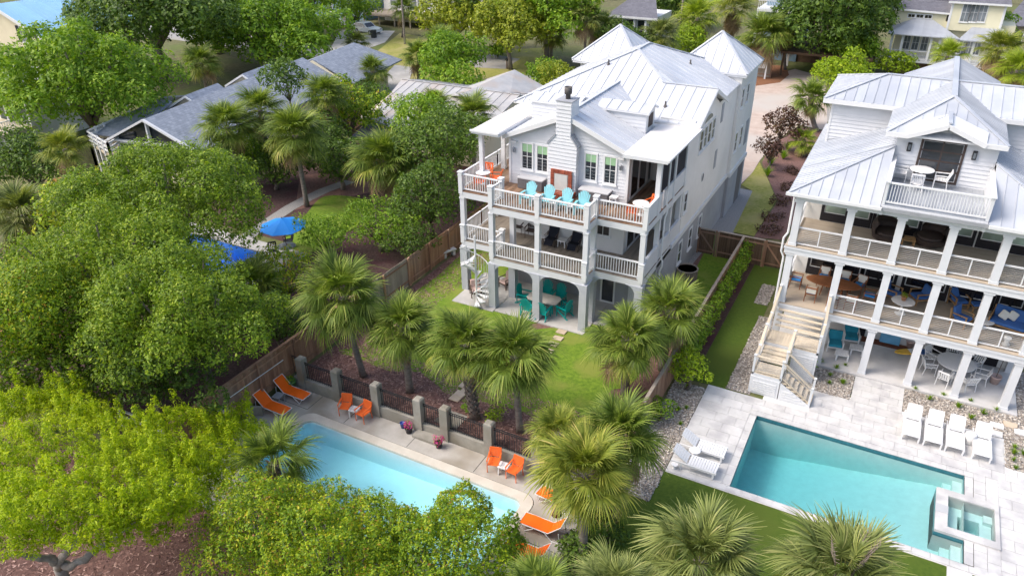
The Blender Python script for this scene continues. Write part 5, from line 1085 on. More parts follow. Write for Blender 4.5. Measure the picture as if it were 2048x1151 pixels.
TREES = [
 # name u v z(crown centre) R label mat kwargs
 ('oak_tree', 165, 178, 5.6, (7.7, 6.2, 5.0), 'large rounded oak with pale limbs at upper left below the cream house', 'leaf_mid', dict(k=52, rl=1.6, dens=42, s0=.12, s1=.2)),
 ('oak_tree', 520, 70, 4.2, (11, 7, 5.2), 'broad oak behind the grey shingle roof, left of the parked cars', 'leaf_mid', dict(k=48, rl=2.0, dens=28, s0=.15, s1=.26)),
 ('oak_tree', 300, 40, 7.0, (8.5, 6.5, 4.0), 'dark oak at the top beside the blue metal roof', 'leaf_dark', dict(k=26, rl=2.4, dens=24, s0=.16, s1=.28)),
 ('oak_tree', 420, 15, 6, (8, 6, 4.0), 'oak at the top edge between two larger ones over the driveway', 'leaf_dark', dict(k=22, rl=2.4, dens=20, s0=.18, s1=.3)),
 ('oak_tree', 610, -10, 6.0, (7, 6, 4.5), 'oak at the top edge left of the blue siding house', 'leaf_mid', dict(k=24, rl=2.5, dens=20, s0=.18, s1=.3)),
 ('live_oak', 330, 420, 5.6, (5.8, 4.4, 2.9), 'huge live oak crown filling the left middle, beside the blue umbrella', 'leaf_oak', dict(k=64, rl=1.1, dens=165, s0=.055, s1=.095)),
 ('live_oak', 215, 570, 5.0, (5.0, 4.2, 3.0), 'live oak lobe below the huge crown at left, yellowish and ragged', 'leaf_oak', dict(k=52, rl=.95, dens=190, s0=.05, s1=.085)),
 ('live_oak', 380, 640, 4.6, (3.9, 3.4, 2.8), 'live oak crown overhanging the reddish fence near the old pool', 'leaf_oak', dict(k=52, rl=.85, dens=215, s0=.045, s1=.08)),
 ('live_oak', 60, 640, 4.6, (3.6, 3.4, 2.6), 'vine tangled oak at the left edge above the cedar', 'leaf_vine', dict(k=26, rl=1.1, dens=170, s0=.05, s1=.085)),
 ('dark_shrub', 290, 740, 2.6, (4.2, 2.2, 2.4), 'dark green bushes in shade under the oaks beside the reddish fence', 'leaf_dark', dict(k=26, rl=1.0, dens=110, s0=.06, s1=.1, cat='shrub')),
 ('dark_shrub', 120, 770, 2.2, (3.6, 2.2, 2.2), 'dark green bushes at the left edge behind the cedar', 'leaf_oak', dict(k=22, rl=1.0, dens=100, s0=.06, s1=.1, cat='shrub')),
 ('tall_shrub', 60, 330, 3.0, (3.2, 2.6, 2.4), 'dark rounded shrub below the white deck at left', 'leaf_dark', dict(k=18, rl=1.1, dens=50, s0=.1, s1=.16, cat='shrub')),
 ('tall_shrub', 170, 420, 4.5, (3.0, 2.4, 2.0), 'paler shrub between the palm with dead skirt and the huge live oak', 'leaf_vine', dict(k=18, rl=1.0, dens=60, s0=.09, s1=.14, cat='shrub')),
 ('bushy_tree', 880, 300, 4.4, (3.0, 3.0, 2.8), 'dense dark evergreen tree left of the white house porch', 'leaf_dark', dict(k=26, rl=1.15, dens=80, s0=.08, s1=.13)),
 ('bushy_tree', 860, 405, 2.6, (2.3, 2.3, 2.2), 'dark evergreen bush by the fence left of the white house', 'leaf_dark', dict(k=20, rl=.95, dens=85, s0=.07, s1=.12)),
 ('bushy_tree', 845, 245, 4.6, (2.6, 2.2, 2.0), 'leafy green shrub top below the old metal roof', 'leaf_mid', dict(k=16, rl=1.0, dens=70, s0=.09, s1=.14)),
 ('bushy_tree', 572, 160, 6.0, (1.5, 1.5, 1.5), 'small leafy tree poking up through palms before the shingle roof', 'leaf_dark', dict(k=14, rl=.9, dens=60, s0=.09, s1=.15)),
 ('bushy_tree', 680, 330, 2.0, (3.2, 1.6, 2.0), 'dark undergrowth behind the gravel path of the neighbour', 'leaf_dark', dict(k=18, rl=.9, dens=60, s0=.09, s1=.15, cat='shrub')),
 ('bushy_tree', 700, 230, 3.5, (3.4, 1.8, 2.6), 'bamboo like thicket between palms and the old metal roof', 'leaf_vine', dict(k=22, rl=.9, dens=60, s0=.09, s1=.16, cat='shrub')),
 ('dark_shrub', 545, 335, 1.8, (3.0, 2.2, 1.9), 'dark undergrowth below the shingle roof palms left of the gravel path', 'leaf_dark', dict(k=20, rl=.9, dens=60, s0=.08, s1=.14, cat='shrub')),
 ('dark_shrub', 640, 290, 2.4, (2.6, 2.0, 2.2), 'dark undergrowth behind the tall leaning palm trunk', 'leaf_dark', dict(k=20, rl=.9, dens=60, s0=.08, s1=.14, cat='shrub')),
 ('dark_shrub', 490, 320, 2.2, (2.6, 2.0, 2.0), 'leafy undergrowth between the white trimmed gable and the palms', 'leaf_mid', dict(k=18, rl=.9, dens=60, s0=.08, s1=.14, cat='shrub')),
 ('dark_shrub', 745, 215, 2.2, (2.6, 1.8, 2.0), 'dark bushes below the small upright palm by the shingle house', 'leaf_dark', dict(k=16, rl=.9, dens=55, s0=.09, s1=.15, cat='shrub')),
 ('garden_shrub', 760, 455, 1.7, (2.6, 2.0, 1.5), 'bright rounded shrub with bare twigs beside the neighbour lawn', 'leaf_mid', dict(k=20, rl=.75, dens=120, s0=.05, s1=.09, cat='shrub')),
 ('garden_shrub', 650, 475, 1.4, (1.8, 1.4, 1.2), 'green shrub between the blue umbrella and the tall leaning palm', 'leaf_mid', dict(k=14, rl=.65, dens=120, s0=.05, s1=.09, cat='shrub')),
 ('garden_shrub', 820, 490, 1.3, (1.5, 1.5, 1.2), 'dark shrub leaning on the pale stretch of board fence', 'leaf_dark', dict(k=14, rl=.65, dens=120, s0=.05, s1=.09, cat='shrub')),
 ('garden_shrub', 565, 560, 1.8, (2.1, 1.6, 1.5), 'light green thicket behind the fence by the low palmetto', 'leaf_vine', dict(k=18, rl=.7, dens=120, s0=.05, s1=.09, cat='shrub')),
 ('garden_shrub', 555, 650, 1.6, (2.0, 1.3, 1.5), 'dark leafy thicket directly behind the reddish fence', 'leaf_dark', dict(k=18, rl=.7, dens=120, s0=.05, s1=.09, cat='shrub')),
 ('bushy_tree', 1020, 62, 4.6, (4.6, 3.6, 3.2), 'yellow green tree with dark trunk beside the mailbox', 'leaf_yellow', dict(k=26, rl=1.4, dens=36, s0=.14, s1=.24)),
 ('bushy_tree', 900, 118, 4.2, (3.2, 2.8, 2.6), 'feathery green tree behind the pair of rough trunked palms', 'leaf_mid', dict(k=20, rl=1.2, dens=40, s0=.12, s1=.2)),
 ('bushy_tree', 908, 42, 4.4, (4.0, 3.0, 2.6), 'dark yellowish tree in front of the pale blue house', 'leaf_yellow', dict(k=22, rl=1.6, dens=30, s0=.15, s1=.26)),
 ('bushy_tree', 1095, 22, 6.5, (6, 4, 3.6), 'tree at the top edge behind the yellow green one', 'leaf_mid', dict(k=20, rl=1.9, dens=24, s0=.17, s1=.28)),
 ('bushy_tree', 1000, 15, 6.0, (5, 4, 3.4), 'dark tree at the top edge beside the pale blue house', 'leaf_dark', dict(k=18, rl=1.8, dens=24, s0=.17, s1=.28)),
 ('bushy_tree', 1335, 8, 3.6, (4.0, 3.0, 3.6), 'dark tree behind the left tower near the utility pole', 'leaf_dark', dict(k=22, rl=2.0, dens=24, s0=.16, s1=.28)),
 ('bushy_tree', 1655, 58, 5.4, (4.6, 4.2, 4.6), 'very dark dense tree arching over the carport entrance', 'leaf_dark', dict(k=32, rl=2.0, dens=32, s0=.15, s1=.26)),
 ('bushy_tree', 1695, 12, 7.0, (4.8, 4.0, 3.6), 'dark tree at the top edge left of the cream house', 'leaf_dark', dict(k=22, rl=2.0, dens=24, s0=.17, s1=.28)),
 ('bushy_tree', 1680, 155, 2.6, (3.2, 2.4, 2.4), 'light green shrubs right of the brick driveway entrance', 'leaf_bright', dict(k=20, rl=1.0, dens=50, s0=.1, s1=.17, cat='shrub')),
 ('bushy_tree', 1700, 100, 3.2, (3.6, 2.6, 2.6), 'green bushes below the yellow fan palm', 'leaf_mid', dict(k=18, rl=1.2, dens=36, s0=.13, s1=.2, cat='shrub')),
 ('bushy_tree', 1785, 130, 2.0, (2.2, 1.8, 1.8), 'fern green bush at the left foot of the cream porch', 'leaf_bright', dict(k=14, rl=.9, dens=40, s0=.12, s1=.2, cat='shrub')),
 ('bushy_tree', 1380, 92, 2.4, (2.0, 1.8, 2.0), 'round bright bush below the tall fan palm by the pole', 'leaf_bright', dict(k=16, rl=.9, dens=46, s0=.11, s1=.18, cat='shrub')),
 ('bushy_tree', 1090, 150, 1.6, (2.2, 2.0, 1.5), 'green shrub by the path left of the tower roof', 'leaf_mid', dict(k=16, rl=.8, dens=60, s0=.1, s1=.16, cat='shrub')),
 ('bushy_tree', 1130, 168, 2.4, (2.6, 1.6, 1.8), 'yellow green hedge shrubs touching the white main roof', 'leaf_yellow', dict(k=16, rl=.9, dens=60, s0=.1, s1=.16, cat='shrub')),
 ('bushy_tree', 905, 175, 2.6, (3.6, 1.8, 1.8), 'green shrubs behind the old metal roof under the pair of palms', 'leaf_mid', dict(k=18, rl=1.0, dens=46, s0=.11, s1=.18, cat='shrub')),
 ('bushy_tree', 995, 102, .9, (1.3, 1.2, .9), 'small round bush on the grass near the orange pot', 'leaf_mid', dict(k=10, rl=.6, dens=60, s0=.1, s1=.16, cat='shrub')),
 ('bushy_tree', 1250, 95, 3.0, (3.2, 2.0, 2.2), 'dark bushes directly behind the left tower roof', 'leaf_dark', dict(k=18, rl=1.2, dens=36, s0=.13, s1=.2, cat='shrub')),
 ('bushy_tree', 1960, 60, 4.5, (3, 3, 2.6), 'green shrub at the right of the cream house wall', 'leaf_mid', dict(k=16, rl=1.2, dens=36, s0=.13, s1=.2, cat='shrub')),
 ('bushy_tree', 716, 22, 2.6, (2.6, 2.0, 1.9), 'rounded shrub in front of the blue siding house', 'leaf_mid', dict(k=16, rl=1.1, dens=34, s0=.14, s1=.22, cat='shrub')),
 ('crape_myrtle', 1568, 255, 2.2, (1.3, 1.2, 1.5), 'bronze leaved shrub in the bed, taller, nearer the driveway', 'leaf_bronze', dict(k=14, rl=.55, dens=70, s0=.08, s1=.14, cat='shrub')),
 ('crape_myrtle', 1540, 300, 1.7, (1.1, 1.0, 1.3), 'bronze and green shrub in the bed beside the grass strip', 'leaf_bronze', dict(k=12, rl=.5, dens=80, s0=.07, s1=.12, cat='shrub')),
 ('bed_plant', 1378, 738, 1.2, (.85, .8, .85), 'bright yellow green shrub between the fence end and the turf', 'leaf_bright', dict(k=16, rl=.34, dens=150, s0=.05, s1=.09, cat='shrub')),
 ('bed_plant', 1605, 722, .6, (.5, .5, .55), 'leafy green shrub growing beside the lower flight of the timber stair', 'leaf_mid', dict(k=12, rl=.26, dens=170, s0=.045, s1=.08, cat='shrub')),
 ('bed_plant', 1320, 822, .5, (.5, .45, .5), 'small green shrub below the fence end in the pebbles', 'leaf_mid', dict(k=10, rl=.28, dens=180, s0=.05, s1=.08, cat='shrub')),
 ('bed_plant', 1200, 1075, .0, (.9, .9, 1.0), 'dark shrub outside the retaining wall behind the palm trunk', 'leaf_dark', dict(k=14, rl=.4, dens=150, s0=.05, s1=.09, cat='shrub', zg=-1.2)),
 ('bed_plant', 1165, 1110, -.2, (.8, .8, .8), 'dark shrub left of the tall palm trunk against the retaining wall', 'leaf_dark', dict(k=12, rl=.4, dens=150, s0=.05, s1=.09, cat='shrub', zg=-1.2)),
 ('bed_plant', 990, 832, .3, (.34, .34, .32), 'round green bush in the mulch right of the criss-cross palm trunk', 'leaf_bright', dict(k=8, rl=.2, dens=260, s0=.035, s1=.06, cat='shrub', trunk=False)),
 ('bed_plant', 935, 815, .25, (.25, .25, .3), 'little green bush in the mulch left of the criss-cross palm trunk', 'leaf_mid', dict(k=7, rl=.16, dens=260, s0=.035, s1=.06, cat='shrub', trunk=False)),
]
# vine covered shrubs in the front centre and the cedar
ZF = -.55
TREES += [
 ('vine_shrub', 515, 1065, 1.8, (1.8, 1.8, 1.8), 'vine covered bright shrub at the left of the bottom thicket, beside bare soil', 'leaf_vine', dict(k=34, rl=.62, dens=320, s0=.032, s1=.06, cat='shrub', zg=ZF)),
 ('vine_shrub', 640, 1058, 1.2, (1.8, 1.4, 1.4), 'vine covered shrub with upright sprig reaching over the old pool', 'leaf_vine', dict(k=32, rl=.55, dens=320, s0=.032, s1=.06, cat='shrub', zg=ZF)),
 ('vine_shrub', 775, 1088, 1.3, (1.8, 1.4, 1.4), 'vine covered shrub in the middle of the bottom thicket', 'leaf_vine', dict(k=32, rl=.55, dens=320, s0=.032, s1=.06, cat='shrub', zg=ZF)),
 ('vine_shrub', 925, 1045, 1.2, (1.0, 1.0, 1.25), 'dome of vines rising in front of the right half of the pale pool', 'leaf_vine', dict(k=26, rl=.45, dens=330, s0=.032, s1=.06, cat='shrub', zg=ZF)),
 ('vine_shrub', 1020, 1098, .8, (.45, .45, 1.15), 'narrow leafy column at the right end of the bottom thicket', 'leaf_mid', dict(k=16, rl=.3, dens=340, s0=.032, s1=.06, cat='shrub', zg=ZF)),
 ('vine_shrub', 660, 1130, 2.2, (2.6, 1.6, 1.7), 'lower vine thicket along the bottom edge, left half', 'leaf_vine', dict(k=34, rl=.6, dens=320, s0=.032, s1=.06, cat='shrub', zg=ZF)),
 ('vine_shrub', 900, 1130, 1.8, (2.4, 1.4, 1.6), 'lower vine thicket along the bottom edge, right half', 'leaf_vine', dict(k=32, rl=.58, dens=320, s0=.032, s1=.06, cat='shrub', zg=ZF)),
]
for i, (nm, u, v, z, R, lb, mt, kw) in enumerate(TREES): tpx(nm, u, v, z, R, lb, mt, seed=200+i, group=GT, **kw)
# the cedar in the lower left corner: flat sprays of upswept tufts
def cedar():
    rnd = random.Random(5); lob = []
    spots = [(40, 870, 4.2), (120, 900, 4.4), (60, 960, 4.6), (170, 850, 3.4), (215, 930, 4.2), (140, 1000, 4.8), (250, 990, 4.4), (30, 1040, 4.9), (190, 1035, 4.8), (290, 900, 3.4), (330, 960, 3.6), (310, 1005, 4.0), (385, 900, 2.6), (400, 850, 2.2), (420, 940, 2.4), (350, 840, 2.6), (455, 880, 1.8), (470, 830, 1.6), (20, 800, 3.6), (90, 800, 3.4), (140, 790, 3.2), (420, 990, 2.2), (270, 860, 3.2), (500, 860, 1.3), (490, 900, 1.5), (360, 1010, 3.2), (20, 920, 4.2), (90, 1020, 4.8), (10, 1000, 4.8), (235, 1015, 4.6), (200, 890, 3.8), (330, 900, 3.0), (440, 860, 1.9), (0, 850, 3.6), (60, 830, 3.4), (170, 950, 4.5), (300, 960, 4.0), (260, 940, 3.9), (360, 930, 3.0), (20, 1078, 4.4), (80, 1072, 4.3), (150, 1062, 4.4), (215, 1066, 4.0), (268, 1040, 3.6), (330, 1050, 3.0), (345, 1000, 3.0), (400, 960, 2.2), (380, 940, 2.4), (110, 960, 4.4), (40, 1000, 4.6), (250, 900, 3.6), (140, 830, 3.4), (210, 830, 3.2), (310, 850, 2.8), (0, 950, 4.4), (450, 920, 1.9), (430, 890, 2.0), (180, 1000, 4.6), (290, 1000, 4.1)]
    for u, v, z in spots:
        c = G(u, v, z+rnd.uniform(-.5, .35)); lob.append((c.x, c.y, c.z-.05, .42, .42, .2))
        for k in range(24):
            a = rnd.uniform(0, 6.28); d = .78*math.sqrt(rnd.random()); q = rnd.uniform(.11, .22); lob.append((c.x+d*math.cos(a), c.y+d*math.sin(a), c.z+.16-.22*d+rnd.uniform(-.1, .14), q, q, q*rnd.uniform(.8, 1.5)))
            if k % 6 == 0: lob.append((c.x+d*math.cos(a)*1.05, c.y+d*math.sin(a)*1.05, c.z+rnd.uniform(.35, .6), .13, .13, rnd.uniform(.35, .6)))
    b = G(120, 1135, 0); b = G(118, 1140, .6); base = Vector((b.x, b.y, ZF))
    root = thing('cedar_tree', 'spreading yellow green cedar with pale twisted trunk in the lower left corner', 'tree', base)
    V, Q, T = leafcloud(9, lob, 520, .032, .06, up=.6, tuft=.7, aspect=.36, thick=.5, inner=.15, gapk=.08, clump=.42); o = np.array(base)
    add('crown', mesh_np('crown', V-o, Q, ['leaf_cedar'], T), root, base)
    t0 = G(118, 1130, 1.6); ends = [[G(150, 1128, 1.9), G(215, 1085, 2.4), G(258, 1055, 2.9), G(300, 1010, 3.4)], [G(100, 1118, 2.2), G(60, 1110, 2.8), G(10, 1105, 3.4)], [G(140, 1095, 2.8), G(190, 1010, 3.6)], [G(260, 1050, 2.9), G(350, 960, 2.8), G(420, 900, 1.8)], [G(110, 1080, 3), G(80, 950, 4)]]
    MB().tube([base, base.lerp(t0, .6), t0], [.26, .2, .19], 10).build('trunk', 'bark_pale', root, True)
    for e in ends:
        e = [t0 if e[0].z < 2.85 else e[0]]+e; f = []
        for a, b in zip(e[:-1], e[1:]): f += [a.lerp(b, k/4)+Vector((rnd.uniform(-.07, .07), rnd.uniform(-.07, .07), rnd.uniform(-.06, .06))) for k in range(4)]
        f.append(e[-1]); e = f
        MB().tube(e, [(.17-.13*i/len(e))*rnd.uniform(.85, 1.15) for i in range(len(e))], 9).build('limb', 'bark_pale', root, True)
    for k in range(14):
        u, v, z = rnd.choice(spots); e = G(u, v, z-.3); MB().tube([e+Vector((rnd.uniform(-.8, .8), rnd.uniform(-.8, .8), -.5)), e], [.03, .012], 5).build('twig', 'bark_pale', root)
cedar()
sheet('bare_soil', px((210, 1151), (255, 1085), (330, 1040), (380, 985), (440, 1000), (470, 1100), (520, 1175), (300, 1230)), ZF+.01, 'mulch') if False else None
mb = MB(); mb.poly([(-40, 5, ZF+.01), (-9, 5, ZF+.01), (-9, 13.5, ZF+.01), (-40, 13.5, ZF+.01)]); struct('bare_soil', mb, 'soil_brown'); mb = MB(); mb.poly([(-60, 14.4, -.02), (-24.4, 14.4, -.02), (-24.4, 33, -.02), (-32.5, 33, -.02), (-32.5, 24.5, -.02), (-60, 24.5, -.02)]); struct('dark_mulch_ground', mb, 'mulch_dark')  # brown soil round the cedar; dark mulch sheet left of the board fence
# hedge along the fence of the right hand garden
def hedge():
    rnd = random.Random(8); lob = []
    for i in range(34):
        y = 30.2+i*.42; lob.append((-6.95+rnd.uniform(-.06, .06), y, .75+rnd.uniform(-.1, .1), .34, .38, .72+rnd.uniform(-.1, .12)))
        for k in range(3): lob.append((-6.9+rnd.uniform(-.25, .25), y+rnd.uniform(-.2, .2), rnd.uniform(.5, 1.4), .2, .2, .2))
    V, Q, T = leafcloud(12, lob, 150, .045, .08, up=.5); c = np.array([-6.95, 37, .8])
    r = thing('hedge', 'clipped dark green hedge along the fence between the two gardens', 'hedge', (-6.95, 37, 0)); add('foliage', mesh_np('foliage', V-c, Q, ['leaf_mid'], T), r, c)
    for i in range(16): MB().tube([(-6.95, 30.6+i*.88, 0), (-6.95, 30.7+i*.88, .9)], [.03, .015], 6).build('stem', 'bark', r)
hedge()
# grass like tufts
def tuft_mesh(seed, n, L, w, mat):
    r = np.random.default_rng(seed); V = []; T = []
    for i in range(n):
        a = r.uniform(0, 6.28); el = r.uniform(.7, 1.5); d = np.array([math.cos(a)*math.cos(el), math.sin(a)*math.cos(el), math.sin(el)]); s = np.array([-math.sin(a), math.cos(a), 0])*w; l = L*r.uniform(.6, 1.1); p0 = d*.02; p1 = d*l*.6; p2 = d*l+np.array([0, 0, -l*.18]); t = r.uniform(.2, .8)
        V += [p0-s, p0+s, p1+s*.8, p1-s*.8, p1-s*.8, p1+s*.8, p2+s*.1, p2-s*.1]; T += [t]*8
    return mesh_np('tuft', np.array(V), np.arange(len(V)).reshape(-1, 4), [mat], T)
tm = [tuft_mesh(i, 60, .3, .012, 'leaf_mid') for i in range(3)]; tb = [tuft_mesh(10+i, 130, .8, .014, 'leaf_mid') for i in range(2)]
spots = [(1755, 653, ''), (1690, 733, ''), (1672, 738, ''), (1660, 752, ''), (1684, 768, ''), (1658, 768, ''), (1640, 725, ''), (1830, 780, ''), (1858, 800, ''), (1886, 792, ''), (1915, 815, ''), (1940, 804, ''), (1965, 828, ''), (1992, 822, ''), (1941, 838, ''), (2028, 896, ''), (2026, 908, ''), (2030, 938, ''), (2046, 910, ''), (2026, 922, ''), (1356, 822, ''), (1360, 850, ''), (1374, 778, ''), (1372, 818, '')]
where = ['in the pebble bed left of the walkway', 'in the pebble bed behind the row of four white loungers', 'in the pebble bed at the right edge', 'in the pebble strip near the dividing fence']
for i, (u, v, _) in enumerate(spots[1:]):
    wi = 0 if u < 1700 and u > 1500 else 1 if 1700 < u < 2000 else 2 if u >= 2000 else 3
    p = G(u, v); o = add('grass_tuft', tm[i % 3], None, (p.x, p.y, .02), (0, 0, i), .9+.3*(i % 2)); tag(o, 'small green grass tuft '+where[wi], 'plant', 'grass tufts '+where[wi])
for i, (u, v, l) in enumerate(((1535, 352, 'green ornamental grass clump in the bed nearest the grass strip'), (1540, 330, 'green ornamental grass clump below the bronze shrub'), (1566, 318, 'grey green ornamental grass clump right of the bronze shrub'), (1575, 300, 'ornamental grass clump in front of the low yellow palm'))):
    p = G(u, v); o = add('ornamental_grass', tb[i % 2], None, (p.x, p.y, 0), (0, 0, i), 1.3); tag(o, l, 'plant', 'ornamental grasses in the side bed')
# dark ground cover beside the right house, big leaved plants
rnd = random.Random(4); lob = [(G(u, v, .2)[0]+rnd.uniform(-.5, .5), G(u, v, .2)[1]+rnd.uniform(-.6, .6), .15, .45, .45, .25) for u, v in [(1545, 430), (1560, 400), (1575, 370), (1535, 455), (1590, 340)] for _ in range(6)]
V, Q, T = leafcloud(31, lob, 110, .05, .09); tag(add('ground_cover', mesh_np('ground_cover', V, Q, ['leaf_bronze'], T)), 'dark purple brown creeping ground cover beside the right house', 'ground cover', kind='stuff')
# ------------------------------------------------------------------ furniture kits (front faces -y)
random.seed(21); PI = math.pi
def kit(name, cat, group, parts):
    "parts: (part name, material, MB) ; returns a Proto at the origin"
    r = thing(name, 'x', cat, (0, 0, 0), 0, group)
    for nm, mat, mb in parts: mb.build(nm, mat, r)
    return Proto(r)
def bars(L, w, h=None): 
    mb = MB(); [mb.bar(a, b, w, h) for a, b in L]; return mb
def adirondack(name, mat, group, tilt=.35, sh=.36, cat='chair'):
    p = []
    for i in range(5): y = -.28+i*.12; z = sh+.06-.1*i*.3; p.append(('seat_slat', mat, MB().bar((-.26, y, z), (.26, y, z), .1, .025)))
    for i in range(7):
        t = (i-3)/3; x = t*.25; h = .78-.16*t*t; y0 = .2; p.append(('back_slat', mat, MB().bar((x*.75, y0, sh-.05), (x*1.15, y0+h*tilt, sh-.05+h), .072, .022, (0, 1, 0))))
    for s in (-1, 1):
        p += [('armrest', mat, MB().bar((s*.33, -.42, sh+.22), (s*.33, .3, sh+.2), .12, .025)), ('leg', mat, MB().bar((s*.3, -.34, 0), (s*.3, -.34, sh+.2), .03, .09)), ('leg', mat, MB().bar((s*.3, .42, 0), (s*.3, -.34, sh), .03, .09)), ('leg', mat, MB().bar((s*.3, .28, .05), (s*.3, .28, sh+.2), .03, .07))]
    return kit(name, cat, group, p)
def armchair(name, mat, group, cat='chair', sm=None, w=.5, sh=.42, bh=.42, slats=6, lm=None, arms=True, roundarm=True):
    sm = sm or mat; lm = lm or mat; p = []; h = w/2
    n = 5
    for i in range(n): y = -.22+i*.11; p.append(('seat_slat', sm, MB().bar((-h+.02, y, sh), (h-.02, y, sh-.004*i), .1, .025)))
    for i in range(slats): x = -h+.05+(w-.1)*i/(slats-1); p.append(('back_slat', sm, MB().bar((x, .25, sh+.06), (x, .36, sh+bh), .06, .018, (0, 1, 0))))
    p.append(('top_rail', mat, MB().bar((-h, .37, sh+bh), (h, .37, sh+bh), .04, .08)))
    for s in (-1, 1):
        x = s*h; p += [('leg', lm, MB().tube([(x, -.26, 0), (x, -.26, sh+.2 if arms else sh)], .02, 6)), ('leg', lm, MB().tube([(x, .3, 0), (x, .24, sh), (x, .37, sh+bh)], .02, 6))]
        if arms: p.append(('armrest', mat, MB().bar((x, -.3, sh+.22), (x, .3, sh+.24), .055, .03)))
    return kit(name, cat, group, p)
def cushion_box(mb, x0, x1, y0, y1, z0, z1, r=.04):
    "box with chamfered edges"
    a = [(x0+r, y0, ), ]; ring_ = lambda z, i: [(x0+i+r, y0+i, z), (x1-i-r, y0+i, z), (x1-i, y0+i+r, z), (x1-i, y1-i-r, z), (x1-i-r, y1-i, z), (x0+i+r, y1-i, z), (x0+i, y1-i-r, z), (x0+i, y0+i+r, z)]
    L = [ring_(z0, r), ring_(z0+r, 0), ring_(z1-r, 0), ring_(z1, r)]; vs = sum(L, []); fs = [tuple(range(7, -1, -1)), tuple(range(24, 32))]
    for k in range(3): fs += [(8*k+i, 8*k+(i+1) % 8, 8*k+8+(i+1) % 8, 8*k+8+i) for i in range(8)]
    return mb.add(vs, fs)
def padded(name, frame, cush, group, w=.72, d=.72, sh=.32, cat='armchair', back=.5, lg=True, fullarm=False):
    h = w/2; p = [('seat_cushion', cush, cushion_box(MB(), -h+.06, h-.06, -d/2, d/2-.1, sh, sh+.14)), ('seat_frame', frame, MB().box(-h+.05, h-.05, -d/2+.02, d/2, sh-.07, sh-.005))]
    b = MB(); cushion_box(b, -h+.06, h-.06, 0, .13, 0, back); b.v = [(x, y+d/2-.16+z*.2, z+sh+.1) for x, y, z in b.v]; p.append(('back_cushion', cush, b))
    for s in (-1, 1):
        x = s*(h-.03); p += [('armrest', frame, MB().bar((x, -d/2, sh+.3), (x, d/2, sh+.3), .06, .035)), ('leg', frame, MB().bar((x, -d/2+.03, 0), (x, -d/2+.03, sh+.29), .055)), ('leg', frame, MB().bar((x, d/2-.03, 0), (x, d/2+.08, sh+.5), .055))]
        if fullarm: p.append(('side_panel', frame, MB().box(x-.02, x+.02, -d/2+.03, d/2-.03, .1, sh+.28)))
    p.append(('back_frame', frame, MB().bar((-h, d/2+.08, sh+back-.02), (h, d/2+.08, sh+back-.02), .05, .07)))
    return kit(name, cat, group, p)
def chaise(name, sling, frame, group, slats=False, L=1.95, w=.62, sh=.34):
    p = []; h = w/2; yh = .25; a = math.radians(33 if slats else 46)
    # foot at -y, raised back at +y
    B = lambda t: (yh+t*math.cos(a), sh+t*math.sin(a)); bl = .78
    if not slats:
        m = MB(); n = 8; pts = [(-L/2, sh-.02)]+[(-L/2+(yh+L/2)*k/6, sh+(.02 if k in (2, 3) else 0)) for k in range(1, 7)]+[B(bl*k/4) for k in range(1, 5)]
        for (y0, z0), (y1, z1) in zip(pts[:-1], pts[1:]): m.add([(-h+.02, y0, z0), (h-.02, y0, z0), (h-.02, y1, z1), (-h+.02, y1, z1), (-h+.02, y0, z0-.02), (h-.02, y0, z0-.02), (h-.02, y1, z1-.02), (-h+.02, y1, z1-.02)], [(0, 1, 2, 3), (7, 6, 5, 4), (0, 4, 5, 1), (2, 6, 7, 3)])
        p.append(('sling', sling, m))
        for s in (-1, 1): p.append(('side_rail', frame, MB().tube([(s*h, -L/2, sh-.02), (s*h, yh, sh-.005), (s*h, *B(bl))], .018, 6)))
        p += [('head_bar', frame, MB().tube([(-h, *B(bl)), (h, *B(bl))], .018, 6)), ('foot_bar', frame, MB().tube([(-h, -L/2, sh-.02), (h, -L/2, sh-.02)], .018, 6))]
        for s in (-1, 1): p += [('leg', frame, MB().tube([(s*h, -L/2+.05, sh-.02), (s*h, -L/2+.25, .02), (s*h, -L/2+.6, sh-.06)], .018, 6)), ('leg', frame, MB().tube([(s*h, .1, sh-.03), (s*h, .4, .02), (s*h, .75, .02), (s*h, .7, sh+.2)], .018, 6))]
    else:
        for i in range(11): y = -L/2+.06+i*.108; p.append(('slat', sling, MB().box(-h+.02, h-.02, y-.045, y+.045, sh, sh+.022)))
        for i in range(7): t = .08+i*.108; y, z = B(t); p.append(('back_slat', sling, MB().bar((-h+.02-(0 if i < 6 else -.08), y, z+.02), (h-.02-(0 if i < 6 else .08), y, z+.02), .022, .092, (0, -math.sin(a)*0+math.cos(a), math.sin(a)))))
        for s in (-1, 1): p += [('side_rail', frame, MB().box(s*h-.025, s*h+.025, -L/2, L/2-.05, sh-.1, sh+.0)), ('leg', frame, MB().box(s*h-.03, s*h+.03, -L/2+.08, -L/2+.16, 0, sh-.1)), ('leg', frame, MB().box(s*h-.03, s*h+.03, .45, .53, 0, sh-.1)), ('wheel', frame, MB().tube([(s*h-.03, .75, .11), (s*h+.03, .75, .11)], .11, 12)), ('back_support', frame, MB().bar((s*(h-.06), yh, sh), (s*(h-.06), *B(bl)), .04))]
    return kit(name, 'lounger', group, p)
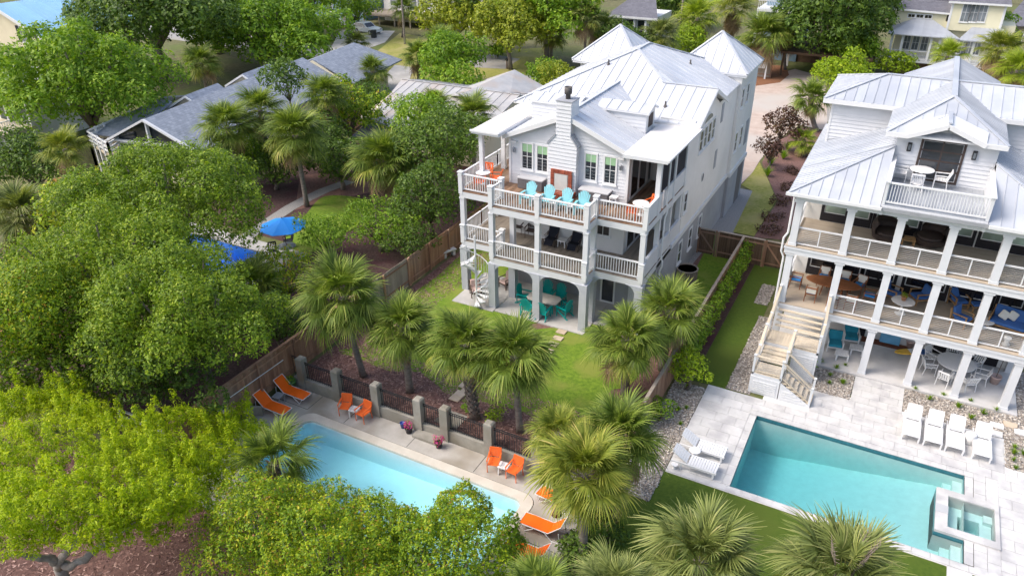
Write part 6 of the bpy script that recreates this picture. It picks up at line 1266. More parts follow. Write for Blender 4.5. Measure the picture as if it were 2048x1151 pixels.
def table(name, mat, w, d, h, group, slat=0, cat='table', lm=None, lw=.05):
    p = []; lm = lm or mat
    if slat:
        n = slat
        for i in range(n): x = -w/2+w*(i+.5)/n; p.append(('top_slat', mat, MB().box(x-w/n/2+.008, x+w/n/2-.008, -d/2, d/2, h-.03, h)))
        p.append(('apron', mat, MB().box(-w/2+.03, w/2-.03, -d/2+.03, d/2-.03, h-.08, h-.031)))
    else: p.append(('tabletop', mat, MB().box(-w/2, w/2, -d/2, d/2, h-.035, h)))
    for sx in (-1, 1):
        for sy in (-1, 1): p.append(('leg', lm, MB().bar((sx*(w/2-.04), sy*(d/2-.04), 0), (sx*(w/2-.05), sy*(d/2-.05), h-.03), lw)))
    return kit(name, cat, group, p)
def round_table(name, mat, r, h, group, ped=True, ox=1, lm=None):
    p = [('tabletop', mat, MB().lathe([(r-.02, h-.04), (r, h-.03), (r, h-.01), (r-.015, h)], 28))]; lm = lm or mat
    if ox != 1: p[0][2].v = [(x*ox, y, z) for x, y, z in p[0][2].v]
    if ped: p += [('pedestal', lm, MB().lathe([(.2*r/.45, 0), (.22*r/.45, .03), (.07, .1), (.05, h*.5), (.08, h-.04)], 14))]
    else: p += [('leg', lm, MB().bar((math.cos(a)*r*.55*ox, math.sin(a)*r*.55, 0), (math.cos(a)*r*.45*ox, math.sin(a)*r*.45, h-.04), .06)) for a in (.78, 2.35, 3.93, 5.5)]
    return kit(name, 'table', group, p)
def at(u, v, z): q = G(u, v, z); return (q.x, q.y, z)
# ---- house one, upper deck
K = adirondack('adirondack_chair', 'plastic_aqua', 'aqua deck chairs facing the sea')
for i, (x, l) in enumerate(((-16.85, 'aqua slatted deck chair farthest left of the four before the brick fireplace'), (-15.75, 'aqua slatted deck chair second from left before the fireplace'), (-14.72, 'aqua slatted deck chair third from left before the fireplace'), (-13.75, 'aqua slatted deck chair farthest right of the four, by the grey box'))): K.place((x, 33.2, ZB), (-.06, .04, 0, .08)[i], l)
K = table('side_table', 'plastic_white', .42, .42, .46, 'small white tables between the aqua chairs', 4)
for x, l in ((-16.3, 'small white table between the first and second aqua chairs'), (-15.24, 'small white table between the second and third aqua chairs'), (-14.24, 'small white table between the third and fourth aqua chairs')): K.place((x, 33.0, ZB), .05, l)
K.place((-12.62, 34.85, ZB), 0, 'small white table beside the right storage box on the upper deck', 'tables on the upper deck', (1, 1, 1.2))
def storage(x0, x1, y0, y1, l):
    r = thing('storage_box', l, 'storage box', ((x0+x1)/2, (y0+y1)/2, ZB), 0, 'grey storage boxes on the upper deck'); b = MB().box(x0, x1, y0, y1, ZB+.02, ZB+.6).build('box_body', 'storage_grey', r)
    n = 9
    for i in range(n): x = x0+(x1-x0)*(i+.5)/n; MB().box(x-(x1-x0)/n/2+.008, x+(x1-x0)/n/2-.008, y0-.012, y0, ZB+.03, ZB+.58).build('panel', 'storage_grey', b)
    MB().box(x0-.03, x1+.03, y0-.04, y1, ZB+.6, ZB+.66).build('lid', 'lid_grey', r)
storage(-18.35, -16.85, 34.85, 35.4, 'grey storage box under the left pair of upper windows'); storage(-14.6, -12.95, 34.75, 35.4, 'grey storage box under the right pair of upper windows')
K = armchair('patio_chair', 'plastic_orange', 'orange chairs on the upper deck', slats=5)
c = at(966, 344, ZB+.7); tx, ty = c[0], c[1]
T = round_table('bistro_table', 'plastic_white', .42, .7, 'round tables on the upper deck'); T.place((tx, ty, ZB), 0, 'round white table among orange chairs on the left of the upper deck'); c2 = at(1282, 405, ZB+.7); T.place((c2[0], c2[1], ZB), 0, 'round white table at the right corner of the upper deck')
for dx, dy, rz, l in ((-.15, .75, 0.2, 'orange chair behind the round table at the left of the upper deck'), (.72, .2, -1.3, 'orange chair right of the round table at the left of the upper deck'), (.2, -.72, 3.3, 'orange chair at the front railing of the upper deck, left corner')): K.place((tx+dx, ty+dy, ZB), rz, l)
K.place((c2[0]+.35, c2[1]+.6, ZB), -.4, 'orange chair behind the round table at the right corner of the upper deck'); K.place((c2[0]-.25, c2[1]-.62, ZB), 3.3, 'orange chair at the front railing of the upper deck, right corner')
# ---- middle deck
K = armchair('wicker_chair', 'dark_wicker', 'brown chairs on the middle deck', sm='dark_wicker', lm='brown_metal', w=.55)
for u, v, l in ((1037, 465, 'brown woven armchair on the middle deck, left of the two'), (1062, 473, 'brown woven armchair on the middle deck, beside the post')): K.place(at(u, v, ZA), .1, l)
def recliner():
    p = [('seat', 'navy_sling', MB().bar((0, -.35, .40), (0, .15, .34), .55, .03)), ('backrest', 'navy_sling', MB().bar((0, .15, .34), (0, .62, 1.0), .55, .035)), ('headrest', 'navy_sling', MB().box(-.24, .24, .5, .6, .86, 1.0)), ('footrest', 'navy_sling', MB().bar((0, -.35, .4), (0, -.62, .18), .5, .03))]
    for s in (-1, 1): p += [('frame', 'brown_metal', MB().tube([(s*.3, -.62, .16), (s*.3, -.35, .41), (s*.3, .15, .35), (s*.3, .64, 1.02)], .018, 6)), ('leg', 'brown_metal', MB().tube([(s*.32, -.45, .02), (s*.32, .3, .62), (s*.32, -.3, .62), (s*.32, .45, .02), (s*.32, -.45, .02)], .018, 6))]
    return kit('recliner', 'chair', 'navy recliners on the middle deck', p)
K = recliner(); K.place(at(1103, 487, ZA), .08, 'navy blue folding recliner on the middle deck, left one'); K.place(at(1149, 497, ZA), .05, 'navy blue folding recliner on the middle deck, right one by the column')
K = table('side_table', 'plastic_white', .5, .45, .42, 'white tables on the middle deck', 4); K.place(at(1125, 492, ZA), 0, 'white side table between the two navy recliners'); K.place(at(1086, 484, ZA), 0, 'white side table left of the navy recliners')
# ---- ground patio: teal dining set
tc = at(1088, 596, .72); T = thing('dining_table', 'pale tiled dining table with teal chairs under the white house', 'table', (tc[0], tc[1], .05)); t_ = MB(); t_.prism([(tc[0]+a, tc[1]+b, .7) for a, b in ((-.95, -.3), (-.75, -.5), (.75, -.5), (.95, -.3), (.95, .3), (.75, .5), (-.75, .5), (-.95, .3))], (0, 0, .05)); t_.build('tabletop', 'tile_table', T)
for sx in (-1, 1):
    for sy in (-1, 1): MB().bar((tc[0]+sx*.7, tc[1]+sy*.35, .05), (tc[0]+sx*.65, tc[1]+sy*.3, .7), .07).build('leg', 'plastic_teal', T)
K = adirondack('dining_chair', 'plastic_teal', 'teal chairs round the patio table', .18, .42)
for dx, dy, rz, l in ((-1.35, .1, PI/2, 'teal chair at the left end of the patio table'), (-.55, -.95, PI, 'teal chair at the front of the patio table, left'), (.4, -.95, PI, 'teal chair at the front of the patio table, behind the column'), (1.4, -.2, -PI/2-.25, 'teal chair at the right end of the patio table'), (-.35, .98, 0, 'teal chair at the back of the patio table, left'), (.5, .98, 0, 'teal chair at the back of the patio table, right')): K.place((tc[0]+dx, tc[1]+dy, .05), rz, l)
K = padded('wicker_armchair', 'brown_metal', 'pot_pink', 'brown patio armchairs under the deck', .66, .66); K.place(at(952, 590, .05), .7, 'brown framed armchair beside the spiral stair'); K.place(at(1012, 573, .05), -.3, 'brown framed armchair behind the spiral stair near the grey wall')
# stone bench by the fence, round enclosure by the side wall
b = at(898, 512, .0); r = thing('stone_bench', 'small pale stone bench on the mulch beside the left fence', 'bench', b, 1.15); WL[r] = Vector((0, 0, 0))
MB().box(-.5, .5, -.18, .18, .38, .46).build('seat', 'stone_white', r); [MB().box(x-.08, x+.08, -.14, .14, 0, .38).build('leg', 'stone_white', r) for x in (-.35, .35)]
b = at(1372, 560, 0); r = thing('round_enclosure', 'round wooden slatted enclosure beside the grey side wall', 'enclosure', b); WL[r] = Vector((0, 0, 0))
for i in range(30): a = i*2*PI/30; o = add('slat', MESHES.setdefault('encl', MB().box(-.012, .012, -.05, .05, 0, .82).mesh('slat', 'fence_grey')), r, (.62*math.cos(a), .62*math.sin(a), 0), (0, 0, a))
MB().lathe([(.66, .78), (.66, .85), (.58, .85), (.58, .78)], 24).build('rim', 'fence_grey', r); MB().lathe([(.4, 0), (.42, .5), (.1, .55)], 16).build('tank', 'bin_dark', r)
# ---- old pool
K = chaise('lounger', 'sling_orange', 'plastic_white', 'orange loungers round the old pool')
for x, y, rz, l in ((-23.4, 20.75, PI/2, 'orange sling lounger beside the green plant pot'), (-23.45, 19.45, PI/2, 'orange sling lounger nearest the cedar branches'), (-8.85, 20.3, -PI/2-.1, 'orange sling lounger behind the tall palm, farthest of three'), (-8.75, 18.75, -PI/2, 'orange sling lounger on the right of the old pool, middle of three'), (-8.75, 17.35, -PI/2, 'orange sling lounger on the right of the old pool, nearest the bottom')): K.place((x, y, ZD), rz, l)
K = table('side_table', 'grey_metal', .45, .45, .42, 'poolside tables'); K.place((-23.65, 20.1, ZD), .1, 'small grey table between the two left orange loungers')
K = armchair('patio_chair', 'plastic_orange', 'orange slatted chairs against the garden wall', slats=7)
for x, y, rz, l in ((-20.25, 20.95, .35, 'orange slatted armchair by the wall, farthest left'), (-19.2, 20.95, -.1, 'orange slatted armchair by the wall, second from left'), (-12.2, 20.9, .3, 'orange slatted armchair by the wall, third from left'), (-11.2, 20.85, -.1, 'orange slatted armchair by the wall, farthest right')): K.place((x, y, ZD), rz, l)
K = table('side_table', 'plastic_white', .45, .42, .45, 'white tables between orange chairs', 4); K.place((-19.72, 20.95, ZD), .15, 'white slatted table between the left pair of orange chairs'); K.place((-11.7, 20.85, ZD), .1, 'white slatted table between the right pair of orange chairs')
def pot(x, y, z, r, h, mat, label, leaf=None, R=None, nm='flower_pot', seed=1, cat='flower pot', dens=600, s=(.02, .04), group=None, lz=None):
    p = thing(nm, label, cat, (x, y, z), 0, group); MB().lathe([(r*.72, 0), (r, h*.85), (r*1.08, h*.86), (r*1.08, h), (r*.92, h), (r*.9, h*.9)], 16, (x, y, z)).build('pot', mat, p, True)
    if leaf:
        rn = random.Random(seed); lob = [(rn.uniform(-R*.5, R*.5), rn.uniform(-R*.5, R*.5), rn.uniform(0, R*.6), R*.5, R*.5, R*.45) for _ in range(6)]
        for q, (lm, dn) in enumerate(leaf): V, Q, T = leafcloud(seed+q, lob, dn, *s, up=.4); add('flowers' if 'flower' in lm else 'foliage', mesh_np('foliage', V, Q, [lm], T), p, (x, y, z+(lz or h+R*.1)))
    return p
pot(-16.8, 21.15, ZD, .17, .3, 'pot_black', 'black pot of pink flowers left of the gate step', [('flower_pink', 420), ('leaf_mid', 160)], .27, seed=3, group='pots of pink flowers'); pot(-15.05, 20.95, ZD, .17, .3, 'pot_black', 'black pot of pink flowers right of the gate step', [('flower_pink', 420), ('leaf_mid', 160)], .28, seed=5, group='pots of pink flowers')
pot(-17.25, 21.3, ZD, .11, .3, 'pot_blue', 'small glossy blue pot behind the left pink flowers'); pot(-23.85, 21.2, ZD, .24, .5, 'pot_green', 'green glazed pot with leafy plant in the corner by the fence', [('leaf_bright', 380)], .26, seed=7)
f = thing('fire_pit', 'round pale fire pit slab in the corner by the reddish fence', 'fire pit', (-24.0+.55, 17.9, ZD)); fx, fy = -23.4, 17.9; MB().lathe([(.8, 0), (.8, .1), (.78, .12), (.34, .12), (.33, .06)], 28, (fx, fy, ZD)).build('slab', 'concrete', f)
for i in range(14): a = i*2*PI/14; MB().cbox((fx+.3*math.cos(a), fy+.3*math.sin(a), ZD+.14), .11, .11, .09).build('stone', 'stone_white', f)
w = thing('curved_bench', 'grey curved bench back behind the fire pit by the fence', 'bench', (fx-.4, fy+.8, ZD)); pts = [(fx+1.1*math.cos(a), fy+1.1*math.sin(a)) for a in [math.radians(100+k*12) for k in range(5)]]
for (ax, ay), (bx, by) in zip(pts[:-1], pts[1:]): MB().bar((ax, ay, ZD+.27), (bx, by, ZD+.27), .1, .5).build('segment', 'wall_concrete', w)
tag(MB().tube([(-24.1, 17.5, 1.25), (-24.1, 21.2, 1.2)], .022, 6).build('skimmer_pole', 'plastic_white'), 'long white pole hung along the reddish fence', 'pole')
h_ = pot(-24.0, 17.3, .8, .16, .22, 'plastic_white', 'white wall planter hung on the reddish fence near the cedar', [('leaf_grey' if 'leaf_grey' in MAT else 'leaf_mid', 300)], .2, 'hanging_planter', seed=9)
# ---- newer pool
K = chaise('lounger', 'plastic_white', 'plastic_white', 'white slatted loungers beside the teal pool', True, 1.95, .66)
for (u, v), l in (((1821, 858), 'white slatted lounger beside the walkway, first of four'), ((1864, 870), 'white slatted lounger second of four behind the teal pool'), ((1907, 881), 'white slatted lounger third of four, left of the white drum'), ((1960, 896), 'white slatted lounger fourth of four, right of the white drum')): K.place(at(u, v, .03), 0, l)
for (u, v), l in (((1405, 902), 'white slatted lounger left of the teal pool, nearer the house'), ((1388, 934), 'white slatted lounger left of the teal pool, nearer the turf edge')): K.place(at(u, v, .03), PI/2, l)
d = at(1937, 884, .03); tag(MB().lathe([(.2, 0), (.23, .03), (.21, .25), (.23, .47), (.2, .5)], 20, d).build('drum_table', 'stone_white', None, True), 'white drum table between the third and fourth white loungers', 'table')
K = round_table('side_table', 'plastic_white', .24, .42, 'small round poolside tables'); K.place(at(1388, 914, .03), 0, 'small round white table between the two left loungers'); K.place(at(1348, 936, .03), 0, 'tiny round white stool at the corner of the stone deck', None, .6)
# ---- house two ground patio
K = padded('patio_armchair', 'plastic_white', 'cushion_teal', 'white armchairs with teal cushions', .78, .78); K.place(at(1667, 697, .09), .18, 'white armchair with teal cushions, left one beside the stair'); K.place(at(1699, 683, .09), .18, 'white armchair with teal cushions, right one by the column')
K = table('ottoman_table', 'plastic_white', .62, .55, .36, 'low white slatted tables', 5, lw=.07); K.place(at(1682, 716, .09), .18, 'low white slatted table in front of the left teal armchair'); K.place(at(1711, 705, .09), .18, 'low white slatted table in front of the right teal armchair')
tc = at(1913, 723, .85); T = round_table('dining_table', 'plastic_white', .85, .76, 'white dining tables'); T.place((tc[0], tc[1], .09), 0, 'round white dining table on the ground porch of the right house')
K = armchair('dining_chair', 'plastic_white', 'white chairs round the ground porch table', slats=5)
names = ['nearest the column', 'at the front left', 'at the left', 'at the back left', 'at the back right', 'at the right', 'at the front right by the pink pot']
for i in range(7): a = math.radians(250-i*51.4); K.place((tc[0]+1.15*math.cos(a), tc[1]+1.15*math.sin(a), .09), a-PI/2, 'white chair at the ground porch table, '+names[i])
q = at(1988, 765, .09); pot(q[0], q[1], .09, .24, .42, 'pot_pink', 'round pink pot with bare stem at the right of the ground porch', nm='planter'); tag(MB().tube([(q[0], q[1], .45), (q[0]+.02, q[1], 1.0), (q[0]+.05, q[1], 1.6)], [.025, .02, .01], 6).build('dead_plant', 'bark'), 'thin bare stem standing in the pink pot', 'plant')
q = at(1819, 693, .09); pot(q[0], q[1], .09, .2, .36, 'pot_pink', 'small pink pot beside the colourful boards on the ground porch', nm='planter')
q = at(1772, 688, .09); tag(MB().cbox((q[0], q[1], .1), 2.4, .55, .015).build('doormat', 'rug'), 'long brown mat in front of the ground porch doors', 'mat')
bx = thing('console', 'pale blue cabinet front on the ground porch wall', 'cabinet', (q[0]+.1, 38.1, .09)); MB().box(q[0]-.35, q[0]+.6, 38.0, 38.28, .15, 1.6).build('cabinet_body', 'board_blue', bx); [MB().box(q[0]-.33+k*.47, q[0]+.1+k*.47, 37.98, 38.0, .2, 1.55).build('cabinet_door', 'board_blue', bx) for k in (0, 1)]
r = thing('surfboard', 'painted yellow and blue surfboard lying on the ground porch', 'surfboard', (q[0]+1.25, 37.3, .09)); WL[r] = Vector((0, 0, 0)); r.rotation_euler = (0, 0, .5)
def board(w0, w1, m, nm): mb = MB(); mb.prism([(x, .24*math.sqrt(max(0, 1-(x/.95)**2)), .3) for x in [w0+(w1-w0)*k/8 for k in range(9)]]+[(x, -.24*math.sqrt(max(0, 1-(x/.95)**2)), .3) for x in [w1-(w1-w0)*k/8 for k in range(9)]], (0, 0, .06)); mb.build(nm, m, r)
board(-.949, -.2, 'board_yellow', 'tail_section'); board(-.2, .3, 'plastic_white', 'middle_section'); board(.3, .949, 'cushion_blue', 'nose_section')
# ---- house two middle porch
tc = at(1667, 564, Z1+.74); T = round_table('dining_table', 'teak', .62, .74, 'tables on the middle porch', False, 2.1); T.place((tc[0], tc[1], Z1), 0, 'long oval teak dining table on the middle porch of the right house')
K = armchair('dining_chair', 'teak', 'chairs round the oval teak table', sm='teak', slats=2, arms=True)
r0 = K.root; MB().bar((0, .27, .5), (0, .37, .88), .44, .03).build('back_panel', 'fabric_cream', r0); cushion_box(MB(), -.22, .22, -.24, .22, .43, .5, .02).build('seat_cushion', 'cushion_bright', r0)
for dx, dy, rz, l in ((-1.75, .1, PI/2, 'at the left end'), (-.85, -.95, PI, 'at the front left'), (.2, -.95, PI, 'at the front, half behind the column'), (1.0, -.9, PI, 'at the front right'), (1.75, 0, -PI/2, 'at the right end'), (-.55, .95, 0, 'at the back left'), (.45, .95, 0, 'at the back centre'), (1.15, .85, -.3, 'at the back right')): K.place((tc[0]+dx, tc[1]+dy, Z1), rz, 'teak chair with blue seat, '+l+' of the oval table')
tc = at(1807, 600, Z1+.74); T = round_table('bistro_table', 'stone_white', .52, .72, 'white pedestal tables on the middle porch'); T.place((tc[0], tc[1], Z1), 0, 'round white pedestal table holding a potted fern on the middle porch')
pot(tc[0], tc[1]+.05, Z1+.72, .13, .2, 'terracotta', 'terracotta pot with bright fern on the white pedestal table', [('leaf_bright', 500)], .16, seed=11)
K = padded('wicker_armchair', 'rattan', 'cushion_blue', 'rattan chairs with blue cushions', .72, .7, .3)
for (u, v), rz, l in (((1781, 597), 1.2, 'rattan armchair with blue cushion left of the white pedestal table'), ((1836, 604), -1.0, 'rattan armchair with blue cushion right of the white pedestal table'), ((1914, 612), .5, 'rattan armchair with blue cushions behind the other, before the doors'), ((1920, 648), 1.1, 'rattan armchair with blue cushions nearest the railing')): K.place(at(u, v, Z1), rz, l)
K = padded('sofa', 'rattan', 'cushion_blue', 'rattan seats on the middle porch', 1.55, .85, .34, 'sofa', .55, fullarm=True); q = at(2012, 660, Z1); K.place(q, -.25, 'rattan sofa with blue cushions at the right end of the middle porch')
for k, (dx, dy) in enumerate(((-.25, .1), (.1, .18))): mb = MB(); cushion_box(mb, -.2, .2, -.06, .06, -.2, .2, .04); o = mb.build('throw_pillow', 'fabric_cream'); o.location = (q[0]+dx, q[1]+dy, Z1+.72); o.rotation_euler = (-.35, .5, .1); tag(o, 'cream throw pillow on the blue sofa, '+('left' if k == 0 else 'right')+' one', 'pillow', 'cream pillows on the sofa')
K = table('ottoman', 'rattan', .6, .5, .36, 'ottomans', lw=.06); cushion_box(MB(), -.28, .28, -.23, .23, .36, .46).build('cushion', 'cushion_blue', K.root); K.place(at(1951, 622, Z1), .4, 'rattan ottoman with blue cushion beside the two rattan armchairs')
T = round_table('coffee_table', 'stone_white', .42, .42, 'stone tables'); T.place(at(1964, 655, Z1), 0, 'round white stone coffee table between blue chairs and sofa'); q = at(2010, 690, Z1); tag(MB().lathe([(.12, 0), (.17, .05), (.08, .22), (.17, .4), (.15, .45), (.03, .46)], 16, q).build('stool', 'stone_white', None, True), 'white hourglass stool by the railing in front of the sofa', 'stool')
# ---- house two upper porch: dark daybeds
def daybed():
    p = []; n = 18
    m = MB(); m.lathe([(.5, .08), (.68, .2), (.74, .42), (.66, .46), (.6, .4)], 20); p.append(('seat_shell', 'dark_wicker', m)); m = MB()
    pr = [(.72, .4), (.78, .7), (.74, 1.0), (.6, 1.2)]
    vs = []; fs = []
    for r_, z in pr:
        for k in range(n+1): a = math.radians(10+160*k/n); vs.append((r_*math.cos(a), r_*math.sin(a), z-(.25*abs(k/n-.5)*2 if z > .8 else 0)))
    for i in range(3):
        for k in range(n): fs.append((i*(n+1)+k, i*(n+1)+k+1, (i+1)*(n+1)+k+1, (i+1)*(n+1)+k))
    m.add(vs, fs); m.add([(x*.93, y*.93, z) for x, y, z in vs], [tuple(reversed(f)) for f in fs]); p.append(('back_shell', 'dark_wicker', m)); m = MB(); m.lathe([(.55, .4), (.6, .46), (.56, .54), (.1, .56)], 18); p.append(('cushion', 'dark_wicker', m))
    return kit('daybed', 'armchair', 'dark round chairs on the upper porch', p)
K = daybed()
for (u, v), rz, l in (((1772, 481), .9, 'dark woven tub chair on the upper porch, left of the tan table'), ((1790, 462), .2, 'dark woven tub chair at the back of the upper porch'), ((1856, 490), -.8, 'dark woven tub chair on the upper porch, right by the railing'), ((1878, 472), -.2, 'dark woven tub chair on the upper porch before the glass doors')): K.place(at(u, v, Z2), rz, l)
K = table('coffee_table', 'rattan', .6, .55, .42, 'tan tables on the upper porch'); K.place(at(1813, 492, Z2), .1, 'low tan table between dark tub chairs on the upper porch')
# ---- roof terrace
tc = at(1845, 338, ZT+.74); T = round_table('terrace_table', 'plastic_white', .52, .74, 'terrace tables'); T.place((tc[0], tc[1], ZT), 0, 'round white table on the roof terrace')
K = armchair('terrace_chair', 'plastic_white', 'white chairs on the roof terrace', slats=6)
for dx, dy, rz, l in ((-.85, .1, PI/2, 'left of'), (.1, .8, 0, 'behind'), (-.1, -.85, PI, 'in front of'), (.85, -.1, -PI/2, 'right of')): K.place((tc[0]+dx, tc[1]+dy, ZT), rz, 'white slatted chair '+l+' the round roof terrace table')
# ---- neighbour: blue umbrella and dark chairs
u0 = G(565, 444, 2.35); r = thing('garden_umbrella', 'bright blue octagonal garden umbrella by the neighbour pool', 'umbrella', (u0.x, u0.y, 0))
R8 = [(1.5*math.cos(k*PI/4+.3), 1.5*math.sin(k*PI/4+.3)) for k in range(8)]
for k in range(8): a, b = R8[k], R8[(k+1) % 8]; mb = MB(); mb.prism([(u0.x, u0.y, 2.6), (u0.x+a[0], u0.y+a[1], 2.05), (u0.x+b[0], u0.y+b[1], 2.05)], (0, 0, .02)); mb.build('canopy_panel', 'umbrella_blue', r); MB().bar((u0.x, u0.y, 2.56), (u0.x+a[0]*.98, u0.y+a[1]*.98, 2.04), .02).build('rib', 'grey_metal', r)
MB().tube([(u0.x, u0.y, 0), (u0.x, u0.y, 2.7)], .03, 8).build('pole', 'brown_metal', r); MB().lathe([(.28, 0), (.28, .08), (.05, .12)], 14, (u0.x, u0.y, 0)).build('base', 'grey_metal', r)
K = armchair('sling_chair', 'dark_metal', 'dark chairs by the neighbour pool', sm='navy_sling', slats=5)
for (u, v), rz, l in (((578, 492), -.6, 'dark chair under the right side of the blue umbrella'), ((548, 512), .8, 'dark chair at the corner of the neighbour pool'), ((530, 526), 2.6, 'dark chair by the pool edge below the umbrella')): K.place(at(u, v, .02), rz, l)
T = round_table('patio_table', 'grey_metal', .6, .72, 'patio tables'); T.place((u0.x+.1, u0.y-.1, .02), 0, 'round grey patio table under the blue umbrella')

br = thing('boardwalk_rail', 'short white handrail glimpsed in the shade between the cedar and the oaks', 'railing', G(280, 840, 0)); ba, bb = G(236, 818, 1.0), G(322, 850, 1.0)
for z in (0, -.35): MB().bar(ba+Vector((0, 0, z)), bb+Vector((0, 0, z)), .1, .06).build('rail', 'trim_white', br)
for k in range(4): q = ba.lerp(bb, k/3); MB().bar((q.x, q.y, -.5), (q.x, q.y, 1.0), .09).build('post', 'trim_white', br)
# ------------------------------------------------------------------ houses behind
random.seed(31)
def uvmesh(o, P, ax):
    me = o.data; uv = me.uv_layers.new(name='UVMap'); a = Vector(ax).normalized(); n = (P[1]-P[0]).cross(P[2]-P[0]).normalized(); b = n.cross(a)
    c = Vector(o.location)+ (Vector(WL[o.parent]) if False else Vector((0, 0, 0)))
    for l in me.loops: v = me.vertices[l.vertex_index].co; uv.data[l.index].uv = (v.dot(a), v.dot(b))
def shingle_face(root, pts, mat, ax, name='roof_slope'):
    P = [Vector(p) for p in pts]; n = (P[1]-P[0]).cross(P[2]-P[0])
    if n.z < 0: P.reverse()
    o = MB().prism([p-Vector((0, 0, .12)) for p in P], (0, 0, .12)).build(name, mat, root); uvmesh(o, P, ax); return o
# grey shingle house, turned slightly
S = thing('shingle_house', 'low house with long grey shingle roof behind palms at upper left', 'house', G(430, 230, 0)); 
A = G(293, 236, 5.3); B = G(690, 82, 5.3); d = (B-A); d.z = 0; Ls = d.length; d.normalize(); nr = Vector((d.y, -d.x, 0))
hw = 4.6; ezs = 3.1; Pt = lambda s, w, z: Vector((A.x, A.y, 0))+d*s+nr*w+Vector((0, 0, z))
LM = Ls*.72
shingle_face(S, [Pt(-.4, 0, 5.3), Pt(LM, 0, 5.3), Pt(LM, hw, ezs), Pt(-.4, hw, ezs)], 'shingle_grey', d); shingle_face(S, [Pt(-.4, 0, 5.3), Pt(LM, 0, 5.3), Pt(LM, -hw, ezs), Pt(-.4, -hw, ezs)], 'shingle_grey', d)
o = 1.1
shingle_face(S, [Pt(LM, o, 5.2), Pt(Ls, o, 5.2), Pt(Ls+2.5, hw+1, ezs), Pt(LM, hw+1, ezs)], 'shingle_grey', d); shingle_face(S, [Pt(LM, o, 5.2), Pt(Ls, o, 5.2), Pt(Ls+2.5, -hw, ezs), Pt(LM, -hw, ezs)], 'shingle_grey', d); shingle_face(S, [Pt(Ls, o, 5.2), Pt(Ls+2.5, hw+1, ezs), Pt(Ls+2.5, -hw, ezs)], 'shingle_grey', nr)
MB().prism([Pt(LM, o-4, ezs), Pt(LM, hw, ezs), Pt(LM, o, 5.1)], d*.2).build('gable_wall', 'cream_siding', S)
mb = MB(); mb.prism([Pt(0, -hw+.5, 0), Pt(0, hw-.5, 0), Pt(Ls+1.5, hw-.5, 0), Pt(Ls+1.5, -hw+.5, 0)], (0, 0, ezs+.1)); mb.build('wall', 'cream_siding', S); MB().prism([Pt(.01, -hw+.5, ezs), Pt(.01, hw-.5, ezs), Pt(.01, 0, 5.15)], d*.2).build('gable_wall', 'glass_dark', S)
for a, b in ((Pt(-.42, 0, 5.25), Pt(-.42, hw, ezs-.05)), (Pt(-.42, 0, 5.25), Pt(-.42, -hw, ezs-.05)), (Pt(-.2, -hw+.4, 3.3), Pt(-.2, hw-.4, 3.3)), (Pt(-.2, 0, 3.3), Pt(-.2, 0, 5.1)), (Pt(-.2, -hw+.5, 3.3), Pt(-.2, -hw+.5, 1)), (Pt(-.2, hw-.5, 3.3), Pt(-.2, hw-.5, 1))): MB().bar(a, b, .22, .16).build('trim', 'trim_white', S)
for k in range(4): w = -3.3+k*1.75; w_ = MB().prism([Pt(-.02, w, 1.2), Pt(-.02, w+1.5, 1.2), Pt(-.02, w+1.5, 3.1), Pt(-.02, w, 3.1)], d*-.06).build('window', 'trim_white', S); MB().prism([Pt(-.085, w+.1, 1.3), Pt(-.085, w+1.4, 1.3), Pt(-.085, w+1.4, 3.0), Pt(-.085, w+.1, 3.0)], d*-.01).build('pane', 'glass_dark', w_)
for s in (7.5, 15.5):
    g0, g1, g2 = Pt(s, -hw+.4, 3.75), Pt(s, -.7, 3.75), Pt(s, -2.3, 4.95)
    D_ = MB().prism([g0, g1, g2], d*2.5).build('dormer', 'cream_siding', S)
    shingle_face(D_, [g2+d*-.4+Vector((0, 0, .12)), g0+d*-.4+nr*-.4+Vector((0, 0, -.1)), g0+d*4+nr*-.4, g2+d*4+Vector((0, 0, .12))], 'shingle_grey', d, 'dormer_roof'); shingle_face(D_, [g2+d*-.4+Vector((0, 0, .12)), g1+d*-.4+nr*.4+Vector((0, 0, -.1)), g1+d*4+nr*.4, g2+d*4+Vector((0, 0, .12))], 'shingle_grey', d, 'dormer_roof')
    for q in (g0+nr*-.3, g1+nr*.3): MB().bar(g2+d*-.42, q+d*-.42, .1, .16).build('trim', 'trim_white', D_)
shingle_face(S, [Pt(1.5, -hw-3.6, 2.9), Pt(1.5, -hw+.6, 2.9), Pt(7.5, -hw+.4, 4.3), Pt(8.5, -hw-1.5, 4.3)], 'shingle_grey', nr, 'wing_roof'); shingle_face(S, [Pt(1.5, -hw-3.6, 2.9), Pt(8.5, -hw-1.5, 4.3), Pt(14, -hw-3.6, 2.9)], 'shingle_grey', d, 'wing_roof'); MB().prism([Pt(2, -hw-3.2, 0), Pt(2, -hw, 0), Pt(13, -hw, 0), Pt(13, -hw-3.2, 0)], (0, 0, 2.85)).build('wall', 'cream_siding', S); MB().tube([Pt(5, -hw-2.2, 3.4), Pt(5, -hw-2.2, 4.6)], .12, 8).build('vent_pipe', 'plastic_white', S)
dq = [G(u, v, 2.4) for u, v in ((180, 286), (246, 256), (296, 266), (222, 312))]
dk = thing('raised_deck', 'white railed timber deck in front of the grey shingle house', 'deck', ((dq[0]+dq[2])/2)*1.0); WL[dk] = Vector(dk.location)
MB().prism([p-Vector((0, 0, .18)) for p in dq][::-1], (0, 0, .18)).build('deck_floor', 'deck_cream', dk)
